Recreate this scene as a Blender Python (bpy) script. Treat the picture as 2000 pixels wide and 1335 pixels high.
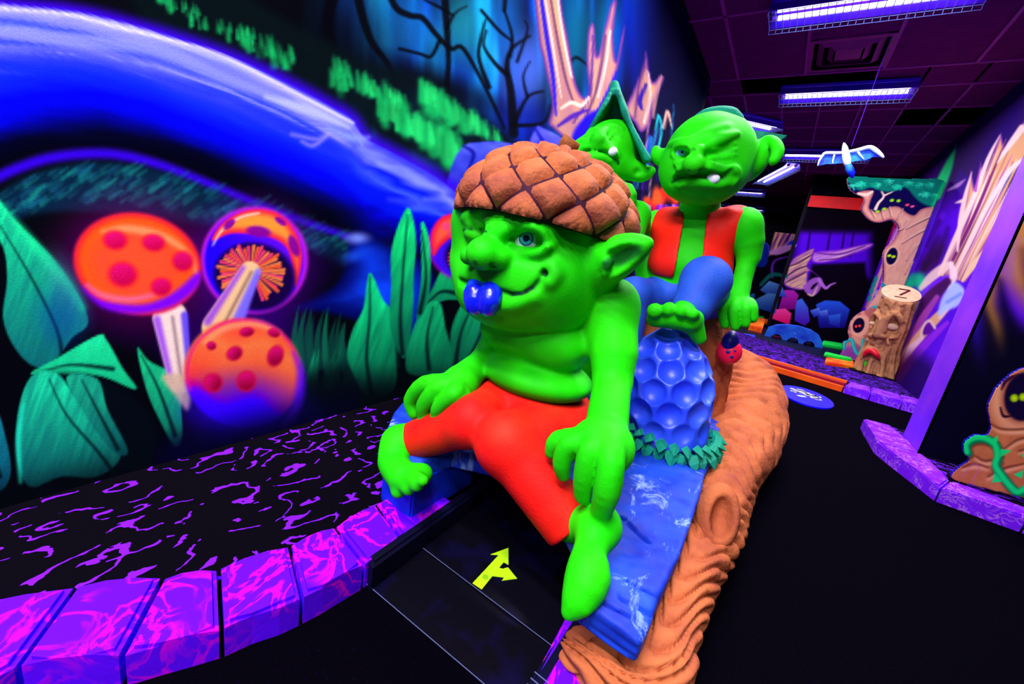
import bpy, bmesh, math, random
import numpy as np
from mathutils import Vector, Matrix

for o in list(bpy.data.objects):
    bpy.data.objects.remove(o)
scene = bpy.context.scene
COL = scene.collection
random.seed(7)

# ------------------------------------------------------------------ camera
CR = np.array([0.81440784, 0.55762451, 0.16060754])
CU = np.array([-0.262242, 0.10676875, 0.95907746])
CF = np.array([-0.51765723, 0.82319824, -0.23318588])
FPX = 779.92
CAMZ = 0.8
CP = np.array([0.0, 0.0, CAMZ])
cam_data = bpy.data.cameras.new('camera')
cam_data.sensor_width = 36.0
cam_data.lens = 36.0 * FPX / 2000.0
cam_data.clip_start = 0.02
cam_data.clip_end = 200
cam = bpy.data.objects.new('camera', cam_data)
COL.objects.link(cam)
cam.matrix_world = Matrix(((CR[0], CU[0], -CF[0], CP[0]), (CR[1], CU[1], -CF[1], CP[1]),
                           (CR[2], CU[2], -CF[2], CP[2]), (0, 0, 0, 1)))
scene.camera = cam

# ------------------------------------------------------------------ world, exposure
world = bpy.data.worlds.new('room_ambience')
scene.world = world
world.use_nodes = True
world.node_tree.nodes['Background'].inputs[0].default_value = (0.80, 0.74, 1.0, 1)
world.node_tree.nodes['Background'].inputs[1].default_value = 0.06
scene.view_settings.view_transform = 'Standard'
scene.view_settings.look = 'None'
scene.view_settings.gamma = 1.0
scene.view_settings.use_curve_mapping = False
scene.view_settings.exposure = 0.2
LAMP_COLOR = (0.94, 0.90, 1.0)
LAMP_POWER = 80.0          # watts of each ceiling fitting

# ------------------------------------------------------------------ helpers: rays
def ray(px, py):
    return CF * FPX + CR * (px - 1000) - CU * (py - 667.5)
def at_z(px, py, z):
    d = ray(px, py); return CP + d * (z - CAMZ) / d[2]
def at_x(px, py, x):
    d = ray(px, py); return CP + d * x / d[0]
def at_y(px, py, y):
    d = ray(px, py); return CP + d * y / d[1]
def project(P):
    d = np.asarray(P, float) - CP
    w = d @ CF
    return 1000 + FPX * (d @ CR) / w, 667.5 - FPX * (d @ CU) / w

# ------------------------------------------------------------------ helpers: materials
def hexc(r, g, b):
    f = lambda c: (c / 255.0 / 12.92) if c <= 10 else (((c / 255.0) + 0.055) / 1.055) ** 2.4
    return (f(r), f(g), f(b), 1)

def new_mat(name):
    m = bpy.data.materials.new(name)
    m.use_nodes = True
    nt = m.node_tree
    return m, nt, nt.nodes['Principled BSDF']

def paint(name, rgb, rough=0.55, spec=0.3, rgb2=None, scale=6.0, lo=0.4, hi=0.65, bump=0.0, bscale=60.0, detail=3.0, coat=0.0):
    """matte paint with a second tone mottled in and a fine relief"""
    m, nt, bs = new_mat(name)
    bs.inputs['Base Color'].default_value = hexc(*rgb)
    bs.inputs['Roughness'].default_value = rough
    bs.inputs['Specular IOR Level'].default_value = spec
    if coat:
        bs.inputs['Coat Weight'].default_value = coat
    tc = nt.nodes.new('ShaderNodeTexCoord')
    if rgb2 is not None:
        n = nt.nodes.new('ShaderNodeTexNoise'); n.inputs['Scale'].default_value = scale; n.inputs['Detail'].default_value = detail
        nt.links.new(tc.outputs['Object'], n.inputs['Vector'])
        r = nt.nodes.new('ShaderNodeValToRGB')
        r.color_ramp.elements[0].position = lo; r.color_ramp.elements[1].position = hi
        r.color_ramp.elements[0].color = hexc(*rgb); r.color_ramp.elements[1].color = hexc(*rgb2)
        nt.links.new(n.outputs['Fac'], r.inputs[0])
        nt.links.new(r.outputs[0], bs.inputs['Base Color'])
    if bump:
        n2 = nt.nodes.new('ShaderNodeTexNoise'); n2.inputs['Scale'].default_value = bscale; n2.inputs['Detail'].default_value = 4
        nt.links.new(tc.outputs['Object'], n2.inputs['Vector'])
        b = nt.nodes.new('ShaderNodeBump'); b.inputs['Strength'].default_value = bump; b.inputs['Distance'].default_value = 0.01
        nt.links.new(n2.outputs['Fac'], b.inputs['Height'])
        nt.links.new(b.outputs[0], bs.inputs['Normal'])
    return m

def glow(name, rgb, strength):
    m, nt, bs = new_mat(name)
    bs.inputs['Base Color'].default_value = (0.5, 0.5, 0.5, 1)
    bs.inputs['Emission Color'].default_value = rgb + (1,)
    bs.inputs['Emission Strength'].default_value = strength
    return m

def attr_mat(name, rough=0.6, spec=0.2, bump=0.0, bscale=150.0, grain=0.0):
    """flat painted picture: colours stored on the mesh"""
    m, nt, bs = new_mat(name)
    a = nt.nodes.new('ShaderNodeAttribute'); a.attribute_name = 'paint'
    src = a.outputs['Color']
    tc = nt.nodes.new('ShaderNodeTexCoord')
    if grain:
        n = nt.nodes.new('ShaderNodeTexNoise'); n.inputs['Scale'].default_value = 420; n.inputs['Detail'].default_value = 2
        nt.links.new(tc.outputs['Object'], n.inputs['Vector'])
        mr = nt.nodes.new('ShaderNodeMapRange'); mr.inputs[1].default_value = 0.3; mr.inputs[2].default_value = 0.7
        mr.inputs[3].default_value = 1 - grain; mr.inputs[4].default_value = 1 + grain
        nt.links.new(n.outputs['Fac'], mr.inputs[0])
        vm = nt.nodes.new('ShaderNodeVectorMath'); vm.operation = 'SCALE'
        nt.links.new(src, vm.inputs[0]); nt.links.new(mr.outputs[0], vm.inputs['Scale'])
        src = vm.outputs[0]
    nt.links.new(src, bs.inputs['Base Color'])
    bs.inputs['Roughness'].default_value = rough
    bs.inputs['Specular IOR Level'].default_value = spec
    if bump:
        n2 = nt.nodes.new('ShaderNodeTexNoise'); n2.inputs['Scale'].default_value = bscale
        nt.links.new(tc.outputs['Object'], n2.inputs['Vector'])
        b = nt.nodes.new('ShaderNodeBump'); b.inputs['Strength'].default_value = bump; b.inputs['Distance'].default_value = 0.004
        nt.links.new(n2.outputs['Fac'], b.inputs['Height']); nt.links.new(b.outputs[0], bs.inputs['Normal'])
    return m

# ------------------------------------------------------------------ helpers: objects
def link(name, me, mat=None, parent=None, smooth=False):
    o = bpy.data.objects.new(name, me)
    COL.objects.link(o)
    if mat is not None and not me.materials:
        me.materials.append(mat)
    if parent is not None:
        o.parent = parent
    if smooth:
        me.polygons.foreach_set('use_smooth', [True] * len(me.polygons))
    return o

def tag(o, label=None, category=None, group=None, kind=None):
    if label: o['label'] = label
    if category: o['category'] = category
    if group: o['group'] = group
    if kind: o['kind'] = kind
    return o

def empty(name, loc=(0, 0, 0), rz=0.0):
    o = bpy.data.objects.new(name, None)
    COL.objects.link(o)
    o.location = loc
    o.rotation_euler = (0, 0, rz)
    o.empty_display_size = 0.05
    return o

def pyd(name, verts, faces, mat=None, parent=None, smooth=False):
    me = bpy.data.meshes.new(name)
    me.from_pydata([tuple(map(float, v)) for v in verts], [], [tuple(map(int, f)) for f in faces])
    me.update()
    return link(name, me, mat, parent, smooth)

def np_mesh(name, V, Q):
    """fast mesh from numpy verts (n,3) and quads (m,4)"""
    me = bpy.data.meshes.new(name)
    V = np.ascontiguousarray(V, dtype=np.float32); Q = np.ascontiguousarray(Q, dtype=np.int32)
    k = Q.shape[1]
    me.vertices.add(len(V)); me.vertices.foreach_set('co', V.ravel())
    me.loops.add(Q.size); me.loops.foreach_set('vertex_index', Q.ravel())
    me.polygons.add(len(Q))
    me.polygons.foreach_set('loop_start', np.arange(0, Q.size, k, dtype=np.int32))
    me.polygons.foreach_set('loop_total', np.full(len(Q), k, dtype=np.int32))
    me.update(calc_edges=True)
    me.validate()
    return me

def bm_obj(name, bm, mat=None, parent=None, smooth=False):
    bmesh.ops.recalc_face_normals(bm, faces=bm.faces)
    me = bpy.data.meshes.new(name)
    bm.to_mesh(me); bm.free()
    return link(name, me, mat, parent, smooth)

def add_box(bm, c, s, rot=None, bevel=0.0):
    """box of full size s around c"""
    r = bmesh.ops.create_cube(bm, size=1.0)
    M = Matrix.Translation(Vector(c)) @ (rot.to_4x4() if rot is not None else Matrix.Identity(4)) @ Matrix.Diagonal((s[0], s[1], s[2], 1))
    bmesh.ops.transform(bm, matrix=M, verts=r['verts'])
    if bevel:
        es = list({e for v in r['verts'] for e in v.link_edges})
        bmesh.ops.bevel(bm, geom=es, offset=bevel, segments=2, affect='EDGES', profile=0.6)
    return r['verts']

def box_obj(name, c, s, mat, parent=None, rot=None, bevel=0.0):
    bm = bmesh.new(); add_box(bm, c, s, rot, bevel)
    return bm_obj(name, bm, mat, parent)

def prism(bm, pts, z0, z1):
    """closed vertical prism over a polygon of (x, y)"""
    n = len(pts)
    a = [bm.verts.new((p[0], p[1], z0)) for p in pts]
    b = [bm.verts.new((p[0], p[1], z1)) for p in pts]
    bm.faces.new(a[::-1]); bm.faces.new(b)
    for i in range(n):
        j = (i + 1) % n
        bm.faces.new((a[i], a[j], b[j], b[i]))
    return a, b

def plate(bm, pts3, thick):
    """closed plate: a flat outline (list of 3d points) pushed back along thick (3-vector)"""
    n = len(pts3); t = np.asarray(thick, float)
    a = [bm.verts.new(tuple(p)) for p in pts3]
    b = [bm.verts.new(tuple(np.asarray(p) + t)) for p in pts3]
    bm.faces.new(a); bm.faces.new(b[::-1])
    for i in range(n):
        j = (i + 1) % n
        bm.faces.new((a[j], a[i], b[i], b[j]))

def tube(pts, radii, sides=12, caps=True):
    """verts, faces of a tube along points"""
    P = [np.asarray(p, float) for p in pts]
    n = len(P); V = []; F = []
    ref = None
    for i in range(n):
        t = P[min(i + 1, n - 1)] - P[max(i - 1, 0)]
        t = t / (np.linalg.norm(t) + 1e-9)
        if ref is None:
            ref = np.array([0, 0, 1.0]) if abs(t[2]) < 0.9 else np.array([1.0, 0, 0])
        a = np.cross(t, ref); a /= np.linalg.norm(a) + 1e-9
        b = np.cross(a, t); ref = b
        r = radii[i] if hasattr(radii, '__len__') else radii
        for k in range(sides):
            th = 2 * math.pi * k / sides
            V.append(P[i] + r * (math.cos(th) * a + math.sin(th) * b))
    for i in range(n - 1):
        for k in range(sides):
            k2 = (k + 1) % sides
            F.append((i * sides + k, i * sides + k2, (i + 1) * sides + k2, (i + 1) * sides + k))
    if caps:
        F.append(tuple(range(sides))[::-1]); F.append(tuple((n - 1) * sides + k for k in range(sides)))
    return V, F

def catmull(pts, per=8, closed=False):
    P = np.asarray(pts, float); n = len(P); out = []
    rng = range(n) if closed else range(n - 1)
    for i in rng:
        if closed:
            p0, p1, p2, p3 = P[(i - 1) % n], P[i], P[(i + 1) % n], P[(i + 2) % n]
        else:
            p0, p1, p2, p3 = P[max(i - 1, 0)], P[i], P[i + 1], P[min(i + 2, n - 1)]
        for k in range(per):
            t = k / per
            out.append(0.5 * ((2 * p1) + (-p0 + p2) * t + (2 * p0 - 5 * p1 + 4 * p2 - p3) * t * t + (-p0 + 3 * p1 - 3 * p2 + p3) * t ** 3))
    if not closed:
        out.append(P[-1])
    return np.array(out)

# ------------------------------------------------------------------ a small airbrush for the painted murals
def _hash(ix, iy, seed):
    h = (ix.astype(np.int64) * 374761393 + iy.astype(np.int64) * 668265263 + seed * 974711) & 0x7fffffff
    h = ((h ^ (h >> 13)) * 1274126177) & 0x7fffffff
    return ((h ^ (h >> 16)) & 0xffff) / 65535.0
def vnoise(X, Y, seed=0):
    ix = np.floor(X); iy = np.floor(Y); fx = X - ix; fy = Y - iy
    fx = fx * fx * (3 - 2 * fx); fy = fy * fy * (3 - 2 * fy)
    a = _hash(ix, iy, seed); b = _hash(ix + 1, iy, seed); c = _hash(ix, iy + 1, seed); d = _hash(ix + 1, iy + 1, seed)
    return (a * (1 - fx) + b * fx) * (1 - fy) + (c * (1 - fx) + d * fx) * fy
def fbm(X, Y, seed=0, octv=3):
    s = 0; a = 0.5; t = 0
    for i in range(octv):
        s = s + a * vnoise(X * 2 ** i, Y * 2 ** i, seed + i * 17); t += a; a *= 0.5
    return s / t
def sstep(a, b, x):
    t = np.clip((x - a) / ((b - a) if b != a else 1e-9), 0, 1); return t * t * (3 - 2 * t)

class Canvas:
    def __init__(s, x0, y0, x1, y1, sc=0.5, bg=(0, 0, 0)):
        s.x0, s.y0, s.sc = x0, y0, sc
        s.w = int((x1 - x0) * sc) + 1; s.h = int((y1 - y0) * sc) + 1
        s.img = np.empty((s.h, s.w, 3), np.float32); s.img[:] = bg
    def box(s, xa, ya, xb, yb):
        ia = max(0, int((xa - s.x0) * s.sc)); ib = min(s.w, int((xb - s.x0) * s.sc) + 2)
        ja = max(0, int((ya - s.y0) * s.sc)); jb = min(s.h, int((yb - s.y0) * s.sc) + 2)
        if ia >= ib or ja >= jb: return None
        X, Y = np.meshgrid(np.arange(ia, ib) / s.sc + s.x0, np.arange(ja, jb) / s.sc + s.y0)
        return (slice(ja, jb), slice(ia, ib)), X, Y
    def put(s, sl, a, color):
        a = np.clip(a, 0, 1)[..., None].astype(np.float32)
        s.img[sl] = s.img[sl] * (1 - a) + np.asarray(color, np.float32) * a
    def segd(s, X, Y, P, W=None):
        best = np.full(X.shape, 1e9); bw = np.zeros(X.shape); bt = np.zeros(X.shape)
        n = len(P)
        for i in range(n - 1):
            ax, ay = P[i]; bx, by = P[i + 1]
            dx, dy = bx - ax, by - ay; L = dx * dx + dy * dy + 1e-9
            t = np.clip(((X - ax) * dx + (Y - ay) * dy) / L, 0, 1)
            d = np.hypot(X - ax - t * dx, Y - ay - t * dy)
            if W is not None: d = d - (W[i] * (1 - t) + W[i + 1] * t)
            m = d < best
            best = np.where(m, d, best); bt = np.where(m, (i + t) / (n - 1), bt)
        return best, bt
    def stroke(s, pts, w, color, soft=3, alpha=1.0, smooth=5):
        """line of half width w (number or list along it)"""
        P = np.asarray(pts, float)
        W = np.full(len(P), float(w)) if not hasattr(w, '__len__') else np.interp(np.linspace(0, 1, len(P)), np.linspace(0, 1, len(w)), w)
        if smooth and len(P) > 2:
            Q = catmull(np.c_[P, W], smooth); P = Q[:, :2]; W = Q[:, 2]
        m = W.max() + soft + 2
        b = s.box(P[:, 0].min() - m, P[:, 1].min() - m, P[:, 0].max() + m, P[:, 1].max() + m)
        if b is None: return
        sl, X, Y = b
        d, t = s.segd(X, Y, P, W)
        a = (1 - sstep(-soft, soft, d)) * alpha
        s.put(sl, a, color(X, Y, t) if callable(color) else color)
    def poly(s, pts, color, soft=2, alpha=1.0, smooth=5):
        """filled outline; color may be f(X, Y, depth inside)"""
        P = np.asarray(pts, float)
        if smooth: P = catmull(P, smooth, True)
        m = soft + 2
        b = s.box(P[:, 0].min() - m, P[:, 1].min() - m, P[:, 0].max() + m, P[:, 1].max() + m)
        if b is None: return
        sl, X, Y = b
        C = np.vstack([P, P[:1]])
        d, t = s.segd(X, Y, C)
        ins = np.zeros(X.shape, bool)
        for i in range(len(P)):
            ax, ay = C[i]; bx, by = C[i + 1]
            if ay == by: continue
            c = ((ay > Y) != (by > Y)) & (X < (bx - ax) * (Y - ay) / (by - ay) + ax)
            ins ^= c
        sd = np.where(ins, d, -d)
        a = sstep(-soft, soft, sd) * alpha
        s.put(sl, a, color(X, Y, sd) if callable(color) else color)
    def ell(s, c, rx, ry, ang, color, soft=0.08, alpha=1.0):
        """ellipse, angle in degrees; color may be f(u, v) in unit coordinates"""
        R = max(rx, ry) * (1 + soft) + 3
        b = s.box(c[0] - R, c[1] - R, c[0] + R, c[1] + R)
        if b is None: return
        sl, X, Y = b
        a = math.radians(ang); ca, sa = math.cos(a), math.sin(a)
        u = ((X - c[0]) * ca + (Y - c[1]) * sa) / rx; v = (-(X - c[0]) * sa + (Y - c[1]) * ca) / ry
        q = np.hypot(u, v)
        al = (1 - sstep(1 - soft, 1 + soft, q)) * alpha
        s.put(sl, al, color(u, v) if callable(color) else color)
    def wash(s, xa, ya, xb, yb, f):
        """f(X, Y) -> alpha, colour over a rectangle"""
        b = s.box(xa, ya, xb, yb)
        if b is None: return
        sl, X, Y = b
        a, c = f(X, Y); s.put(sl, a, c)
    def sample(s, px, py):
        """linear rgb at photo coordinates"""
        u = np.clip((px - s.x0) * s.sc, 0, s.w - 1.001); v = np.clip((py - s.y0) * s.sc, 0, s.h - 1.001)
        i = u.astype(int); j = v.astype(int); fu = (u - i)[..., None]; fv = (v - j)[..., None]
        I = s.img
        c = (I[j, i] * (1 - fu) + I[j, i + 1] * fu) * (1 - fv) + (I[j + 1, i] * (1 - fu) + I[j + 1, i + 1] * fu) * fv
        c = np.clip(c / 255.0, 0, 1)
        return np.where(c <= 0.04045, c / 12.92, ((c + 0.055) / 1.055) ** 2.4)

def mix3(a, b, t):
    t = t[..., None]; return np.asarray(a, float) * (1 - t) + np.asarray(b, float) * t
def ramp3(t, stops):
    """stops: [(pos, rgb)...]"""
    xs = [p for p, _ in stops]
    return np.stack([np.interp(t, xs, [c[k] for _, c in stops]) for k in range(3)], -1)

def painted_grid(name, origin, du, dv, us, vs, canvas, mat, parent=None, hole=None, back=None):
    """a flat wall: grid over origin + u*du + v*dv, coloured from the canvas"""
    o = np.asarray(origin, float); du = np.asarray(du, float); dv = np.asarray(dv, float)
    U, W = np.meshgrid(us, vs)
    P = o + U[..., None] * du + W[..., None] * dv
    px, py = project(P)
    w = (P - CP) @ CF
    bad = w < 0.15
    px = np.where(bad, canvas.x0, px); py = np.where(bad, np.clip(py, canvas.y0, canvas.y0 + canvas.h / canvas.sc), py)
    c = canvas.sample(px, py)
    nv, nu = U.shape
    idx = np.arange(nv * nu).reshape(nv, nu)
    Q = np.stack([idx[:-1, :-1], idx[:-1, 1:], idx[1:, 1:], idx[1:, :-1]], -1).reshape(-1, 4)
    me = np_mesh(name, P.reshape(-1, 3), Q)
    at = me.color_attributes.new('paint', 'FLOAT_COLOR', 'POINT')
    rgba = np.ones((nv * nu, 4), np.float32); rgba[:, :3] = c.reshape(-1, 3)
    at.data.foreach_set('color', rgba.ravel())
    return link(name, me, mat, parent)

# ================================================================== the room
CEIL = 2.92
WX = -1.28       # left mural wall
RX = 1.24        # right mural wall
BED = 0.06

def squiggle_mat(name, line, base, scale, thin=0.035, cover=0.48, stretch=(1, 1, 1), red=None):
    """dark felt with short wriggling printed lines"""
    m, nt, bs = new_mat(name)
    tc = nt.nodes.new('ShaderNodeTexCoord')
    mp = nt.nodes.new('ShaderNodeMapping'); mp.inputs['Scale'].default_value = stretch
    nt.links.new(tc.outputs['Object'], mp.inputs[0])
    w = nt.nodes.new('ShaderNodeTexNoise'); w.inputs['Scale'].default_value = scale * 3.2; w.inputs['Detail'].default_value = 2
    nt.links.new(mp.outputs[0], w.inputs['Vector'])
    mx = nt.nodes.new('ShaderNodeMix'); mx.data_type = 'VECTOR'; mx.inputs[0].default_value = 0.035
    nt.links.new(mp.outputs[0], mx.inputs[4]); nt.links.new(w.outputs['Color'], mx.inputs[5])
    n = nt.nodes.new('ShaderNodeTexNoise'); n.inputs['Scale'].default_value = scale; n.inputs['Detail'].default_value = 1.2
    nt.links.new(mx.outputs[1], n.inputs['Vector'])
    # several contour lines of the field
    mu = nt.nodes.new('ShaderNodeMath'); mu.operation = 'MULTIPLY'; mu.inputs[1].default_value = 6.0
    nt.links.new(n.outputs['Fac'], mu.inputs[0])
    fr = nt.nodes.new('ShaderNodeMath'); fr.operation = 'PINGPONG'; fr.inputs[1].default_value = 0.5
    nt.links.new(mu.outputs[0], fr.inputs[0])
    lt = nt.nodes.new('ShaderNodeMath'); lt.operation = 'LESS_THAN'; lt.inputs[1].default_value = thin * 3.0
    nt.links.new(fr.outputs[0], lt.inputs[0])
    n2 = nt.nodes.new('ShaderNodeTexNoise'); n2.inputs['Scale'].default_value = scale * 2.3; n2.inputs['Detail'].default_value = 2.5
    nt.links.new(mp.outputs[0], n2.inputs['Vector'])
    gt = nt.nodes.new('ShaderNodeMath'); gt.operation = 'GREATER_THAN'; gt.inputs[1].default_value = cover
    nt.links.new(n2.outputs['Fac'], gt.inputs[0])
    an = nt.nodes.new('ShaderNodeMath'); an.operation = 'MULTIPLY'
    nt.links.new(lt.outputs[0], an.inputs[0]); nt.links.new(gt.outputs[0], an.inputs[1])
    mc = nt.nodes.new('ShaderNodeMix'); mc.data_type = 'RGBA'
    mc.inputs[6].default_value = hexc(*base); mc.inputs[7].default_value = hexc(*line)
    nt.links.new(an.outputs[0], mc.inputs[0])
    nt.links.new(mc.outputs[2], bs.inputs['Base Color'])
    bs.inputs['Roughness'].default_value = 0.95; bs.inputs['Specular IOR Level'].default_value = 0.05
    return m

def vein_mat(name, base, vein, scale=9.0, width=0.05, spread=0.5):
    """violet stone with magenta marbling"""
    m, nt, bs = new_mat(name)
    tc = nt.nodes.new('ShaderNodeTexCoord')
    n = nt.nodes.new('ShaderNodeTexNoise'); n.inputs['Scale'].default_value = scale; n.inputs['Detail'].default_value = 5; n.inputs['Distortion'].default_value = 1.6
    nt.links.new(tc.outputs['Object'], n.inputs['Vector'])
    sb = nt.nodes.new('ShaderNodeMath'); sb.operation = 'SUBTRACT'; sb.inputs[1].default_value = 0.5
    nt.links.new(n.outputs['Fac'], sb.inputs[0])
    ab = nt.nodes.new('ShaderNodeMath'); ab.operation = 'ABSOLUTE'; nt.links.new(sb.outputs[0], ab.inputs[0])
    mr = nt.nodes.new('ShaderNodeMapRange'); mr.inputs[1].default_value = 0; mr.inputs[2].default_value = width; mr.inputs[3].default_value = 1; mr.inputs[4].default_value = 0
    nt.links.new(ab.outputs[0], mr.inputs[0])
    n2 = nt.nodes.new('ShaderNodeTexNoise'); n2.inputs['Scale'].default_value = scale * 0.5; n2.inputs['Detail'].default_value = 2
    nt.links.new(tc.outputs['Object'], n2.inputs['Vector'])
    m2 = nt.nodes.new('ShaderNodeMapRange'); m2.inputs[1].default_value = spread; m2.inputs[2].default_value = spread + 0.14
    nt.links.new(n2.outputs['Fac'], m2.inputs[0])
    mu = nt.nodes.new('ShaderNodeMath'); mu.operation = 'MULTIPLY'
    nt.links.new(mr.outputs[0], mu.inputs[0]); nt.links.new(m2.outputs[0], mu.inputs[1])
    mc = nt.nodes.new('ShaderNodeMix'); mc.data_type = 'RGBA'
    mc.inputs[6].default_value = hexc(*base); mc.inputs[7].default_value = hexc(*vein)
    nt.links.new(mu.outputs[0], mc.inputs[0])
    nt.links.new(mc.outputs[2], bs.inputs['Base Color'])
    b = nt.nodes.new('ShaderNodeBump'); b.inputs['Strength'].default_value = 0.25; b.inputs['Distance'].default_value = 0.006
    nt.links.new(n.outputs['Fac'], b.inputs['Height']); nt.links.new(b.outputs[0], bs.inputs['Normal'])
    bs.inputs['Roughness'].default_value = 0.75; bs.inputs['Specular IOR Level'].default_value = 0.1
    return m

M_carpet = paint('black_carpet', (3, 2, 7), 0.95, 0.01, (12, 4, 36), 160.0, 0.62, 0.80, bump=0.3, bscale=300)
M_bed = squiggle_mat('squiggle_carpet', (118, 22, 240), (3, 1, 8), 8.5, 0.027, 0.475, (1.25, 0.8, 1))
M_bedfar = squiggle_mat('squiggle_carpet_far', (108, 30, 225), (10, 4, 22), 11.0, 0.05, 0.42, (0.6, 1.4, 1))
M_stone = vein_mat('violet_stone', (92, 0, 255), (240, 0, 220), 11.0, 0.06, 0.42)
M_stone_r = vein_mat('violet_stone_speckled', (120, 20, 250), (190, 110, 245), 26.0, 0.05, 0.42)
M_purple = paint('violet_wall_paint', (105, 22, 235), 0.6, 0.2, (150, 50, 235), 3.0, 0.35, 0.7)
M_dark = paint('black_wall_paint', (6, 4, 18), 0.7, 0.1, (14, 6, 34), 4.0, 0.4, 0.7)
M_tile = paint('ceiling_tile', (112, 22, 100), 0.9, 0.05, (96, 18, 92), 9.0, 0.35, 0.7, bump=0.25, bscale=180)
M_tbar = paint('ceiling_bar', (160, 44, 150), 0.6, 0.2, (172, 50, 160), 5.0)
M_black = paint('matt_black', (3, 3, 6), 0.85, 0.05, (8, 6, 14), 30.0)

# floor
bm = bmesh.new(); prism(bm, [(-5, -6), (4.5, -6), (4.5, 16), (-5, 16)], -0.1, 0.0)
floor = tag(bm_obj('floor', bm, M_carpet), 'black carpet floor', kind='structure')

# raised planting bed under the mural
def top_patch(name, pts, z, mat, parent=None):
    bm = bmesh.new(); prism(bm, pts, 0.0, z)
    return bm_obj(name, bm, mat, parent)
bed = tag(top_patch('trim_1', [(WX, -1.6), (-1.35, -1.6), (-1.02, -0.1), (-0.90, 0.12), (-0.77, 0.30), (-0.715, 0.50), (-0.70, 0.64), (-0.72, 0.9),
                    (-0.55, 1.4), (-0.55, 2.6), (-0.8, 3.3), (WX, 3.6)][0:1] + [(-1.10, -0.6), (-0.99, -0.05), (-0.90, 0.12), (-0.77, 0.30), (-0.72, 0.50), (-0.70, 0.66), (-0.72, 0.9),
                    (-0.6, 1.4), (-0.6, 2.6), (-0.8, 3.3), (WX, 3.6)], BED, M_bed), 'black carpet bed with violet squiggles under the mural', kind='structure')

# curb of violet stones beside the bed
def curb(name, joints, h, mat, mid=None, gap=0.004):
    """joints: [(inner xy, outer xy)...]; one stone between each two"""
    root = empty(name)
    for i in range(len(joints) - 1):
        a0, b0 = map(np.array, joints[i]); a1, b1 = map(np.array, joints[i + 1])
        ca = (a1 - a0) / np.linalg.norm(a1 - a0); cb = (b1 - b0) / np.linalg.norm(b1 - b0)
        n = 4
        wob = random.Random(i + 31)
        top_in = [a0 + (a1 - a0) * t for t in np.linspace(0, 1, n)]
        top_out = [b0 + (b1 - b0) * t for t in np.linspace(0, 1, n)]
        top_in[0] = top_in[0] + ca * gap; top_in[-1] = top_in[-1] - ca * gap
        top_out[0] = top_out[0] + cb * gap; top_out[-1] = top_out[-1] - cb * gap
        for k in range(1, n - 1):
            top_out[k] = top_out[k] + np.array([wob.uniform(-.004, .004), wob.uniform(-.004, .004)])
        out = [tuple(p) for p in top_in] + [tuple(p) for p in top_out[::-1]]
        ar = sum(out[k][0] * out[(k + 1) % len(out)][1] - out[(k + 1) % len(out)][0] * out[k][1] for k in range(len(out)))
        if ar < 0: out = out[::-1]
        bm = bmesh.new()
        a, b = prism(bm, out, 0.0, h + wob.uniform(-.002, .003))
        es = [e for e in bm.edges if e.verts[0] in b and e.verts[1] in b]
        bmesh.ops.bevel(bm, geom=es, offset=0.008, segments=2, affect='EDGES')
        bm_obj('curb_stone', bm, mat, root)
    return root
def P2(px, py, z): return tuple(at_z(px, py, z)[:2])
cz = 0.072
left_joints = [((-1.22, -0.75), (-1.00, -0.75)), ((-1.10, -0.36), (-0.89, -0.36)),((-1.0, -0.06), (-0.80, -0.10)), (P2(148, 1141, cz), P2(34, 1295, cz)), (P2(317, 1124, cz), P2(237, 1274, cz)),
               (P2(427, 1107, cz), P2(433, 1222, cz)), (P2(566, 1063, cz), P2(590, 1163, cz)), (P2(655, 1026, cz), P2(712, 1098, cz)), (P2(735, 982, cz), P2(786, 1050, cz)), ((-0.735, 0.80), (-0.60, 0.80))]
c1 = tag(curb('trim_2', left_joints, cz, M_stone), 'violet marbled stone curb below the mushroom mural', kind='structure')
right_joints = [((0.80, 3.46), (0.665, 3.44)), ((0.85, 2.95), (0.662, 2.93)), (P2(1855, 937, cz), P2(1838, 951, cz)), ((1.12, 2.56), (1.06, 2.44)), ((1.5, 2.46), (1.44, 2.33)), ((2.1, 2.36), (2.05, 2.22))]
c2 = tag(curb('trim_3', right_joints, cz, M_stone_r), 'violet speckled stone curb in front of the dark partition', kind='structure')
bedr = tag(top_patch('trim_4', [(0.72, 3.44), (0.80, 2.92), (0.90, 2.70), (1.10, 2.55), (2.2, 2.35), (2.2, 3.44)], 0.066, M_bedfar), 'dark carpet bed behind the speckled curb', kind='structure')

# left mural wall: made in the mural section; its dark core here
PIL_X, PIL_Y0, PIL_Y1 = 0.83, 2.96, 3.27
# right partition, its violet end facing the lane
pil = tag(box_obj('wall_partition_end', ((PIL_X + 0.006), (PIL_Y0 + PIL_Y1) / 2, CEIL / 2), (0.012, PIL_Y1 - PIL_Y0, CEIL), M_purple), 'violet end face of the partition', kind='structure')
tag(box_obj('wall_far', (-0.9, 14.6, CEIL / 2), (7, 0.1, CEIL), M_dark), 'dark far wall', kind='structure')
tag(box_obj('wall_far_left', (-3.4, 9.9, CEIL / 2), (0.1, 9.4, CEIL), M_dark), 'dark wall beyond the mural', kind='structure')
tag(box_obj('wall_return', (WX - 1.06, 5.24, CEIL / 2), (2.12, 0.08, CEIL), M_dark), 'dark return wall behind the mural', kind='structure')

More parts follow.
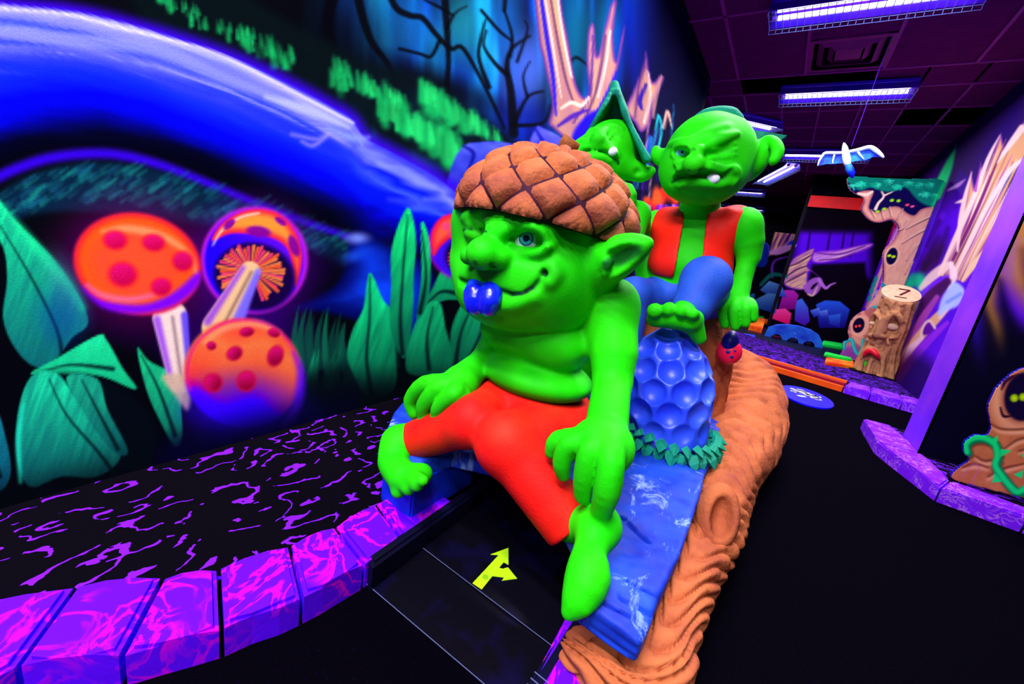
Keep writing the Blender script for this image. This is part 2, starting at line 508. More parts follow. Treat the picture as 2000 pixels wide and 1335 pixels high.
# ------------------------------------------------------------------ ceiling: bars and single tiles
ceil_root = tag(box_obj('ceiling', (-0.4, 5.4, CEIL + 0.24), (7.4, 21.0, 0.02), M_black), 'dark suspended ceiling with plum tiles', kind='structure')
def tile_obj(x0, x1, y0, y1, me_cache={}):
    g = 0.011
    key = (round(x1 - x0, 3), round(y1 - y0, 3))
    if key not in me_cache:
        bm = bmesh.new(); add_box(bm, (0, 0, 0.012), (key[0] - 2 * g, key[1] - 2 * g, 0.014))
        me = bpy.data.meshes.new('ceiling_tile'); bm.to_mesh(me); bm.free(); me.materials.append(M_tile); me_cache[key] = me
    o = bpy.data.objects.new('ceiling_tile', me_cache[key]); COL.objects.link(o)
    o.location = ((x0 + x1) / 2, (y0 + y1) / 2, CEIL); o.parent = ceil_root
    o.matrix_parent_inverse = Matrix.Identity(4)
    return o
near_x = [-0.992 + 0.61 * k for k in range(-1, 5)]
near_x[0] = WX; near_x = near_x[:5] + [RX + 0.01, 1.96]
near_y = [5.25 - 1.21 * k for k in range(7)][::-1]
for i in range(len(near_x) - 1):
    for j in range(len(near_y) - 1):
        if (abs(near_x[i] + 0.382) < 0.02 and j == len(near_y) - 2):
            tile_obj(near_x[i], near_x[i + 1], near_y[j], 4.60); continue        # the air vent fills the rest of this bay
        tile_obj(near_x[i], near_x[i + 1], near_y[j], near_y[j + 1])
far_x = [-0.97 + 0.382 * k for k in range(-6, 6)] + [RX + 0.1]
far_x[0] = -3.36
far_y = [5.68 + 0.585 * k for k in range(8)]
holes = [(0.50, 6.4), (0.9, 6.4), (1.1, 6.4)]
for i in range(len(far_x) - 1):
    for j in range(len(far_y) - 1):
        xc = (far_x[i] + far_x[i + 1]) / 2; yc = (far_y[j] + far_y[j + 1]) / 2
        if xc > 0.56 and j == 1: continue            # missing panels: open dark void
        tile_obj(far_x[i], far_x[i + 1], far_y[j], far_y[j + 1])
for i in range(len(far_x) - 1):
    if -0.98 < far_x[i] < 0.15: continue             # open slot in the beam strip
    tile_obj(far_x[i], far_x[i + 1], 5.25, 5.68)
bm = bmesh.new(); add_box(bm, (-0.9, 12.2, CEIL + 0.01), (5.2, 4.9, 0.02)); o = bm_obj('ceiling_tile', bm, M_tile, ceil_root)
o.matrix_parent_inverse = Matrix.Identity(4)
def bar(x0, y0, x1, y1, w=0.024):
    b = box_obj('ceiling_bar', ((x0 + x1) / 2, (y0 + y1) / 2, CEIL + 0.001), (max(abs(x1 - x0), w), max(abs(y1 - y0), w), 0.012), M_tbar, ceil_root)
    return b
for x in near_x[1:-1]: bar(x, near_y[0], x, near_y[-1])
for y in near_y: bar(WX, y, 1.96, y)
for x in far_x[1:-1]: bar(x, 5.68, x, far_y[-1], 0.02)
for y in far_y: bar(-3.36, y, RX + 0.1, y, 0.02)
for ch in ceil_root.children: ch.matrix_parent_inverse = ceil_root.matrix_world.inverted()

# ------------------------------------------------------------------ ceiling light fittings
M_house = paint('fitting_housing', (96, 20, 235), 0.35, 0.5, (70, 0, 255), 4.0)
M_tube = glow('lamp_tube', (0.93, 0.80, 1.0), 3.2)
M_wire = paint('fitting_wire', (150, 190, 255), 0.35, 0.5)
M_cap = paint('tube_cap', (170, 120, 255), 0.4, 0.4)
def make_fitting(name, loc, length, label, rz=0.0, cells=26, energy=LAMP_POWER, drop=0.0):
    root = tag(empty(name, loc, rz), label, 'light', 'ceiling strip lights')
    L = length
    # housing: a shallow trough
    bm = bmesh.new()
    add_box(bm, (0, 0, 0.05), (L, 0.20, 0.03), bevel=0.004)
    prof = [(-0.10, 0.035), (-0.13, -0.03), (-0.127, -0.032), (-0.095, 0.031)]
    for s in (-1, 1):
        v = [bm.verts.new((x, s * -p[0] * 1.0, p[1])) for x in (-L / 2, L / 2) for p in prof]
        for k in range(4):
            k2 = (k + 1) % 4
            bm.faces.new((v[k], v[k2], v[4 + k2], v[4 + k]))
        bm.faces.new(v[:4][::-1]); bm.faces.new(v[4:])
    bm_obj('housing', bm, M_house, root)
    for s in (-1, 1):
        V, F = tube([(-L / 2 + 0.05, s * 0.056, 0.005), (L / 2 - 0.05, s * 0.056, 0.005)], 0.018, 12)
        t = pyd('lamp_tube', V, F, M_tube, root, False)
        for e in (-1, 1):
            V, F = tube([(e * (L / 2 - 0.05), s * 0.056, 0.005), (e * (L / 2 - 0.012), s * 0.056, 0.005)], 0.02, 10)
            pyd('tube_cap', V, F, M_cap, t)
    bm = bmesh.new()
    for k in range(cells + 1):
        x = -L / 2 + L * k / cells
        add_box(bm, (x, 0, -0.04), (0.005, 0.26, 0.004))
        for s in (-1, 1): add_box(bm, (x, s * 0.13, -0.055), (0.003, 0.003, 0.03))
    for y in (-0.13, 0.0, 0.13): add_box(bm, (0, y, -0.04), (L, 0.003, 0.003))
    for s in (-1, 1): add_box(bm, (0, s * 0.13, -0.07), (L, 0.003, 0.003))
    bm_obj('wire_guard', bm, M_wire, root)
    if energy > 0:
        la = bpy.data.lights.new('strip_light', 'AREA'); la.shape = 'RECTANGLE'; la.size = L; la.size_y = 0.16
        la.energy = energy; la.color = LAMP_COLOR
        lo = bpy.data.objects.new('strip_light', la); COL.objects.link(lo); lo.parent = root; lo.location = (0, 0, -0.085)
    return root
FZ = CEIL - 0.075
make_fitting('ceiling_light', (-0.03, 3.98, FZ), 1.22, 'long twin tube strip light nearest, at the top edge of the photo', energy=48)
make_fitting('ceiling_light', (-0.02, 5.55, FZ), 1.12, 'twin tube strip light second nearest, below the square air vent', cells=26, energy=48)
make_fitting('ceiling_light', (-0.02, 7.85, FZ), 1.10, 'strip light partly behind the blue winged figure', energy=40)
make_fitting('ceiling_light', (-0.68, 9.2, FZ), 1.5, 'strip light hung diagonally behind the folded ear', rz=math.radians(-69), energy=15)
make_fitting('ceiling_light', (-1.45, 11.0, FZ), 1.1, 'small far strip light low behind the frowning head', energy=15)
make_fitting('ceiling_light', (-1.6, 13.4, FZ), 1.22, 'farthest strip light just above the red vest shoulder', energy=15)
# unseen: middle row goes on; out-of-line and left fittings added for frontal light
for x, y, lab in ((-0.03, 2.35, 'strip light in the middle row just before the photo edge'), (-0.03, -0.91, 'strip light in the middle row right behind the photographer'),
                  (-0.64, -0.30, 'unseen strip light added for top-front light, out of line above the photographer'), (-0.03, -2.54, 'strip light in the middle row farther behind the photographer'), (-1.86, -0.91, 'unseen strip light added for key light, on the left behind the photographer')):
    make_fitting('ceiling_light', (x, y, FZ), 1.22, lab, energy=LAMP_POWER)
make_fitting('ceiling_light', (-0.97, 6.35, FZ), 0.9, 'strip light end peeking over the frowning head', rz=math.radians(40), energy=8)

# square air vent: frames stepping inwards
M_vent = paint('vent_metal', (160, 44, 130), 0.5, 0.3, (140, 38, 120), 6.0)
vent = tag(empty('air_vent', (-0.075, 4.90, CEIL)), 'square plum air vent with stepped frames', 'vent')
def sq_ring(r0, r1, z0, z1):
    bm = bmesh.new()
    sy = 0.30 / 0.30
    q = [[bm.verts.new((sx * r, ty * r, z)) for sx, ty in ((-1, -1), (1, -1), (1, 1), (-1, 1))] for r, z in ((r0, z0), (r1, z1), (r1, z1 + 0.006), (r0, z0 + 0.006))]
    for a in range(4):
        b = (a + 1) % 4
        for k in range(4):
            k2 = (k + 1) % 4
            bm.faces.new((q[a][k], q[a][k2], q[b][k2], q[b][k]))
    return bm
for n, (r0, r1, z0, z1) in enumerate(((0.30, 0.262, -0.006, -0.01), (0.235, 0.185, 0.035, -0.012), (0.155, 0.11, 0.035, -0.012))):
    bm_obj('vent_frame', sq_ring(r0, r1, z0, z1), M_vent, vent)
box_obj('vent_plate', (0, 0, 0.0), (0.19, 0.19, 0.008), M_vent, vent)
box_obj('vent_backing', (0, 0, 0.09), (0.6, 0.6, 0.01), M_black, vent)

# ================================================================== the mushroom mural on the left wall
def paint_left():
    cv = Canvas(-700, -500, 1430, 1120, 0.66, (2, 3, 10))
    rng = random.Random(3)
    # --- misty forest behind: vertical streaks of blue and cyan
    def forest(X, Y):
        n = fbm(X / 34.0, Y / 260.0, 5, 3)
        n2 = fbm(X / 80.0 + 9, Y / 180.0, 11, 2)
        inside = sstep(560, 760, X + 0.25 * Y) * (1 - sstep(1180, 1330, X + 0.1 * Y))
        inside = np.maximum(inside, 0.8 * sstep(-60, -220, Y + 0.12 * X) * (1 - sstep(700, 900, X)))
        down = 1 - sstep(120, 330, Y - 0.16 * (X - 850) - 40 * n2)
        a = inside * (0.12 + 0.95 * sstep(0.30, 0.72, n)) * (0.25 + 0.75 * down)
        c = ramp3(n2 * 0.6 + n * 0.4, [(0.30, (0, 8, 120)), (0.45, (6, 50, 215)), (0.56, (8, 120, 225)), (0.70, (20, 180, 215)), (0.8, (60, 200, 230))])
        return a, c
    cv.wash(-700, -500, 1430, 420, forest)
    for (x, y, rx, ry, c, al) in ((700, 40, 30, 70, (10, 90, 215), .55), (790, 60, 60, 70, (20, 140, 225), .75), (905, 60, 40, 80, (30, 190, 205), .6), (985, 60, 30, 90, (20, 120, 235), .6),
                              (745, 150, 60, 40, (0, 30, 200), .55), (1010, 170, 34, 70, (70, 110, 240), .6), (1040, 120, 30, 60, (80, 120, 245), .6), (900, 190, 40, 80, (0, 40, 220), .5), (1120, 60, 26, 110, (0, 150, 180), .5), (1190, 60, 30, 90, (0, 140, 190), .5),
                              (1000, 250, 70, 50, (0, 20, 190), .6), (1270, 60, 40, 140, (10, 20, 170), .7), (1310, 180, 26, 110, (20, 40, 160), .5), (1240, 40, 24, 120, (0, 20, 150), .6), (1330, 60, 30, 130, (40, 10, 90), .7), (1365, 210, 18, 50, (0, 70, 120), .6),
                              (800, -160, 60, 160, (10, 90, 215), .6), (960, -200, 60, 180, (20, 150, 215), .5), (1080, -160, 60, 160, (0, 60, 200), .5)):
        cv.ell((x, y), rx, ry, 0, c, 0.9, al)
    # --- black branches
    K = (0, 0, 8)
    for pts, w in (([(690, -60), (705, 20), (725, 80), (760, 130), (778, 190)], (10, 7, 3)), ([(745, -60), (770, 10), (800, 30), (825, 35), (850, 65), (880, 95), (905, 95), (950, 175), (985, 250)], (7, 5, 3)),
                   ([(865, -60), (872, 40), (876, 120), (872, 180), (875, 240)], (9, 5, 6)), ([(872, 55), (890, 25), (912, 12)], (4, 2, 1)), ([(780, 95), (820, 105), (842, 110), (858, 80)], (3, 3, 4)),
                   ([(1003, 260), (998, 180), (990, 130), (1000, 95), (1035, 70)], (10, 7, 4, 2)), ([(990, 145), (968, 125), (945, 90), (950, 60)], (5, 3, 2)), ([(996, 110), (1000, 70), (985, 20)], (4, 3, 2)), ([(955, 170), (935, 110), (945, 50), (952, 35)], (5, 3, 1)),
                   ([(1005, 240), (1030, 190), (1060, 178)], (5, 3, 2)), ([(1030, 190), (1022, 150), (1035, 120)], (3, 2, 1)), ([(1000, 245), (1060, 240), (1075, 205)], (4, 3, 2)), ([(1010, 120), (1030, 60), (1025, 40)], (3, 2, 1)),
                   ([(940, 20), (975, 60), (1000, 80)], (3, 3, 2)), ([(830, 0), (860, 15), (885, 30)], (2, 3, 2)), ([(1110, 130), (1125, 112), (1150, 130)], (2, 3, 1)), ([(670, -60), (640, 40), (660, 120)], (14, 10, 10)),
                   ([(880, -300), (866, -60)], (12, 9)), ([(680, -300), (690, -60)], (12, 10)), ([(1010, -300), (985, 20)], (5, 4))):
        cv.stroke(pts, w, K, 3.0, 0.92)
    cv.ell((640, 90), 130, 110, 20, (0, 0, 6), 0.9, 0.85)
    cv.ell((850, 165), 120, 26, 22, (0, 0, 8), 0.9, 0.9)
    # --- grass bank along the root: dark then green tufts
    bank = [(240, -120), (420, -40), (560, 40), (700, 110), (820, 150), (930, 215), (1010, 280), (980, 330), (900, 330), (780, 290), (700, 240), (560, 160), (420, 100), (280, 40)]
    cv.poly(bank, (2, 12, 16), 16, 0.9)
    def tuft(c, rx, ry, ang, n, hgt, col=(20, 225, 110), al=0.8):
        a = math.radians(ang)
        for i in range(n):
            t = rng.uniform(-1, 1); s = rng.uniform(-1, 1) * math.sqrt(max(0, 1 - t * t))
            x = c[0] + t * rx * math.cos(a) - s * ry * math.sin(a); y = c[1] + t * rx * math.sin(a) + s * ry * math.cos(a)
            h = hgt * rng.uniform(0.5, 1.2)
            k = rng.uniform(0.55, 1.0)
            cv.stroke([(x, y + h * 0.5), (x - 0.12 * h, y - h * 0.6)], (h * 0.20, h * 0.05), tuple(v * k for v in col), h * 0.22, al * rng.uniform(0.4, 0.9), 0)
    tuft((365, 22), 46, 14, 32, 26, 18); tuft((438, 55), 18, 12, 40, 12, 18); tuft((520, 90), 62, 22, 26, 40, 26); tuft((668, 148), 24, 22, 30, 22, 30)
    for c_, rx_, ry_, n_, h_ in (((725, 170), 28, 13, 20, 28), ((772, 190), 26, 12, 20, 28), ((845, 190), 24, 16, 24, 34), ((880, 216), 30, 13, 24, 32), ((925, 238), 30, 12, 22, 30), ((962, 262), 24, 9, 16, 22),
                              ((770, 224), 34, 14, 24, 34), ((815, 246), 34, 15, 28, 38), ((855, 268), 28, 16, 26, 40), ((886, 290), 20, 20, 22, 44)):
        tuft(c_, rx_, ry_, 32, n_, h_); tuft(c_, rx_ * 0.6, ry_ * 0.6, 32, n_ // 2, h_ * 0.8, (40, 245, 120), 0.9)
    tuft((280, -30), 70, 20, 30, 26, 24); tuft((120, -70), 80, 16, 24, 22, 22)
    cv.wash(1180, -500, 1430, 420, lambda X, Y: (0.85 * sstep(1210, 1330, X + 0.12 * Y), (3, 2, 34)))
    # --- pale spiky tree stumps at the right of the wall
    tan = (214, 158, 104)
    def wood(outline, grain, hi=tan, lo=(96, 40, 130), edge=(250, 225, 230)):
        cv.poly(outline, lambda X, Y, d: mix3(lo, hi, sstep(0, 9, d) * (0.55 + 0.45 * fbm((X - 0.22 * Y) / 13.0, Y / 220.0, 4, 1))), 1.6)
        for g, w, c in grain: cv.stroke(g, w, c, 1.8, 0.9)
    wood([(1040, -120), (1092, -120), (1096, 0), (1110, 80), (1124, 160), (1140, 190), (1150, 176), (1146, 120), (1150, 60), (1160, 48), (1166, 110), (1180, 60), (1192, 14), (1204, 0), (1198, 70), (1204, 120), (1216, 60), (1220, 50), (1212, 110), (1196, 170), (1176, 210), (1140, 260), (1126, 282), (1100, 268), (1080, 250), (1072, 240), (1078, 200), (1062, 120), (1050, 60)],
         [([(1052, -40), (1066, 60), (1080, 150), (1086, 225)], (3, 5, 2), (20, 10, 190)), ([(1070, -40), (1086, 60), (1104, 150), (1120, 200)], (2, 3, 2), (90, 50, 90)), ([(1062, -20), (1080, 90), (1096, 190)], (2, 2, 1), (240, 206, 190)),
          ([(1082, -60), (1098, 60), (1116, 150)], (2, 2), (240, 206, 190)), ([(1158, 70), (1156, 140), (1150, 190), (1120, 240)], (2, 3, 2), (70, 30, 120)), ([(1184, 70), (1172, 140), (1160, 190), (1130, 260)], (2, 3, 2), (80, 40, 90)),
          ([(1192, 60), (1182, 130), (1168, 190)], (1.5, 2, 1.5), (240, 206, 190)), ([(1204, 140), (1188, 180), (1160, 230)], (2, 4, 3), (30, 10, 190)), ([(1096, 212), (1116, 200), (1136, 206), (1150, 190)], (2, 4, 2), (250, 215, 180)), ([(1090, 246), (1120, 226), (1150, 214)], (3, 5, 2), (60, 20, 150))])
    cv.poly([(1112, 300), (1122, 254), (1150, 222), (1176, 216), (1160, 260), (1136, 300)], (25, 5, 190), 5)
    wood([(1222, 215), (1236, 180), (1256, 130), (1262, 100), (1268, 140), (1276, 160), (1290, 148), (1296, 150), (1288, 176), (1276, 200), (1270, 240), (1252, 258), (1240, 240)],
         [([(1258, 130), (1246, 180), (1240, 230)], (2, 2.5, 2), (90, 40, 100)), ([(1262, 165), (1250, 195), (1254, 214)], (3, 5, 2), (30, 8, 140)), ([(1266, 140), (1270, 190), (1258, 240)], (1.5, 2), (240, 206, 190))])
    cv.stroke([(1292, 150), (1280, 185), (1276, 230)], (3, 5, 2), (190, 130, 130), 2, 0.8)
    cv.stroke([(1274, 290), (1282, 250), (1286, 225), (1292, 250), (1284, 300)], (2, 2, 2), (20, 200, 200), 2, 0.9)
    cv.stroke([(1296, 250), (1304, 218), (1312, 250)], (2, 3, 1), (235, 180, 150), 2, 0.9)
    cv.stroke([(1262, 320), (1270, 270)], (6, 5), (0, 150, 190), 3, 0.8)
    for k in range(26):
        x = rng.uniform(1225, 1330); y = rng.uniform(280, 430); l = rng.uniform(30, 80)
        cv.stroke([(x, y), (x + 6, y - l)], (1.5, 1), rng.choice([(30, 20, 200), (90, 30, 220), (20, 150, 200), (230, 160, 200), (60, 0, 150)]), 2, 0.7, 0)
    for k in range(16):
        x = rng.uniform(1262, 1330); y = rng.uniform(370, 420)
        cv.ell((x, y), rng.uniform(4, 9), rng.uniform(8, 18), rng.uniform(-20, 20), rng.choice([(255, 40, 20), (255, 90, 30), (220, 0, 60)]), 0.6, 0.8)
    cv.wash(1220, 400, 1330, 640, lambda X, Y: (0.85 * sstep(0.35, 0.6, fbm(X / 9, Y / 70, 31, 2)), ramp3(fbm(X / 7, Y / 50, 33, 2), [(.3, (40, 0, 120)), (.5, (110, 20, 220)), (.7, (230, 150, 240))])))
    # --- rocks
    def rock(pts, hi=(84, 96, 238), lo=(0, 5, 150)):
        ys = [p[1] for p in pts]; y0, y1 = min(ys), max(ys)
        cv.poly(pts, lambda X, Y, d: mix3(lo, hi, np.clip(1.1 - (Y - y0) / (y1 - y0), 0, 1) * (0.55 + 0.6 * fbm(X / 26, Y / 18, 8, 2))), 3, 1, 2)
    rock([(880, 330), (905, 285), (930, 278), (975, 276), (1020, 290), (1060, 340), (1060, 420), (880, 420)])
    rock([(1030, 300), (1046, 250), (1060, 250), (1100, 270), (1140, 300), (1160, 360), (1040, 360)], (100, 104, 238), (0, 0, 165))
    cv.stroke([(905, 285), (925, 300), (915, 330)], (2, 4, 2), (0, 0, 120), 4, 0.8); cv.stroke([(1046, 252), (1062, 285), (1050, 320)], (2, 4, 2), (0, 0, 120), 4, 0.8)
    # --- the big blue root
    top = [(-700, -120), (-300, -30), (0, 8), (150, 24), (300, 62), (450, 112), (560, 162), (640, 205), (686, 232), (712, 268), (770, 300), (850, 345), (920, 400), (980, 450)]
    low = [(900, 520), (830, 500), (760, 478), (690, 452), (600, 420), (500, 384), (400, 342), (300, 306), (200, 288), (100, 292), (30, 312), (-60, 350), (-300, 430), (-700, 560)]
    tp = np.array(top, float); lw = np.array(low[::-1], float)
    def rootc(X, Y, d):
        yt = np.interp(X, tp[:, 0], tp[:, 1]); yl = np.interp(X, lw[:, 0], lw[:, 1])
        t = (Y - yt) / (yl - yt + 1e-6)
        t = t + 0.10 * (fbm(X / 190.0, (Y - yt) / 26.0, 21, 3) - 0.5)
        base = ramp3(t, [(0.0, (60, 50, 245)), (0.035, (170, 165, 255)), (0.09, (112, 116, 240)), (0.24, (98, 102, 232)), (0.34, (44, 56, 232)), (0.46, (8, 34, 240)), (0.60, (0, 0, 232)), (0.72, (0, 0, 190)), (0.80, (0, 0, 100)), (0.88, (0, 0, 30)), (1.0, (0, 0, 12))])
        s = fbm(X / 260.0 + 3, (Y - yt) / 14.0, 25, 3)
        st = sstep(0.5, 0.78, s) * (1 - sstep(0.3, 0.62, t)) * sstep(0.02, 0.09, t)
        base = mix3(base, (0, 30, 225), 0.55 * st) if True else base
        st2 = sstep(0.55, 0.8, fbm(X / 220.0 + 40, (Y - yt) / 11.0, 27, 3)) * (1 - sstep(0.25, 0.5, t))
        base = base * (1 - 0.5 * st2[..., None]) + np.array((185, 185, 255)) * 0.5 * st2[..., None]
        right = sstep(640, 760, X)
        b2 = ramp3(t + 0.25 * (fbm(X / 60.0, Y / 24.0, 29, 2) - 0.5), [(0, (60, 60, 250)), (0.12, (120, 130, 250)), (0.26, (0, 20, 240)), (0.42, (60, 90, 245)), (0.52, (0, 20, 230)), (0.68, (0, 0, 200)), (1, (0, 0, 60))])
        return base * (1 - right[..., None]) + b2 * right[..., None]
    cv.stroke(top, 14, (60, 0, 235), 16, 0.85)
    cv.poly(top + low, rootc, 2.5, 1, 4)
    cv.stroke([(-300, -10), (0, 16), (120, 26), (250, 58), (380, 90), (460, 120), (560, 172), (640, 214), (690, 240)], (1.5, 2, 2.5, 3, 2), (225, 220, 255), 3, 0.85)
    for pts, w, c, al in (([(0, 60), (150, 80), (300, 95), (430, 150), (560, 200), (660, 240)], (10, 14, 10, 6), (150, 155, 250), .5), ([(520, 190), (600, 215), (680, 248)], (4, 9, 3), (190, 195, 255), .7), ([(570, 262), (620, 272), (640, 262), (612, 284), (590, 276)], (2, 4, 2), (170, 150, 250), .8),
                        ([(640, 250), (690, 270), (720, 268)], (3, 6, 3), (140, 160, 255), .7), ([(740, 320), (800, 345), (850, 365)], (4, 8, 3), (140, 150, 255), .7), ([(700, 290), (760, 310), (830, 352)], (2, 4, 2), (120, 130, 255), .6), ([(760, 390), (840, 400), (900, 420)], (5, 9, 4), (60, 80, 250), .6),
                        ([(830, 388), (870, 392), (905, 405)], (3, 6, 2), (150, 160, 255), .5), ([(650, 330), (720, 380), (800, 430)], (5, 12, 6), (0, 20, 230), .6)):
        cv.stroke(pts, w, c, 7, al)
    # violet underside edge
    cv.stroke([(-300, 470), (-60, 372), (30, 330), (110, 306), (210, 300), (300, 318), (400, 356), (500, 398), (600, 436), (690, 466), (760, 500)], (10, 10, 9, 8, 6), (50, 0, 215), 9, 0.95)
    # --- hanging moss under it
    moss = [(-300, 520), (-60, 410), (40, 350), (130, 322), (220, 318), (320, 336), (420, 374), (520, 416), (610, 452), (680, 480), (672, 520), (600, 486), (500, 456), (380, 440), (280, 425), (140, 412), (40, 425), (-60, 470), (-300, 600)]
    cv.poly(moss, (3, 34, 60), 10, 0.9)
    for k in range(330):
        t = rng.random(); x = -60 + 740 * t
        y = np.interp(x, [-60, 40, 130, 220, 320, 420, 520, 610, 680], [430, 385, 365, 362, 378, 405, 438, 470, 500]) + rng.uniform(-34, 34)
        l = rng.uniform(14, 34)
        cv.stroke([(x, y), (x + l * 0.8, y - l * 0.55)], (l * 0.16, l * 0.06), rng.choice([(10, 90, 96), (14, 130, 120), (20, 165, 140), (8, 70, 90), (20, 120, 150)]), 4, rng.uniform(0.15, 0.45), 0)
    # --- right limb of the root curling under the hole
    cv.poly([(690, 452), (760, 478), (840, 520), (860, 620), (820, 700), (740, 640), (640, 610), (570, 602), (650, 560), (676, 510)], lambda X, Y, d: mix3((0, 4, 90), (10, 60, 225), sstep(0, 60, d) * (0.5 + fbm(X / 50, Y / 30, 41, 3) * 0.9) * (1 - sstep(560, 640, Y) * 0.5)), 9)
    cv.ell((698, 465), 20, 10, 0, (140, 160, 255), 0.9, 0.8); cv.ell((690, 500), 30, 10, -20, (30, 90, 230), 0.9, 0.7); cv.ell((730, 500), 30, 20, 20, (10, 60, 225), 0.9, 0.6)
    # --- dark hollow
    cv.poly([(150, 440), (280, 425), (400, 445), (520, 470), (610, 490), (672, 510), (640, 560), (580, 600), (560, 640), (340, 700), (120, 600)], (6, 0, 28), 22, 0.92)
    # glow round the caps
    cv.ell((268, 515), 150, 125, 12, (120, 0, 90), 0.5, 0.55); cv.ell((497, 510), 118, 118, 0, (90, 0, 150), 0.4, 0.5); cv.ell((475, 720), 130, 140, 0, (60, 0, 140), 0.5, 0.6)
    # --- short grass between
    def blade(base, tip, w, c, al=0.9, bend=0.0):
        mx = (base[0] + tip[0]) / 2 + bend; my = (base[1] + tip[1]) / 2
        cv.stroke([base, (mx, my), tip], (w, w * 0.8, 0.3), c, 2.2, al)
    for k in range(26):
        x = 575 + k * 8 + rng.uniform(-4, 4)
        blade((x, 720 + rng.uniform(-10, 20)), (x + rng.uniform(-4, 14), 608 + rng.uniform(-12, 26)), 7, rng.choice([(10, 110, 74), (14, 140, 90), (8, 80, 60)]), 0.7, -6)
    for k in range(16):
        x = 600 + k * 10; blade((x, 800), (x + rng.uniform(0, 20), 670 + rng.uniform(0, 40)), 8, rng.choice([(14, 150, 96), (10, 110, 74)]), 0.7, -6)
    cv.poly([(560, 760), (700, 700), (960, 690), (1000, 820), (800, 860), (560, 880)], (0, 12, 20), 24, 0.75)
    # --- big striped leaves
    def leaf(outline, mid, c0, c1, veins=14, side=1):
        ys = [p[1] for p in outline]; y0, y1 = min(ys), max(ys)
        cv.poly(outline, lambda X, Y, d: mix3(c1, c0, np.clip(1.15 - (Y - y0) / (y1 - y0), 0, 1) * (0.55 + 0.75 * fbm((X + Y * 0.35) / 7.0, (Y - X * 0.3) / 60.0, 51, 2))), 2.2, 0.97)
        cv.stroke(mid, (1.0, 2.6, 4.5), (0, 20, 26), 3.2, 0.85)
    leaf([(722, 532), (748, 585), (768, 612), (772, 680), (770, 760), (716, 770), (690, 730), (678, 690), (690, 640), (710, 600)], [(722, 540), (722, 620), (716, 700), (726, 770)], (14, 240, 130), (4, 70, 56))
    leaf([(796, 405), (812, 462), (808, 540), (806, 620), (790, 700), (762, 640), (764, 560), (766, 480)], [(796, 420), (788, 520), (782, 620), (786, 690)], (16, 235, 120), (6, 90, 66))
    leaf([(823, 435), (838, 470), (840, 540), (832, 600), (814, 620), (824, 540)], [(824, 450), (832, 540), (820, 610)], (16, 225, 115), (8, 120, 80))
    leaf([(826, 600), (846, 560), (864, 526), (884, 540), (904, 582), (870, 586)], [(830, 598), (860, 570), (890, 572)], (16, 200, 110), (10, 130, 84))
    leaf([(828, 600), (858, 590), (870, 640), (884, 720), (800, 730), (798, 670)], [(846, 600), (834, 660), (838, 720)], (18, 220, 120), (6, 90, 66))
    leaf([(904, 590), (940, 560), (946, 600), (930, 660), (900, 715), (886, 716), (880, 650)], [(930, 580), (900, 650), (890, 712)], (16, 200, 110), (6, 90, 66))
    leaf([(948, 580), (985, 560), (975, 640), (940, 720), (905, 720)], [(970, 580), (935, 660), (910, 716)], (14, 170, 100), (6, 80, 60))
    cv.wash(560, 690, 1000, 860, lambda X, Y: (0.9 * sstep(700, 775, Y), (2, 8, 14)))
    # --- large leaves at the far left
    leaf([(-60, 300), (0, 392), (40, 440), (100, 500), (150, 570), (172, 630), (140, 660), (110, 700), (70, 716), (30, 680), (6, 620), (14, 540), (0, 470), (-60, 420)], [(0, 440), (60, 540), (110, 640), (122, 700)], (24, 240, 150), (8, 90, 100))
    cv.stroke([(2, 400), (60, 470), (120, 540), (160, 600)], (3, 10, 6), (30, 245, 150), 12, 0.7)
    cv.ell((130, 560), 26, 60, -24, (60, 140, 150), 0.9, 0.5); cv.ell((120, 620), 40, 50, -20, (6, 60, 150), 0.9, 0.5)
    leaf([(60, 730), (110, 700), (190, 655), (208, 664), (240, 720), (266, 760), (200, 735), (130, 730)], [(80, 726), (140, 712), (220, 720)], (26, 240, 150), (16, 190, 120))
    cv.poly([(64, 740), (120, 728), (180, 734), (240, 760), (300, 820), (300, 900), (240, 920), (150, 860), (60, 850)], (2, 10, 20), 10, 0.8)
    leaf([(60, 736), (110, 728), (150, 780), (200, 840), (236, 890), (190, 930), (120, 930), (60, 950), (34, 900), (34, 810)], [(96, 740), (130, 810), (190, 880), (220, 920)], (24, 215, 150), (6, 74, 84))
    leaf([(130, 735), (190, 740), (210, 800), (250, 880), (220, 880), (160, 800)], [(160, 742), (190, 800), (230, 876)], (24, 180, 130), (6, 80, 84))
    cv.stroke([(46, 790), (36, 860), (40, 940)], (2, 5, 3), (30, 245, 190), 6, 0.85)
    leaf([(268, 680), (290, 704), (330, 724), (362, 740), (354, 790), (356, 850), (342, 872), (312, 820), (286, 760)], [(276, 694), (310, 760), (342, 850)], (24, 215, 130), (10, 110, 96))
    leaf([(-120, 700), (-20, 780), (10, 850), (20, 930), (-20, 960), (-120, 900)], [(-80, 740), (-30, 830), (0, 930)], (20, 170, 170), (4, 60, 84))
    leaf([(-420, 500), (-300, 560), (-220, 700), (-260, 900), (-420, 900)], [(-360, 560), (-300, 700), (-320, 880)], (20, 200, 140), (4, 60, 84))
    cv.wash(-700, 740, 420, 1120, lambda X, Y: (0.95 * sstep(-60, 70, Y - (965 - 0.262 * X)), (3, 8, 16)))
    # --- mushrooms
    def spot(c, rx, ry, ang, col=(200, 0, 70), rim=(245, 30, 40)):
        cv.ell(c, rx, ry, ang, rim, 0.25, 0.9)
        cv.ell(c, rx * 0.82, ry * 0.82, ang, lambda u, v: mix3(col, (225, 10, 110), np.clip(0.5 - 0.6 * v - 0.3 * u, 0, 1)), 0.3, 0.95)
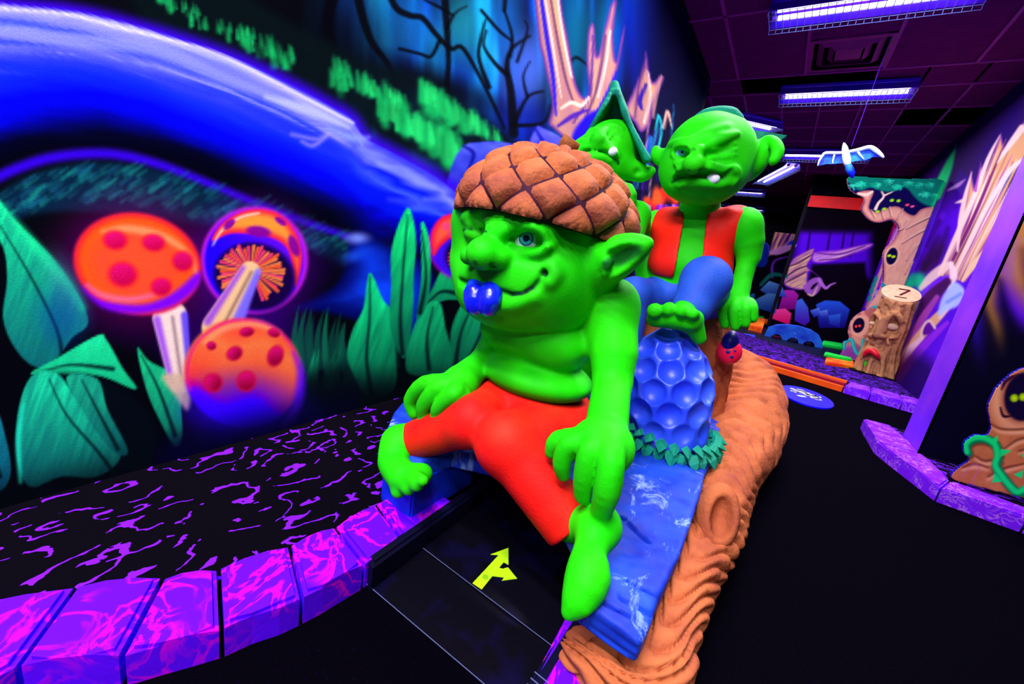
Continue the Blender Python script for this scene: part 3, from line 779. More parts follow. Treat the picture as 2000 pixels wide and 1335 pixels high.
    # stems
    def stem(p0, p1, w0, w1, lc=(150, 60, 230), rc=(255, 225, 205)):
        P = np.array([p0, p1], float); d = (P[1] - P[0]); nrm = np.array([-d[1], d[0]]) / np.hypot(*d)
        cv.stroke([p0, p1], (w0, w1), rc, 2.5, 1, 0)
        cv.stroke([P[0] + nrm * w0 * .75, P[1] + nrm * w1 * .75], (w0 * .22, w1 * .22), lc, 6, 0.8, 0)
        cv.stroke([P[0] - nrm * w0 * .15, P[1] - nrm * w1 * .15], (2, 2), (70, 40, 60), 6, 0.65, 0)
        cv.stroke([P[0] - nrm * w0 * .85, P[1] - nrm * w1 * .85], (w0 * .22, w1 * .22), (60, 30, 240), 5, 0.75, 0)
    stem((332, 620), (352, 745), 34, 22)
    cv.poly([(316, 735), (350, 730), (372, 760), (366, 800), (340, 770)], (225, 190, 150), 7, 0.9)
    # open mushroom (underside)
    cv.ell((497, 508), 104, 104, 0, (230, 30, 230), 0.06, 0.95)
    cv.ell((497, 508), 98, 98, 0, lambda u, v: mix3((30, 0, 255), (130, 10, 240), np.clip(u * 0.5 + 0.3 - v * .3, 0, 1)), 0.06)
    cv.poly([(414, 470), (430, 440), (465, 416), (505, 408), (545, 418), (575, 450), (590, 500), (578, 560), (572, 520), (560, 484), (535, 466), (500, 458), (450, 456)], lambda X, Y, d: mix3((250, 30, 60), (255, 150, 50), sstep(0, 18, d)), 3)
    cv.stroke([(416, 478), (436, 446), (470, 424), (505, 416)], (1.5, 3, 2), (255, 225, 200), 3, 0.8)
    for c, rx, ry, an in (((448, 438), 14, 7, -40), ((505, 452), 24, 11, 8), ((548, 432), 13, 6, 35), ((574, 480), 9, 22, -20)): cv.ell(c, rx, ry, an, (130, 0, 150), 0.3, 0.95)
    cv.ell((497, 540), 80, 66, 12, (20, 0, 60), 0.12)
    cx, cy = 490, 522
    for k in range(46):
        a = 2 * math.pi * k / 46 + rng.uniform(-.04, .04)
        if 1.2 < a < 2.1: continue
        r0, r1 = 18, 64 * rng.uniform(0.86, 1.05)
        ex, ey = cx + r1 * math.cos(a), cy + 12 + r1 * 0.86 * math.sin(a)
        cv.stroke([(cx + r0 * math.cos(a), cy + 8 + r0 * .8 * math.sin(a)), (ex, ey)], (1.2, 3.2), rng.choice([(255, 90, 40), (255, 130, 60), (250, 60, 110)]), 1.6, 0.95, 0)
    stem((488, 530), (428, 640), 20, 34, (150, 60, 230), (250, 200, 140))
    cv.stroke([(504, 530), (466, 624)], (6, 12), (130, 110, 250), 5, 0.85, 0)
    # big flat cap at the left
    cv.ell((268, 515), 126, 99, 12, lambda u, v: ramp3(np.hypot(u, v), [(0, (255, 80, 40)), (.55, (255, 75, 40)), (.85, (255, 85, 20)), (.95, (250, 40, 40)), (1.1, (190, 0, 120))]), 0.05)
    cv.poly([(160, 560), (200, 586), (280, 594), (340, 570), (388, 530), (384, 560), (340, 596), (270, 612), (200, 600)], (120, 0, 250), 8, 0.95)
    cv.stroke([(170, 556), (200, 576), (260, 584), (330, 566)], (3, 6, 3), (245, 110, 190), 7, 0.7)
    cv.stroke([(200, 452), (250, 446), (320, 462), (372, 500), (382, 530)], (3, 9, 5, 3), (255, 170, 110), 7, 0.7)
    for c, rx, ry, an in (((225, 469), 25, 20, 6), ((300, 474), 24, 18, 8), ((357, 510), 22, 21, 20), ((240, 536), 30, 26, 8), ((315, 560), 22, 19, 0)): spot(c, rx, ry, an)
    # round cap in front
    cv.ell((475, 728), 116, 106, 10, lambda u, v: ramp3(v + 0.30 * u * 0 + 0.1 * np.sin(u * 6), [(-1, (255, 60, 40)), (-.5, (255, 120, 60)), (0, (255, 90, 50)), (.32, (250, 60, 60)), (.45, (230, 0, 120)), (.56, (120, 0, 250)), (.8, (70, 0, 255)), (1, (90, 0, 240))]), 0.05)
    cv.ell((480, 800), 100, 60, 4, (30, 0, 255), 0.7, 0.7)
    cv.stroke([(575, 690), (588, 730), (580, 790), (556, 830)], (3, 8, 10, 6), (90, 10, 250), 8, 0.8)
    cv.stroke([(400, 668), (440, 640), (500, 632), (545, 650)], (3, 8, 4), (255, 170, 120), 8, 0.75)
    cv.stroke([(372, 760), (366, 720), (384, 670), (430, 634), (480, 624), (530, 636), (566, 670), (580, 710)], 2.5, (240, 20, 150), 3.5, 0.7)
    for c, rx, ry, an in (((413, 675), 10, 9, 0), ((458, 690), 17, 14, -30), ((482, 648), 15, 10, -10), ((535, 650), 13, 9, 15), ((538, 695), 16, 22, 20), ((416, 747), 19, 19, -30), ((481, 744), 19, 21, 20)): spot(c, rx, ry, an, (150, 0, 50), (215, 10, 60))
    cv.wash(300, 740, 660, 960, lambda X, Y: (0.6 * sstep(800, 890, Y + 0.22 * (X - 475)) * (1 - sstep(130, 180, np.abs(X - 480))), (4, 0, 160)))
    cv.wash(300, 740, 700, 960, lambda X, Y: (0.9 * sstep(-70, 20, Y - (972 - 0.262 * X)), (4, 2, 30)))
    # mushroom behind the leaves
    cv.ell((900, 480), 64, 66, -20, (190, 0, 220), 0.1, 0.9)
    cv.ell((902, 482), 60, 60, -20, (70, 10, 250), 0.06)
    cv.poly([(846, 500), (842, 460), (856, 430), (880, 418), (920, 416), (960, 440), (930, 452), (890, 460), (862, 480)], lambda X, Y, d: mix3((250, 20, 60), (255, 90, 60), sstep(0, 16, d)), 3)
    for c in ((872, 442), (894, 436), (884, 456), (905, 450)): cv.ell(c, 9, 8, 0, (255, 60, 130), 0.4, 0.8)
    cv.ell((912, 500), 42, 38, 0, (20, 0, 60), 0.2)
    for k in range(10):
        a = math.radians(150 + 12 * k); cv.stroke([(915 + 12 * math.cos(a), 505 + 10 * math.sin(a)), (915 + 38 * math.cos(a), 505 + 34 * math.sin(a))], (1, 2.5), (250, 50, 90), 1.5, 0.9, 0)
    leaf([(823, 435), (838, 470), (840, 540), (832, 600), (814, 620), (824, 540)], [(824, 450), (832, 540), (820, 610)], (16, 225, 115), (8, 120, 80))
    # rim of light at the wall end
    cv.stroke([(1372, 240), (1386, 150)], (5, 2), (0, 90, 110), 5, 0.6, 0)
    return cv
M_mural = attr_mat('mural_paint', 0.85, 0.02, 0.12, 260, 0.10)
_cl = paint_left()
ys = [-0.75]
while ys[-1] < 5.2:
    w = 0.66 + 0.82 * max(ys[-1], 0.0)
    ys.append(ys[-1] + 0.0021 * w * w / 0.62)
zs = np.linspace(0.0, CEIL, 600)
wl = painted_grid('wall_left', (WX, 0, 0), (0, 1, 0), (0, 0, 1), np.minimum(np.array(ys), 5.2), zs, _cl, M_mural)
tag(wl, 'left wall painted with giant mushrooms, leaves and a blue root', kind='structure')
box_obj('wall_core', (WX - 0.06, 2.2, CEIL / 2), (0.1, 6.1, CEIL), M_dark, wl)
del _cl

# ================================================================== sculpting: blended solids turned into one smooth mesh
def unit(v):
    v = np.asarray(v, float); return v / (np.linalg.norm(v) + 1e-12)
def frame(fwd, up=(0, 0, 1), roll=0.0):
    """rows: local x (to the viewer's right of a face), y (out of the face), z (up)"""
    y = unit(fwd); z = np.asarray(up, float); z = unit(z - y * (z @ y)); x = np.cross(z, y)
    c, s = math.cos(roll), math.sin(roll)
    return np.array([c * x - s * z, y, s * x + c * z])

class Field:
    def __init__(s, lo, hi, h):
        s.lo = np.asarray(lo, float); s.h = h
        s.n = np.ceil((np.asarray(hi, float) - s.lo) / h).astype(int) + 1
        s.D = np.full(tuple(s.n), 0.5, np.float32)
        s.ax = [(s.lo[k] + np.arange(s.n[k]) * h).astype(np.float32) for k in range(3)]
    def region(s, lo, hi):
        a = np.maximum(0, np.floor((np.asarray(lo) - s.lo) / s.h).astype(int)); b = np.minimum(s.n, np.ceil((np.asarray(hi) - s.lo) / s.h).astype(int) + 1)
        if (a >= b).any(): return None
        sl = tuple(slice(a[k], b[k]) for k in range(3))
        return sl, s.ax[0][sl[0]][:, None, None], s.ax[1][sl[1]][None, :, None], s.ax[2][sl[2]][None, None, :]
    def mixin(s, sl, d, k, op):
        D = s.D[sl]
        if op == 'add':
            if k > 0:
                h = np.maximum(k - np.abs(D - d), 0) / k; s.D[sl] = np.minimum(D, d) - h * h * k * 0.25
            else: s.D[sl] = np.minimum(D, d)
        else:
            d = -d
            if k > 0:
                h = np.maximum(k - np.abs(D - d), 0) / k; s.D[sl] = np.maximum(D, d) + h * h * k * 0.25
            else: s.D[sl] = np.maximum(D, d)
    def ell(s, c, r, R=None, k=0.02, op='add'):
        c = np.asarray(c, float); r = np.asarray(r, float) if hasattr(r, '__len__') else np.full(3, float(r))
        m = r.max() + k + 3 * s.h
        if R is None: lo, hi = c - r - k - 3 * s.h, c + r + k + 3 * s.h
        else:
            e = np.sqrt(((np.asarray(R) * r[:, None]) ** 2).sum(0)) + k + 3 * s.h; lo, hi = c - e, c + e
        q = s.region(lo, hi)
        if q is None: return
        sl, X, Y, Z = q
        x, y, z = X - c[0], Y - c[1], Z - c[2]
        if R is not None:
            x, y, z = (R[i][0] * x + R[i][1] * y + R[i][2] * z for i in range(3))
        k0 = np.sqrt((x / r[0]) ** 2 + (y / r[1]) ** 2 + (z / r[2]) ** 2)
        k1 = np.sqrt((x / r[0] ** 2) ** 2 + (y / r[1] ** 2) ** 2 + (z / r[2] ** 2) ** 2) + 1e-6
        s.mixin(sl, (k0 * (k0 - 1.0) / k1).astype(np.float32), k, op)
    def cone(s, a, b, ra, rb, k=0.02, op='add'):
        a = np.asarray(a, float); b = np.asarray(b, float); m = max(ra, rb) + k + 3 * s.h
        q = s.region(np.minimum(a, b) - m, np.maximum(a, b) + m)
        if q is None: return
        sl, X, Y, Z = q
        d = b - a; L = d @ d + 1e-12
        t = np.clip(((X - a[0]) * d[0] + (Y - a[1]) * d[1] + (Z - a[2]) * d[2]) / L, 0, 1)
        dist = np.sqrt((X - a[0] - t * d[0]) ** 2 + (Y - a[1] - t * d[1]) ** 2 + (Z - a[2] - t * d[2]) ** 2) - (ra + (rb - ra) * t)
        s.mixin(sl, dist.astype(np.float32), k, op)
    def chain(s, P, r, k=0.02, op='add', smooth=0):
        P = np.asarray(P, float); r = np.interp(np.linspace(0, 1, len(P)), np.linspace(0, 1, len(r)), r) if hasattr(r, '__len__') else np.full(len(P), float(r))
        if smooth:
            Q = catmull(np.c_[P, r], smooth); P, r = Q[:, :3], Q[:, 3]
        m = r.max() + k + 3 * s.h
        q = s.region(P.min(0) - m, P.max(0) + m)
        if q is None: return
        sl, X, Y, Z = q
        best = None
        for i in range(len(P) - 1):
            a, b = P[i], P[i + 1]; d = b - a; L = d @ d + 1e-12
            t = np.clip(((X - a[0]) * d[0] + (Y - a[1]) * d[1] + (Z - a[2]) * d[2]) / L, 0, 1)
            dist = np.sqrt((X - a[0] - t * d[0]) ** 2 + (Y - a[1] - t * d[1]) ** 2 + (Z - a[2] - t * d[2]) ** 2) - (r[i] + (r[i + 1] - r[i]) * t)
            best = dist if best is None else np.minimum(best, dist)
        s.mixin(sl, best.astype(np.float32), k, op)
    def cut(s, p, n, k=0.004, lo=None, hi=None):
        """remove the side the normal n points to"""
        n = unit(n); p = np.asarray(p, float)
        q = s.region(s.lo if lo is None else lo, (s.lo + s.h * s.n) if hi is None else hi)
        if q is None: return
        sl, X, Y, Z = q
        d = -((X - p[0]) * n[0] + (Y - p[1]) * n[1] + (Z - p[2]) * n[2])
        s.mixin(sl, np.broadcast_to(d, s.D[sl].shape).astype(np.float32), k, 'sub')
    def sample(s, P):
        P = np.asarray(P, float); g = (P - s.lo) / s.h
        i = np.clip(np.floor(g).astype(int), 0, s.n - 2); f = g - i
        if (g < 0).any() or (g > s.n - 1).any(): return 0.5
        c = s.D[i[0]:i[0] + 2, i[1]:i[1] + 2, i[2]:i[2] + 2]
        c = c[0] * (1 - f[0]) + c[1] * f[0]; c = c[0] * (1 - f[1]) + c[1] * f[1]
        return c[0] * (1 - f[2]) + c[1] * f[2]
    def hit(s, px, py, push=0.0):
        """first point of the solid seen through photo pixel px, py; push moves it deeper along the line of sight"""
        d = unit(ray(px, py)); t = 0.1
        step = s.h * 0.7; prev = None
        a = (s.lo - CP); b = a + s.h * (s.n - 1)
        with np.errstate(divide='ignore'):
            t1 = np.minimum(a / d, b / d).max()
        t = max(t1, 0.05) + 1e-4
        while t < 12:
            v = s.sample(CP + d * t)
            if v < 0:
                return CP + d * (t + push)
            t += step
        return at_y(px, py, s.lo[1] + 0.6 * s.h * s.n[1])
    def normal(s, P):
        e = s.h
        return unit([s.sample(P + np.eye(3)[k] * e) - s.sample(P - np.eye(3)[k] * e) for k in range(3)])
    def mesh(s, name):
        D = s.D; S = D < 0
        n = S.shape
        c = [S[i:n[0] - 1 + i, j:n[1] - 1 + j, k:n[2] - 1 + k] for i in (0, 1) for j in (0, 1) for k in (0, 1)]
        cnt = sum(x.astype(np.uint8) for x in c)
        I = np.argwhere((cnt > 0) & (cnt < 8))
        idx = -np.ones(cnt.shape, np.int32); idx[I[:, 0], I[:, 1], I[:, 2]] = np.arange(len(I))
        V = {}
        vals = {(i, j, k): D[I[:, 0] + i, I[:, 1] + j, I[:, 2] + k] for i in (0, 1) for j in (0, 1) for k in (0, 1)}
        acc = np.zeros((len(I), 3)); num = np.zeros(len(I))
        for ax in range(3):
            for u in (0, 1):
                for w in (0, 1):
                    p0 = [0, 0, 0]; p1 = [0, 0, 0]; o = [k for k in range(3) if k != ax]
                    p0[o[0]] = p1[o[0]] = u; p0[o[1]] = p1[o[1]] = w; p1[ax] = 1
                    a = vals[tuple(p0)]; b = vals[tuple(p1)]
                    m = (a < 0) != (b < 0)
                    t = np.where(m, a / np.where(m, a - b, 1), 0)
                    pt = np.tile(np.array(p0, float), (len(I), 1)); pt[:, ax] = t
                    acc += pt * m[:, None]; num += m
        Vt = s.lo + (I + acc / num[:, None]) * s.h
        quads = []
        for ax in range(3):
            o = [(ax + 1) % 3, (ax + 2) % 3]
            a = np.take(S, range(n[ax] - 1), ax); b = np.take(S, range(1, n[ax]), ax)
            E = np.argwhere(a != b)
            ok = (E[:, o[0]] > 0) & (E[:, o[1]] > 0) & (E[:, o[0]] < n[o[0]] - 1) & (E[:, o[1]] < n[o[1]] - 1)
            E = E[ok]
            inside = a[E[:, 0], E[:, 1], E[:, 2]]
            def vi(du, dv):
                q = E.copy(); q[:, o[0]] += du; q[:, o[1]] += dv
                return idx[q[:, 0], q[:, 1], q[:, 2]]
            Q = np.stack([vi(-1, -1), vi(0, -1), vi(0, 0), vi(-1, 0)], 1)
            Q = np.where(inside[:, None], Q, Q[:, ::-1])
            quads.append(Q)
        Q = np.vstack(quads)
        Q = Q[(Q >= 0).all(1)]
        return np_mesh(name, Vt, Q)
    def obj(s, name, mat, parent=None, smooth_it=1):
        me = s.mesh(name)
        if smooth_it:
            # a light relax takes the grid steps out
            nv = len(me.vertices); co = np.empty(nv * 3, np.float32); me.vertices.foreach_get('co', co); co = co.reshape(-1, 3).astype(float)
            ne = len(me.edges); ed = np.empty(ne * 2, np.int32); me.edges.foreach_get('vertices', ed); ed = ed.reshape(-1, 2)
            deg = np.bincount(ed.ravel(), minlength=nv)[:, None]
            for it in range(smooth_it):
                acc = np.zeros_like(co)
                for k in range(3):
                    acc[:, k] = np.bincount(ed[:, 0], co[ed[:, 1], k], nv) + np.bincount(ed[:, 1], co[ed[:, 0], k], nv)
                co = co * 0.5 + 0.5 * acc / np.maximum(deg, 1)
            me.vertices.foreach_set('co', co.astype(np.float32).ravel()); me.update()
        return link(name, me, mat, parent, True)

def paint_lines(o, base, strokes, lines_soft=0.004):
    """store paint on a sculpted mesh: base colour, then brush lines [(points, radius, rgb, alpha)...]"""
    me = o.data; nv = len(me.vertices); co = np.empty(nv * 3, np.float32); me.vertices.foreach_get('co', co); co = co.reshape(-1, 3).astype(float)
    mw = np.array(o.matrix_basis); co = co @ mw[:3, :3].T + mw[:3, 3]
    b = np.array(hexc(*base)[:3]); C = np.tile(b, (nv, 1))
    # mottled airbrush coat: leaf green with yellower and deeper patches
    m1 = fbm(co[:, 0] * 9 + co[:, 2] * 6 + 40, co[:, 1] * 9 - co[:, 2] * 7 + 40, 61, 3); m2 = fbm(co[:, 0] * 14 - co[:, 2] * 9 + 70, co[:, 1] * 14 + co[:, 2] * 8 + 70, 67, 2)
    C = C * (0.62 + 0.72 * m1)[:, None]; C[:, 0] *= (0.5 + 1.3 * m2)
    for pts, rad, rgb, al in strokes:
        P = np.asarray(pts, float)
        lo = P.min(0) - rad * 2 - 0.02; hi = P.max(0) + rad * 2 + 0.02
        m = np.where(((co > lo) & (co < hi)).all(1))[0]
        if not len(m): continue
        q = co[m]; best = np.full(len(m), 1e9)
        if len(P) == 1: best = np.linalg.norm(q - P[0], axis=1)
        for i in range(len(P) - 1):
            d = P[i + 1] - P[i]; t = np.clip(((q - P[i]) @ d) / (d @ d + 1e-12), 0, 1)
            best = np.minimum(best, np.linalg.norm(q - P[i] - t[:, None] * d, axis=1))
        a = (1 - sstep(rad * 0.6, rad * 1.4, best)) * al
        C[m] = C[m] * (1 - a[:, None]) + np.array(hexc(*rgb)[:3]) * a[:, None]
    at = me.color_attributes.new('paint', 'FLOAT_COLOR', 'POINT')
    rgba = np.ones((nv, 4), np.float32); rgba[:, :3] = C
    at.data.foreach_set('color', rgba.ravel())

def eye_mat(name, white=(225, 250, 255), iris=(60, 190, 225), ring=(10, 60, 120), pupil=(6, 20, 70), iris_r=0.34, pup_r=0.15):
    """an eye painted on a ball: local +Y looks out"""
    m, nt, bs = new_mat(name)
    tc = nt.nodes.new('ShaderNodeTexCoord')
    sx = nt.nodes.new('ShaderNodeSeparateXYZ'); nt.links.new(tc.outputs['Object'], sx.inputs[0])
    cx = nt.nodes.new('ShaderNodeCombineXYZ'); nt.links.new(sx.outputs[0], cx.inputs[0]); nt.links.new(sx.outputs[2], cx.inputs[2])
    ln = nt.nodes.new('ShaderNodeVectorMath'); ln.operation = 'LENGTH'; nt.links.new(cx.outputs[0], ln.inputs[0])
    rp = nt.nodes.new('ShaderNodeValToRGB'); cr = rp.color_ramp
    st = [(0, pupil), (pup_r, pupil), (pup_r + 0.02, iris), (iris_r - 0.06, iris), (iris_r - 0.02, ring), (iris_r, ring), (iris_r + 0.03, white), (1, white)]
    cr.elements[0].position = 0; cr.elements[0].color = hexc(*st[0][1]); cr.elements[1].position = 1; cr.elements[1].color = hexc(*st[-1][1])
    for p, c in st[1:-1]:
        e = cr.elements.new(p); e.color = hexc(*c)
    nt.links.new(ln.outputs['Value'], rp.inputs[0]); nt.links.new(rp.outputs[0], bs.inputs['Base Color'])
    bs.inputs['Roughness'].default_value = 0.3; bs.inputs['Specular IOR Level'].default_value = 0.4
    return m
def ball(name, c, r, mat, parent, look=(0, -1, 0), seg=24, squash=(1, 1, 1)):
    """unit ball scaled to r, local +Y turned to look"""
    bm = bmesh.new(); bmesh.ops.create_uvsphere(bm, u_segments=seg, v_segments=seg * 2 // 3, radius=1.0)
    o = bm_obj(name, bm, mat, parent, True)
    q = Vector((0, 1, 0)).rotation_difference(Vector(tuple(unit(look))))
    M = Matrix.Translation(Vector(tuple(c))) @ q.to_matrix().to_4x4() @ Matrix.Diagonal((r * squash[0], r * squash[1], r * squash[2], 1))
    o.matrix_basis = M
    return o
def at_pts(L):
    """list of (px, py, y) -> 3d points"""
    return [at_y(a, b, y) for a, b, y in L]

def statue_mat(name, rough=0.6, spec=0.12, bump=0.12):
    m = attr_mat(name, rough, spec, bump, 170.0, 0.07)
    return m
GREEN = (30, 206, 6)
GREEN_D = (4, 60, 20)
M_skin = statue_mat('green_skin')
M_eye = eye_mat('painted_eye')
M_tooth = paint('tooth_white', (250, 250, 255), 0.3, 0.4, (225, 235, 255), 8.0)

# ================================================================== winking goblin with the acorn cap
def goblin_winking():
    root = tag(empty('goblin_statue', (-0.50, 0.95, 0.22)), 'winking green goblin in acorn cap and red trousers, blue tongue out', 'statue', 'green goblin statues')
    inv = Matrix.Translation((0.50, -0.95, -0.22))
    A = at_y
    F = Field((-0.92, 0.50, 0.06), (-0.08, 1.22, 1.10), 0.0047)
    hc = A(1046, 478, 0.935)
    R = frame((-0.24, -0.96, -0.06), roll=math.radians(4))
    L = lambda x, y, z: hc + x * R[0] + y * R[1] + z * R[2]
    # torso
    F.ell((-0.515, 0.975, 0.575), (0.150, 0.115, 0.115), k=0)
    F.ell((-0.60, 0.905, 0.575), (0.075, 0.055, 0.06), k=0.05); F.ell((-0.445, 0.905, 0.575), (0.08, 0.055, 0.06), k=0.05)
    F.ell((-0.505, 0.955, 0.462), (0.165, 0.135, 0.058), k=0.018)
    F.ell((-0.50, 0.965, 0.37), (0.125, 0.10, 0.10), k=0.012)
    F.cone((-0.525, 0.975, 0.62), (-0.545, 0.97, 0.74), 0.075, 0.075, k=0.04)
    # shoulders and arms
    shR, elR, wrR = A(1196, 598, 0.965), A(1196, 745, 0.905), A(1184, 838, 0.80)
    F.ell(shR, (0.062, 0.062, 0.07), k=0.05)
    F.chain([shR + (0, 0, -0.01), A(1198, 690, 0.93), elR], (0.062, 0.058, 0.046), k=0.03)
    F.chain([elR, wrR, A(1182, 868, 0.755)], (0.044, 0.046, 0.054), k=0.012)
    shL, elL, wrL = A(990, 632, 1.0), A(955, 690, 0.965), A(905, 742, 0.80)
    F.ell(shL, 0.055, k=0.05)
    F.chain([shL, elL], (0.052, 0.042), k=0.03)
    F.chain([elL, A(935, 712, 0.88), wrL], (0.040, 0.038, 0.046), k=0.015)
    # hands
    F.ell(A(1172, 872, 0.735), (0.062, 0.05, 0.05), k=0.03)
    fk = 0.005
    F.chain(at_pts([(1150, 858, .735), (1092, 860, .725), (1078, 882, .725)]), (0.026, 0.022, 0.016), k=fk, smooth=3)
    F.chain(at_pts([(1158, 862, .725), (1112, 868, .70), (1098, 903, .70), (1100, 925, .71)]), (0.026, 0.0215, 0.020, 0.016), k=fk, smooth=3)
    F.chain(at_pts([(1172, 868, .72), (1152, 880, .69), (1141, 930, .685), (1138, 966, .695)]), (0.028, 0.0225, 0.0215, 0.018), k=fk, smooth=3)
    F.chain(at_pts([(1190, 868, .72), (1193, 905, .685), (1186, 955, .68), (1176, 992, .69)]), (0.032, 0.026, 0.026, 0.021), k=fk, smooth=3)
    F.ell(A(890, 758, 0.765), (0.05, 0.045, 0.042), k=0.03)
    F.chain(at_pts([(878, 748, .765), (830, 750, .745), (803, 780, .745), (808, 806, .75)]), (0.026, 0.024, 0.021, 0.017), k=fk, smooth=3)
    F.chain(at_pts([(886, 752, .755), (856, 757, .725), (829, 790, .72), (827, 812, .73)]), (0.026, 0.024, 0.022, 0.017), k=fk, smooth=3)
    F.chain(at_pts([(895, 760, .745), (886, 770, .715), (860, 793, .71), (852, 808, .715)]), (0.026, 0.023, 0.021, 0.016), k=fk, smooth=3)
    F.chain(at_pts([(904, 770, .745), (898, 786, .725), (890, 802, .72)]), (0.022, 0.018, 0.014), k=fk, smooth=3)
    # legs inside the trousers, feet
    F.chain([(-0.42, 0.93, 0.36), A(988, 862, 0.73), A(1110, 1015, 0.75)], (0.05, 0.045, 0.04), k=0.02)
    F.chain([(-0.58, 0.93, 0.36), A(925, 828, 0.735), A(800, 858, 0.73)], (0.05, 0.045, 0.04), k=0.02)
    F.ell(A(1168, 1024, 0.715), (0.040, 0.044, 0.042), k=0.025)
    F.chain(at_pts([(1112, 1016, .74), (1160, 1030, .72)]), (0.04, 0.04), k=0.02)
    F.chain(at_pts([(1172, 1030, .715), (1152, 1075, .66), (1148, 1125, .625), (1132, 1165, .598), (1112, 1194, .578)]), (0.040, 0.031, 0.041, 0.031, 0.015), k=0.02, smooth=3)
    F.ell(A(1128, 1166, 0.592), (0.020, 0.020, 0.016), k=0.012)
    F.chain(at_pts([(1150, 1165, .60), (1142, 1186, .585)]), (0.016, 0.012), k=0.006)
    F.ell(A(782, 868, 0.70), 0.042, k=0.02)
    F.chain(at_pts([(800, 858, .73), (780, 862, .71)]), (0.04, 0.04), k=0.02)
    F.chain(at_pts([(776, 862, .70), (768, 900, .665), (786, 930, .64)]), (0.042, 0.040, 0.038), k=0.02, smooth=3)
    for (x, y, r) in ((778, 958, 0.019), (798, 952, 0.019), (815, 946, 0.017), (826, 938, 0.014)):
        F.chain([A(786, 925, 0.65), A(x, y, 0.622)], (0.026, r), k=0.009)
    F.ell(A(822, 925, 0.665), (0.03, 0.03, 0.026), k=0.02)
    # head
    S = 1.19
    F2 = Field(F.lo, F.lo + F.h * (F.n - 1), F.h)
    def he(c, r, k): F2.ell(L(*(np.array(c) * S)), np.array(r) * S, R, k)
    he((0.010, -0.015, 0.010), (0.174, 0.165, 0.165), 0.03)
    he((0.010, 0.020, -0.066), (0.180, 0.150, 0.106), 0.04)
    he((-0.005, 0.075, -0.108), (0.128, 0.085, 0.068), 0.04)
    he((-0.005, 0.080, -0.130), (0.090, 0.068, 0.042), 0.04)
    he((0.085, 0.02, -0.100), (0.090, 0.090, 0.062), 0.04)
    he((0.110, 0.075, -0.045), (0.065, 0.05, 0.055), 0.05)
    he((-0.100, 0.085, -0.045), (0.060, 0.05, 0.060), 0.05)
    he((-0.086, 0.104, 0.028), (0.062, 0.054, 0.062), 0.04)
    he((0.02, 0.105, 0.036), (0.10, 0.058, 0.048), 0.04)
    F.mixin(tuple(slice(0, q) for q in F.n), F2.D, 0.010, 'add'); del F2
    H = F.hit
    # eye sockets and brow
    e1 = H(1032, 470); n1 = F.normal(e1)
    F.ell(e1 + n1 * 0.006, (0.062, 0.032, 0.040), R, k=0.025, op='sub')
    e2 = H(930, 446); n2 = F.normal(e2)
    F.ell(e2 + unit(CP - e2) * 0.008, (0.044, 0.036, 0.040), R, k=0.012, op='sub')
    brow = [H(978, 466), H(988, 448), H(1010, 436), H(1040, 436), H(1068, 448), H(1082, 466)]
    F.chain([p + n1 * 0.004 for p in brow], (0.010, 0.016, 0.017, 0.017, 0.014, 0.008), k=0.022, smooth=3)
    brow2 = [H(958, 440), H(948, 424), H(930, 418), H(908, 424)]
    F.chain(brow2, (0.010, 0.013, 0.013, 0.009), k=0.016, smooth=3)
    # eyelids of the open eye
    er = 0.046
    es = H(1033, 467); ev = unit(CP - es)
    eye_c = es - ev * (er - 0.019)
    UP = [(997, 476), (1008, 454), (1034, 441), (1058, 455), (1070, 482)]; LOW = [(997, 476), (1012, 488), (1034, 492), (1054, 492), (1070, 482)]
    for P in (UP, LOW):
        F.chain([H(a, b) + ev * 0.010 for a, b in P], (0.006, 0.0095, 0.010, 0.009, 0.006), k=0.006, smooth=3)
    # the winking eye: swollen lids with a crease
    F.ell(H(930, 459, -0.002), (0.038, 0.024, 0.019), R, k=0.005)
    F.ell(H(929, 438, 0.002), (0.036, 0.022, 0.017), R, k=0.004)
    # cheek folds under the eyes
    F.chain([H(996, 492), H(1024, 496), H(1054, 494), H(1076, 482)], (0.006, 0.010, 0.010, 0.006), k=0.016, smooth=3)
    # nose
    nb = L(-0.052, 0.160, 0.030)
    ntip = H(948, 497)
    F.chain([H(968, 458, 0.012), A(956, 478, ntip[1] - 0.01), A(945, 494, ntip[1] - 0.035)], (0.015, 0.026, 0.034), k=0.02, smooth=3)
    F.ell(A(942, 497, ntip[1] - 0.040), (0.036, 0.034, 0.032), R, k=0.015)
    F.ell(A(976, 503, ntip[1] - 0.012), (0.026, 0.028, 0.024), R, k=0.012)
    F.ell(A(917, 500, ntip[1] - 0.018), (0.020, 0.024, 0.021), R, k=0.012)
    F.ell(A(958, 516, ntip[1] - 0.032), (0.010, 0.012, 0.008), R, k=0.008, op='sub')
    F.ell(A(928, 512, ntip[1] - 0.030), (0.008, 0.012, 0.008), R, k=0.008, op='sub')
    # upper lip, smile and lower lip
    smile = [H(898, 546), H(915, 552), H(940, 556), H(970, 566), H(1000, 574), H(1022, 572), H(1042, 560), H(1056, 544), H(1062, 532)]
    F.chain([p + np.array([0, 0, -0.004]) for p in smile], (0.007, 0.009, 0.009, 0.009, 0.008, 0.007, 0.006), k=0.010, op='sub', smooth=2)
    F.ell(H(1068, 534, 0.0), (0.014, 0.010, 0.010), R, k=0.01, op='sub')
    F.chain([H(1080, 520), H(1084, 536), H(1076, 552)], (0.008, 0.012, 0.008), k=0.02, smooth=3)
    F.chain([H(960, 594), H(1000, 596), H(1040, 582)], (0.006, 0.012, 0.006), k=0.03, smooth=3)
    # ears
    eb_ = L(0.175, -0.005, -0.005)
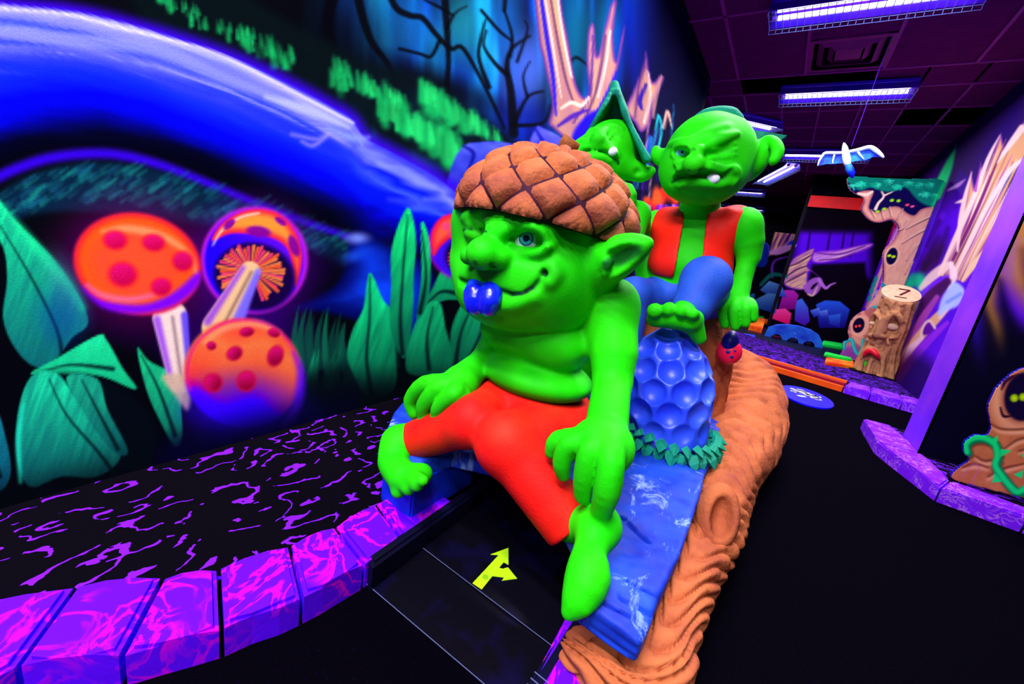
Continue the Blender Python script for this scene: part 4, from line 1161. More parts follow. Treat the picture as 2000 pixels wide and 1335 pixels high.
    ear = [A(1172, 528, 0.90), A(1200, 505, 0.875), A(1232, 488, 0.865), A(1262, 476, 0.86)]
    F.chain(ear, (0.045, 0.048, 0.036, 0.016), k=0.03, smooth=3)
    F.ell(A(1180, 528, 0.89), (0.030, 0.035, 0.038), k=0.02)
    F.chain([A(1182, 528, 0.835), A(1212, 504, 0.822), A(1248, 488, 0.83)], (0.022, 0.030, 0.010), k=0.008, op='sub', smooth=3)
    F.chain([A(1174, 524, 0.85), A(1186, 512, 0.84), A(1182, 534, 0.845)], (0.010, 0.012, 0.008), k=0.01, smooth=3)
    F.chain([L(-0.19, -0.02, -0.03), L(-0.235, -0.04, -0.01), L(-0.27, -0.06, 0.0)], (0.04, 0.035, 0.014), k=0.03, smooth=3)
    # belly and chest creases
    body = F.obj('body', M_skin, root, 2)
    D = (3, 10, 24)
    paint_lines(body, GREEN, [(smile, 0.006, D, 0.95), ([H(1062, 532), H(1070, 534)], 0.009, D, 0.9),
        ([H(1186, 520, -0.005), A(1212, 504, 0.85), A(1244, 488, 0.85)], 0.016, (3, 40, 30), 0.8),
        ([H(906, 449), H(922, 447), H(938, 448), H(951, 453)], 0.004, D, 0.9),
        ([H(958, 516), H(960, 517)], 0.007, D, 0.7), ([H(928, 512), H(929, 513)], 0.006, D, 0.7),
        ([H(1150, 1172), H(1138, 1192)], 0.0, D, 0.0)])
    body.matrix_parent_inverse = inv
    # eye
    look = unit(CP - eye_c + np.array([-0.15, 0.0, 0.02]))
    e = ball('eyeball', eye_c, er, M_eye, root, look); e.matrix_parent_inverse = inv
    # tongue
    T = Field((-0.80, 0.62, 0.55), (-0.45, 0.92, 0.78), 0.0032)
    tm = H(945, 556)
    ty = tm[1]
    T.chain(at_pts([(932, 556, ty + 0.03), (928, 575, ty - 0.02), (928, 596, ty - 0.022)]), (0.024, 0.0275, 0.024), k=0, smooth=3)
    T.chain(at_pts([(962, 560, ty + 0.03), (958, 578, ty - 0.02), (954, 598, ty - 0.022)]), (0.024, 0.0275, 0.024), k=0.008, smooth=3)
    t = T.obj('tongue', M_tongue, root, 2); t.matrix_parent_inverse = inv
    # trousers
    P = Field((-0.84, 0.56, 0.12), (-0.14, 1.14, 0.52), 0.005)
    P.ell((-0.50, 0.965, 0.355), (0.178, 0.152, 0.13), k=0)
    kR, kL = A(990, 866, 0.735), A(922, 822, 0.74)
    P.chain([(-0.415, 0.94, 0.345), kR], (0.092, 0.068), k=0.02)
    P.chain([(-0.59, 0.94, 0.345), kL], (0.088, 0.062), k=0.02)
    cR, cL = A(1118, 1028, 0.745), A(808, 860, 0.735)
    P.chain([kR, kR + (cR - kR) * 1.3], (0.066, 0.062), k=0.03)
    P.chain([kL, kL + (cL - kL) * 1.35], (0.060, 0.052), k=0.03)
    P.ell(kR, 0.07, k=0.02)
    P.chain([A(1040, 872, .66), A(1012, 868, .67), A(1000, 880, .67)], (0.002, 0.006, 0.002), k=0.012, op='sub', smooth=3)
    P.cut(cR, cR - kR, lo=(-0.36, 0.55, 0.1), hi=(-0.1, 0.9, 0.40))
    P.cut(cL, cL - kL, lo=(-0.9, 0.55, 0.1), hi=(-0.66, 0.9, 0.45))
    P.cut((-0.50, 0.95, 0.425), (0.03, 0.05, 1.0), lo=(-0.9, 0.78, 0.30), hi=(-0.1, 1.2, 0.6))
    p = P.obj('trousers', M_redcloth, root, 2); p.matrix_parent_inverse = inv
    return root, R, hc, F
M_tongue = paint('tongue_blue', (8, 20, 235), 0.25, 0.5, (20, 40, 240), 12.0, bump=0.1, bscale=80)
M_redcloth = paint('red_cloth_paint', (232, 22, 16), 0.6, 0.12, (240, 44, 20), 7.0, bump=0.12, bscale=160)
gob1, g1R, g1c, g1F = goblin_winking()

# acorn cap with raised diamond scales
M_scale = paint('acorn_scale', (180, 98, 56), 0.7, 0.1, (142, 70, 52), 14.0, 0.4, 0.7, bump=0.35, bscale=120)
M_acorn = paint('acorn_groove', (62, 26, 44), 0.8, 0.1, (40, 14, 30), 20.0)
M_stem = paint('acorn_stem', (150, 84, 34), 0.7, 0.15, (96, 48, 26), 18.0, bump=0.3, bscale=60)
def acorn_cap(parent, Rh, hc):
    a, rl = math.radians(10), math.radians(-3)
    X = unit(Rh[0] * math.cos(rl) - Rh[2] * math.sin(rl)); Z = unit(Rh[2] * math.cos(rl) + Rh[0] * math.sin(rl))
    Z = unit(Z * math.cos(a) - Rh[1] * math.sin(a)); Y = np.cross(Z, X)
    base = hc + Rh[2] * 0.046 - Rh[1] * 0.006 + Rh[0] * 0.012
    Y = Y * 0.98
    M = Matrix(((X[0], Y[0], Z[0], base[0]), (X[1], Y[1], Z[1], base[1]), (X[2], Y[2], Z[2], base[2]), (0, 0, 0, 1)))
    RB, HT = 0.222, 0.172
    def prof(v):
        """v 0 rim .. 1 apex -> r, z"""
        ang = v * math.pi / 2
        r = RB * max(0.0, math.cos(ang)) ** 0.72 * (1 + 0.05 * math.sin(min(1, v * 3) * math.pi)); z = HT * math.sin(ang) ** 0.9 - 0.012 * (1 - v)
        return r, z
    def pt(th, v, out=0.0):
        r, z = prof(min(max(v, 0), 1)); r2, z2 = prof(min(max(v, 0) + 0.01, 1.0)); r1, z1 = prof(max(min(v, 1) - 0.01, 0.0))
        tx, tz = r2 - r1, z2 - z1; n = math.hypot(tx, tz) + 1e-9; nr, nz = tz / n, -tx / n
        return ((r + out * nr) * math.cos(th), (r + out * nr) * math.sin(th), z + out * nz)
    V = []; Fc = []; nu, nv = 48, 20
    for j in range(nv):
        for i in range(nu): V.append(pt(2 * math.pi * i / nu, j / nv))
    V.append((0, 0, prof(1)[1])); top = len(V) - 1
    for j in range(nv - 1):
        for i in range(nu): Fc.append((j * nu + i, j * nu + (i + 1) % nu, (j + 1) * nu + (i + 1) % nu, (j + 1) * nu + i))
    for i in range(nu): Fc.append(((nv - 1) * nu + i, (nv - 1) * nu + (i + 1) % nu, top))
    rim = len(V)
    for rr, zz in ((RB - 0.03, -0.012), (RB - 0.04, 0.03)):
        for i in range(nu): V.append((rr * math.cos(2 * math.pi * i / nu), rr * math.sin(2 * math.pi * i / nu), zz))
    for i in range(nu):
        k = (i + 1) % nu
        Fc.append((k, i, rim + i, rim + k)); Fc.append((rim + k, rim + i, rim + nu + i, rim + nu + k))
    cap = pyd('acorn_cap', V, Fc, M_acorn, parent, True)
    cap.matrix_parent_inverse = Matrix.Translation((0.50, -0.95, -0.22)); cap.matrix_basis = M
    cap['label'] = 'brown acorn cap with diamond scales and a stem'
    n = 12
    lev = [-0.16, 0.0, 0.17, 0.34, 0.51, 0.68, 0.84, 0.97]
    g = 7
    for i in range(len(lev) - 2):
        V = []; Fc = []
        for p in range(g):
            for q in range(g):
                aa, bb = p / (g - 1), q / (g - 1)
                th = (aa - bb) * math.pi / n * 0.995
                s = aa + bb
                v = np.interp(s, [0, 1, 2], lev[i:i + 3])
                e = (1 - abs(2 * aa - 1) ** 3) * (1 - abs(2 * bb - 1) ** 3)
                out = -0.003 + 0.020 * e ** 0.40 * (1.25 - 0.35 * s * 0.8)
                if v < 0: out = min(out, 0.011)
                V.append(pt(th, max(v, 0.0), out))
        for p in range(g - 1):
            for q in range(g - 1): Fc.append((p * g + q, (p + 1) * g + q, (p + 1) * g + q + 1, p * g + q + 1))
        me = bpy.data.meshes.new('scale'); me.from_pydata(V, [], Fc); me.materials.append(M_scale)
        me.polygons.foreach_set('use_smooth', [True] * len(me.polygons)); me.update()
        for j in range(n):
            o = bpy.data.objects.new('scale', me); COL.objects.link(o); o.parent = cap
            o.rotation_euler = (0, 0, 2 * math.pi * (j + 0.5 * (i % 2)) / n)
    pts = [(0, 0, HT - 0.01), (0.008, -0.002, HT + 0.02), (0.018, -0.006, HT + 0.036), (0.024, -0.006, HT + 0.048)]
    V, Fc = tube(pts, [0.032, 0.024, 0.0255, 0.023], 16)
    pyd('stem', V, Fc, M_stem, cap, True)
    return cap
acorn_cap(gob1, g1R, g1c)

# ================================================================== blue stone slab, golf-ball dome, twisted root, tunnel lane
def stone_blue(name, rgb=(14, 66, 205), rgb2=(6, 30, 170), chalk=(150, 190, 245), amt=0.62):
    m, nt, bs = new_mat(name)
    tc = nt.nodes.new('ShaderNodeTexCoord')
    n = nt.nodes.new('ShaderNodeTexNoise'); n.inputs['Scale'].default_value = 7; n.inputs['Detail'].default_value = 6
    nt.links.new(tc.outputs['Object'], n.inputs['Vector'])
    r = nt.nodes.new('ShaderNodeValToRGB'); r.color_ramp.elements[0].position = 0.35; r.color_ramp.elements[1].position = 0.65
    r.color_ramp.elements[0].color = hexc(*rgb2); r.color_ramp.elements[1].color = hexc(*rgb)
    nt.links.new(n.outputs['Fac'], r.inputs[0])
    # chalky scratches
    mp = nt.nodes.new('ShaderNodeMapping'); mp.inputs['Scale'].default_value = (3.2, 1.5, 1); mp.inputs['Rotation'].default_value = (0, 0, 0.5)
    nt.links.new(tc.outputs['Object'], mp.inputs[0])
    n2 = nt.nodes.new('ShaderNodeTexNoise'); n2.inputs['Scale'].default_value = 3.4; n2.inputs['Detail'].default_value = 9; n2.inputs['Roughness'].default_value = 0.72; n2.inputs['Distortion'].default_value = 0.8
    nt.links.new(mp.outputs[0], n2.inputs['Vector'])
    mr = nt.nodes.new('ShaderNodeMapRange'); mr.inputs[1].default_value = amt; mr.inputs[2].default_value = amt + 0.14
    nt.links.new(n2.outputs['Fac'], mr.inputs[0])
    mc = nt.nodes.new('ShaderNodeMix'); mc.data_type = 'RGBA'; mc.inputs[7].default_value = hexc(*chalk)
    nt.links.new(mr.outputs[0], mc.inputs[0]); nt.links.new(r.outputs[0], mc.inputs[6])
    nt.links.new(mc.outputs[2], bs.inputs['Base Color'])
    b = nt.nodes.new('ShaderNodeBump'); b.inputs['Strength'].default_value = 0.5; b.inputs['Distance'].default_value = 0.008
    nt.links.new(n.outputs['Fac'], b.inputs['Height']); nt.links.new(b.outputs[0], bs.inputs['Normal'])
    bs.inputs['Roughness'].default_value = 0.6; bs.inputs['Specular IOR Level'].default_value = 0.25
    return m
M_slab = stone_blue('blue_stone', (22, 76, 214), (4, 22, 150), (170, 205, 250), 0.565)
M_slableg = stone_blue('blue_stone_leg', (10, 60, 230), (4, 24, 200), (60, 120, 240), 0.66)

def bench():
    root = tag(empty('stone_bench', (-0.45, 1.3, 0)), 'blue chiselled stone slab bench the winking goblin sits on', 'bench')
    ST, SB = 0.222, 0.165
    out = [(-0.035, 0.600), (-0.030, 0.95), (-0.045, 1.35), (-0.055, 1.75), (-0.075, 2.10), (-0.30, 2.22), (-0.70, 2.10), (-1.02, 1.75), (-1.14, 1.40), (-1.10, 1.10), (-0.93, 0.84), (-0.79, 0.665),
           (-0.66, 0.665), (-0.63, 0.80), (-0.53, 0.845), (-0.42, 0.835), (-0.30, 0.80), (-0.22, 0.74), (-0.165, 0.64), (-0.15, 0.60)]
    S = Field((-1.2, 0.54, 0.14), (0.02, 2.28, 0.26), 0.005)
    # slab solid: distance to the outline combined with its height
    q = S.region(S.lo, S.lo + S.h * S.n); sl, X, Y, Z = q
    XX, YY = np.meshgrid(S.ax[0], S.ax[1], indexing='ij')
    P = np.array(out + out[:1]); d, t = Canvas.segd(None, XX, YY, P)
    ins = np.zeros(XX.shape, bool)
    for i in range(len(out)):
        ax, ay = P[i]; bx, by = P[i + 1]
        if ay == by: continue
        ins ^= ((ay > YY) != (by > YY)) & (XX < (bx - ax) * (YY - ay) / (by - ay) + ax)
    sd = np.where(ins, -d, d)
    bumps = (fbm(XX * 11, YY * 11, 71, 3) - 0.5) * 0.026
    sdn = sd + (fbm(XX * 14, YY * 14, 73, 2) - 0.5) * 0.008
    zc, hh = (ST + SB) / 2, (ST - SB) / 2
    top = ST + bumps - 0.006
    dz = np.maximum(Z - top[:, :, None], SB - Z)
    a = sdn[:, :, None] + 0.008; b = dz + 0.008
    D = np.minimum(np.maximum(a, b), 0) + np.sqrt(np.maximum(a, 0) ** 2 + np.maximum(b, 0) ** 2) - 0.008
    S.D[:] = D.astype(np.float32)
    # chiselled lines across the front end and one farther back
    def chisel(p, q, r):
        pts = []
        for t in np.linspace(0, 1, 9):
            x, y = p[0] + (q[0] - p[0]) * t, p[1] + (q[1] - p[1]) * t
            i = int(np.clip((x - S.lo[0]) / S.h, 0, S.n[0] - 1)); j = int(np.clip((y - S.lo[1]) / S.h, 0, S.n[1] - 1))
            pts.append((x, y, top[i, j] - 0.001))
        S.chain(pts, r, k=0.0, op='sub'); S.chain([(u_, v_, w_ - 0.009) for u_, v_, w_ in pts], r * 0.75, k=0.0, op='sub')
    for a_, b_, r_ in (((1176, 1178), (1262, 1222), 0.006), ((1212, 1172), (1270, 1200), 0.0055), ((1228, 1140), (1284, 1166), 0.0065)):
        chisel(P2(*a_, 0.216), P2(*b_, 0.216), r_)
    S.chain([(-0.16, 0.597, 0.196), (-0.09, 0.594, 0.199), (-0.03, 0.597, 0.195)], 0.006, k=0.0, op='sub'); S.chain([(-0.16, 0.599, 0.181), (-0.03, 0.598, 0.178)], 0.005, k=0.0, op='sub')
    for a_, b_ in (((-0.17, 0.90), (-0.10, 0.86)), ((-0.06, 1.97), (-0.18, 1.96)), ((-1.08, 1.30), (-0.96, 1.28)), ((-1.04, 1.02), (-0.92, 1.06))): chisel(a_, b_, 0.008)
    for c in ((-0.11, 0.80), (-0.12, 0.785), (-0.085, 0.93), (-0.16, 1.02), (-0.13, 1.15), (-0.08, 1.10)):
        S.ell((c[0], c[1], ST + 0.002), (0.020, 0.014, 0.011), k=0.006, op='sub')
    o = S.obj('slab', M_slab, root, 1); o.matrix_parent_inverse = Matrix.Translation((0.45, -1.3, 0))
    # left leg block, right and rear supports
    def leg(pts, z0, z1, m):
        bm = bmesh.new(); a, b = prism(bm, pts, z0, z1)
        es = [e for e in bm.edges if abs(e.verts[0].co.z - e.verts[1].co.z) > 0.02]
        bmesh.ops.bevel(bm, geom=es, offset=0.006, segments=2, affect='EDGES')
        l = bm_obj('leg', bm, m, root); l.matrix_parent_inverse = Matrix.Translation((0.45, -1.3, 0)); return l
    leg([(-0.765, 0.668), (-0.635, 0.660), (-0.640, 0.92), (-0.90, 1.10), (-0.95, 0.95)], 0.06, 0.172, M_slableg)
    leg([(-1.08, 1.15), (-0.80, 1.10), (-0.70, 1.85), (-0.98, 1.68), (-1.10, 1.40)], 0.06, 0.172, M_slableg)
    leg([(-0.16, 0.95), (-0.06, 0.95), (-0.10, 2.0), (-0.26, 2.0)], 0.0, 0.172, M_slableg)
    return root
bench()

# the black lane that runs under the slab, with its rails and the arrow sign
M_lane = paint('black_lane', (4, 3, 12), 0.45, 0.12, (10, 6, 60), 7.0, 0.5, 0.8, bump=0.05, bscale=90)
M_rail = paint('black_rail', (5, 4, 16), 0.45, 0.15, (8, 8, 40), 5.0)
M_edge = paint('rail_edge_metal', (96, 104, 150), 0.3, 0.5)
M_arrow = paint('arrow_paint', (176, 232, 20), 0.6, 0.1, (160, 220, 16), 9.0)
M_smudge = paint('arrow_smudge', (128, 180, 22), 0.6, 0.1)
lane = tag(empty('golf_lane', (-0.4, 0.9, 0)), 'black putting lane running under the blue slab', 'lane')
LI = Matrix.Translation((0.4, -0.9, 0))
def lane_part(name, bm, mat, parent=None):
    o = bm_obj(name, bm, mat, parent or lane)
    if parent is None: o.matrix_parent_inverse = LI
    return o
pL0, pL1 = P2(735, 1128, 0.0), (-0.615, 0.70)
bm = bmesh.new(); prism(bm, [(-0.615, 0.505), (-0.165, 0.520), (-0.17, 0.664), (-0.615, 0.664)], 0.0, 0.006); lane_part('front_plate', bm, M_lane)
bm = bmesh.new(); v = prism(bm, [(-0.612, 0.664), (-0.172, 0.664), (-0.172, 1.6), (-0.612, 1.6)], 0.0, 0.012); lane_part('ramp', bm, M_lane)
def rail(xa, ya, xb, yb, w, z):
    d = unit((xb - xa, yb - ya)); n = np.array([-d[1], d[0]]) * w / 2
    bm = bmesh.new()
    a, b = prism(bm, [(xa - n[0] + d[0] * .01, ya - n[1]), (xa + n[0], ya + n[1] + .01), (xb + n[0], yb + n[1]), (xb - n[0], yb - n[1])][::-1], 0.0, z)
    es = [e for e in bm.edges if e.verts[0].co.z > z - 1e-4 and e.verts[1].co.z > z - 1e-4]
    bmesh.ops.bevel(bm, geom=es, offset=0.008, segments=3, affect='EDGES')
    return bm
r = lane_part('rail', rail(-0.592, 0.50, -0.628, 1.5, 0.034, 0.074), M_rail)
bm = bmesh.new(); add_box(bm, (-0.597, 0.86, 0.015), (0.003, 0.36, 0.003)); o = lane_part('edge_strip', bm, M_edge)
r = lane_part('rail', rail(-0.172, 0.52, -0.168, 1.5, 0.03, 0.055), M_rail)
for i, (ya) in enumerate((0.535, 0.548, 0.562)):
    bm = bmesh.new(); add_box(bm, (-0.172, ya, 0.0555), (0.03, 0.0016, 0.0012)); o = lane_part('rail_stripe', bm, M_edge)
bm = bmesh.new(); add_box(bm, (-0.39, 0.512, 0.0065), (0.44, 0.0012, 0.001), rot=Matrix.Rotation(0.033, 3, 'Z')); lane_part('plate_seam', bm, M_edge)
bm = bmesh.new(); add_box(bm, (-0.39, 0.664, 0.0125), (0.44, 0.001, 0.001)); lane_part('plate_seam', bm, M_edge)
# arrow: straight on and a branch to the right
ar = tag(empty('arrow_sign', tuple(at_z(960, 1110, 0.014))), 'yellow green forked arrow on the black lane', 'arrow')
AL = [(923, 1138), (974, 1083), (958, 1082), (993, 1069), (993, 1102), (984, 1097), (975, 1108), (982, 1110), (992, 1107), (1010, 1129), (980, 1133), (985, 1127), (962, 1124), (941, 1150)]
AZ = 0.0135
pts = [at_z(a, b, AZ) for a, b in AL]
bm = bmesh.new(); plate(bm, pts, (0, 0, -0.0012)); o = bm_obj('arrow_shape', bm, M_arrow, ar); o.matrix_parent_inverse = Matrix.Translation(-Vector(ar.location))
bm = bmesh.new()
c = at_z(948, 1126, AZ + 0.0004); plate(bm, [c + np.array([0.008 * math.cos(t), 0.008 * math.sin(t), 0]) for t in np.linspace(0, 2 * math.pi, 14, endpoint=False)], (0, 0, -0.0004))
o = bm_obj('smudge', bm, M_smudge, ar); o.matrix_parent_inverse = Matrix.Translation(-Vector(ar.location))

# violet stone under the root end
bm = bmesh.new(); prism(bm, [P2(a_, b_, 0.05) for a_, b_ in [(1030, 1345), (1104, 1206), (1150, 1212), (1210, 1290), (1265, 1345), (1230, 1420), (1060, 1420)]], 0.0, 0.05)
bmesh.ops.bevel(bm, geom=[e for e in bm.edges if e.verts[0].co.z > 0.04 and e.verts[1].co.z > 0.04], offset=0.006, segments=2, affect='EDGES')
tag(bm_obj('trim_8', bm, M_stone), 'violet marbled stone under the root end', kind='structure')

# ------------------------------------------------------------------ golf-ball dome
M_golf = paint('golf_dome_blue', (34, 70, 255), 0.42, 0.6, (60, 100, 255), 5.0, bump=0.08, bscale=60)
M_leafcol = paint('collar_teal', (18, 160, 122), 0.6, 0.2, (10, 120, 104), 12.0, bump=0.2, bscale=60)
def golf_dome():
    c = np.array([-0.205, 1.44, 0.215])
    root = tag(empty('golf_dome', tuple(c)), 'blue dimpled golf ball dome in a ring of teal leaves', 'statue')
    G = Field((c[0] - 0.2, c[1] - 0.2, 0.20), (c[0] + 0.2, c[1] + 0.2, 0.68), 0.0042)
    rx, ht = 0.150, 0.40
    G.ell((c[0], c[1], 0.40), (rx, rx, 0.225), k=0)
    G.cone((c[0], c[1], 0.25), (c[0], c[1], 0.40), rx - 0.010, rx, k=0.03)
    rows = [(0.605, 4, 0.1), (0.560, 8, 0.3), (0.495, 10, 0.0), (0.425, 10, 0.45), (0.352, 10, 0.0), (0.285, 10, 0.5)]
    for z, n, off in rows:
        t = (z - 0.40) / 0.225
        r = rx * math.sqrt(max(0.05, 1 - t * t)) if z > 0.40 else rx
        for k in range(n):
            a = 2 * math.pi * (k + off) / n
            nrm = unit((math.cos(a), math.sin(a), 0.75 * max(t, 0) / math.sqrt(max(0.05, 1 - t * t))))
            p = np.array([c[0] + r * math.cos(a), c[1] + r * math.sin(a), z])
            G.ell(p + nrm * 0.021, 0.046, k=0.006, op='sub')
    G.cut((c[0], c[1], 0.228), (0, 0, -1))
    o = G.obj('dome', M_golf, root, 1); o.matrix_parent_inverse = Matrix.Rotation(-0.20, 4, 'Y') @ Matrix.Translation(tuple(-c))
    # collar: two rings of thick folded leaves
    def leafmesh():
        V = [(0, 0, 0), (-0.020, 0.018, 0.006), (0.020, 0.018, 0.006), (0, 0.022, 0.020), (-0.017, 0.040, 0.0), (0.017, 0.040, 0.0), (0, 0.042, 0.015), (0, 0.060, -0.012), (0, 0.02, -0.012), (0, 0.04, -0.014)]
        Fq = [(0, 3, 1), (0, 2, 3), (1, 3, 6, 4), (3, 2, 5, 6), (4, 6, 7), (6, 5, 7), (0, 1, 8), (0, 8, 2), (1, 4, 9, 8), (2, 8, 9, 5), (4, 7, 9), (5, 9, 7)]
        me = bpy.data.meshes.new('collar_leaf'); me.from_pydata(V, [], Fq); me.materials.append(M_leafcol); me.update()
        return me
    me = leafmesh(); rr = random.Random(5)
    for ring, (n, rad, z, sc, tilt) in enumerate(((26, 0.140, 0.262, 0.85, 0.15), (28, 0.138, 0.244, 1.0, -0.45))):
        for k in range(n):
            a = 2 * math.pi * (k + 0.5 * ring) / n
            o = bpy.data.objects.new('collar_leaf', me); COL.objects.link(o); o.parent = root
            s = sc * rr.uniform(0.85, 1.15)
            o.matrix_basis = Matrix.Translation((rad * math.cos(a), rad * math.sin(a), z - c[2])) @ Matrix.Rotation(a - math.pi / 2, 4, 'Z') @ Matrix.Rotation(tilt + rr.uniform(-.2, .2), 4, 'X') @ Matrix.Diagonal((s, s, s * 1.3, 1))
    return root
golf_dome()

# ------------------------------------------------------------------ the twisted root and stump
M_root = paint('root_bark', (186, 100, 58), 0.75, 0.08, (150, 72, 52), 9.0, 0.42, 0.72, bump=0.4, bscale=70, detail=5)
M_hole = paint('knot_hole', (120, 62, 56), 0.8, 0.1, (84, 40, 44), 14.0)
def wrinkled(path, rad, n, sides, wr_freq, wr_amp, seed, groove_amp=0.0, groove_n=9, twist=0.0):
    """tube along path; wr_* ring wrinkles, groove_* lengthwise furrows"""
    P = catmull(np.c_[np.asarray(path, float), np.asarray(rad, float)], max(2, n // (len(path) - 1)))
    m = len(P); V = np.zeros((m, sides, 3))
    ref = np.array([0, 0, 1.0]); s = np.r_[0, np.cumsum(np.linalg.norm(np.diff(P[:, :3], axis=0), axis=1))]
    for i in range(m):
        t = unit(P[min(i + 1, m - 1), :3] - P[max(i - 1, 0), :3])
        a = unit(np.cross(t, ref)) if abs(t @ ref) < 0.98 else unit(np.cross(t, (1, 0, 0)))
        b = np.cross(a, t); ref = b
        th = np.linspace(0, 2 * math.pi, sides, endpoint=False)
        u = np.cos(th) * 1.3 + seed; v = np.sin(th) * 1.3
        ph = wr_freq * (s[i] - 0.24 * s[i] ** 2 / max(s[-1], 0.1)) + 2.6 * fbm(u * 0.8 + 5, v * 0.8 + s[i] * 1.6, seed + 3, 2) * 1.6 + 0.45 * np.sin(th + seed + s[i] * 3) + 0.3 * np.sin(2 * th - s[i] * 5)
        w = np.abs(np.sin(ph * math.pi)) ** 0.38
        amp = 0.45 + 1.1 * fbm(u * 0.9 + 20, v * 0.9 + s[i] * 3.1, seed + 5, 2)
        w = 0.75 + (w - 0.75) * amp
        r = P[i, 3] * (1 + 0.10 * (fbm(u * 1.3, v * 1.3 + s[i] * 5, seed, 3) - 0.5) * 2) + wr_amp * (w - 0.75)
        if groove_amp:
            g = np.abs(np.sin((th + twist * s[i] + 0.5 * fbm(u, v + s[i] * 6, seed + 9, 2)) * groove_n / 2)) ** 0.6
            r = r + groove_amp * (g - 0.7)
        V[i] = P[i, :3] + r[:, None] * (np.cos(th)[:, None] * a + np.sin(th)[:, None] * b)
    idx = np.arange(m * sides).reshape(m, sides); nx = np.roll(idx, -1, 1)
    Q = np.stack([idx[:-1], nx[:-1], nx[1:], idx[1:]], -1).reshape(-1, 4)
    me = np_mesh('root', V.reshape(-1, 3), Q)
    bm = bmesh.new(); bm.from_mesh(me); bm.edges.ensure_lookup_table()
    bmesh.ops.holes_fill(bm, edges=[e for e in bm.edges if e.is_boundary], sides=0)
    bmesh.ops.recalc_face_normals(bm, faces=bm.faces)
    bm.to_mesh(me); bm.free()
    return me
def tree_root():
    root = tag(empty('tree_root', (0.05, 1.4, 0)), 'wrinkled tan tree root and stump curling along the blue slab', 'tree root')
    inv = Matrix.Translation((-0.05, -1.4, 0))
    spec = [(1118, 1262, 0.055, 26), (1150, 1278, 0.075, 44), (1215, 1312, 0.080, 62), (1275, 1300, 0.095, 66), (1302, 1235, 0.100, 50), (1326, 1165, 0.10, 50), (1352, 1110, 0.10, 48), (1380, 1050, 0.105, 54), (1402, 985, 0.115, 52), (1424, 915, 0.125, 56),
            (1444, 860, 0.14, 66), (1456, 805, 0.17, 72), (1440, 755, 0.22, 66), (1400, 730, 0.26, 60)]
    path = []; rad = []
    for px, py, z, hw in spec:
        p = at_z(px, py, z); path.append(p); rad.append(hw * ((p - CP) @ CF) / FPX)
    path.append(path[-1] + np.array([-0.12, 0.05, 0.0])); rad.append(rad[-1] * 0.9)
    o = link('root', wrinkled(path, rad, 460, 100, 15.0, 0.030, 11), M_root, root, True); o.matrix_parent_inverse = inv
    # knot: a swollen ring with a hollow
    kc = at_y(1408, 1010, 1.10); kn = unit(CP - kc + np.array([0.35, 0, 0.0]))
    R = frame(kn)
    K = Field(kc - 0.12, kc + 0.12, 0.004)
    K.ell(kc - R[1] * 0.03, (0.052, 0.060, 0.088), R, k=0); K.ell(kc + R[1] * 0.026, (0.027, 0.050, 0.056), R, k=0.020, op='sub')
    o = K.obj('knot', M_root, root, 1); o.matrix_parent_inverse = inv
    # stump the frowning goblin sits on
    path = [(-0.27, 2.02, 0.02), (-0.285, 2.0, 0.20), (-0.30, 1.96, 0.36), (-0.32, 1.93, 0.50), (-0.345, 1.91, 0.60), (-0.36, 1.91, 0.635)]
    o = link('stump', wrinkled(path, [0.27, 0.235, 0.215, 0.215, 0.21, 0.18], 60, 110, 1.0, 0.004, 23, 0.022, 15, 1.2), M_root, root, True); o.matrix_parent_inverse = inv
    return root
tree_root()

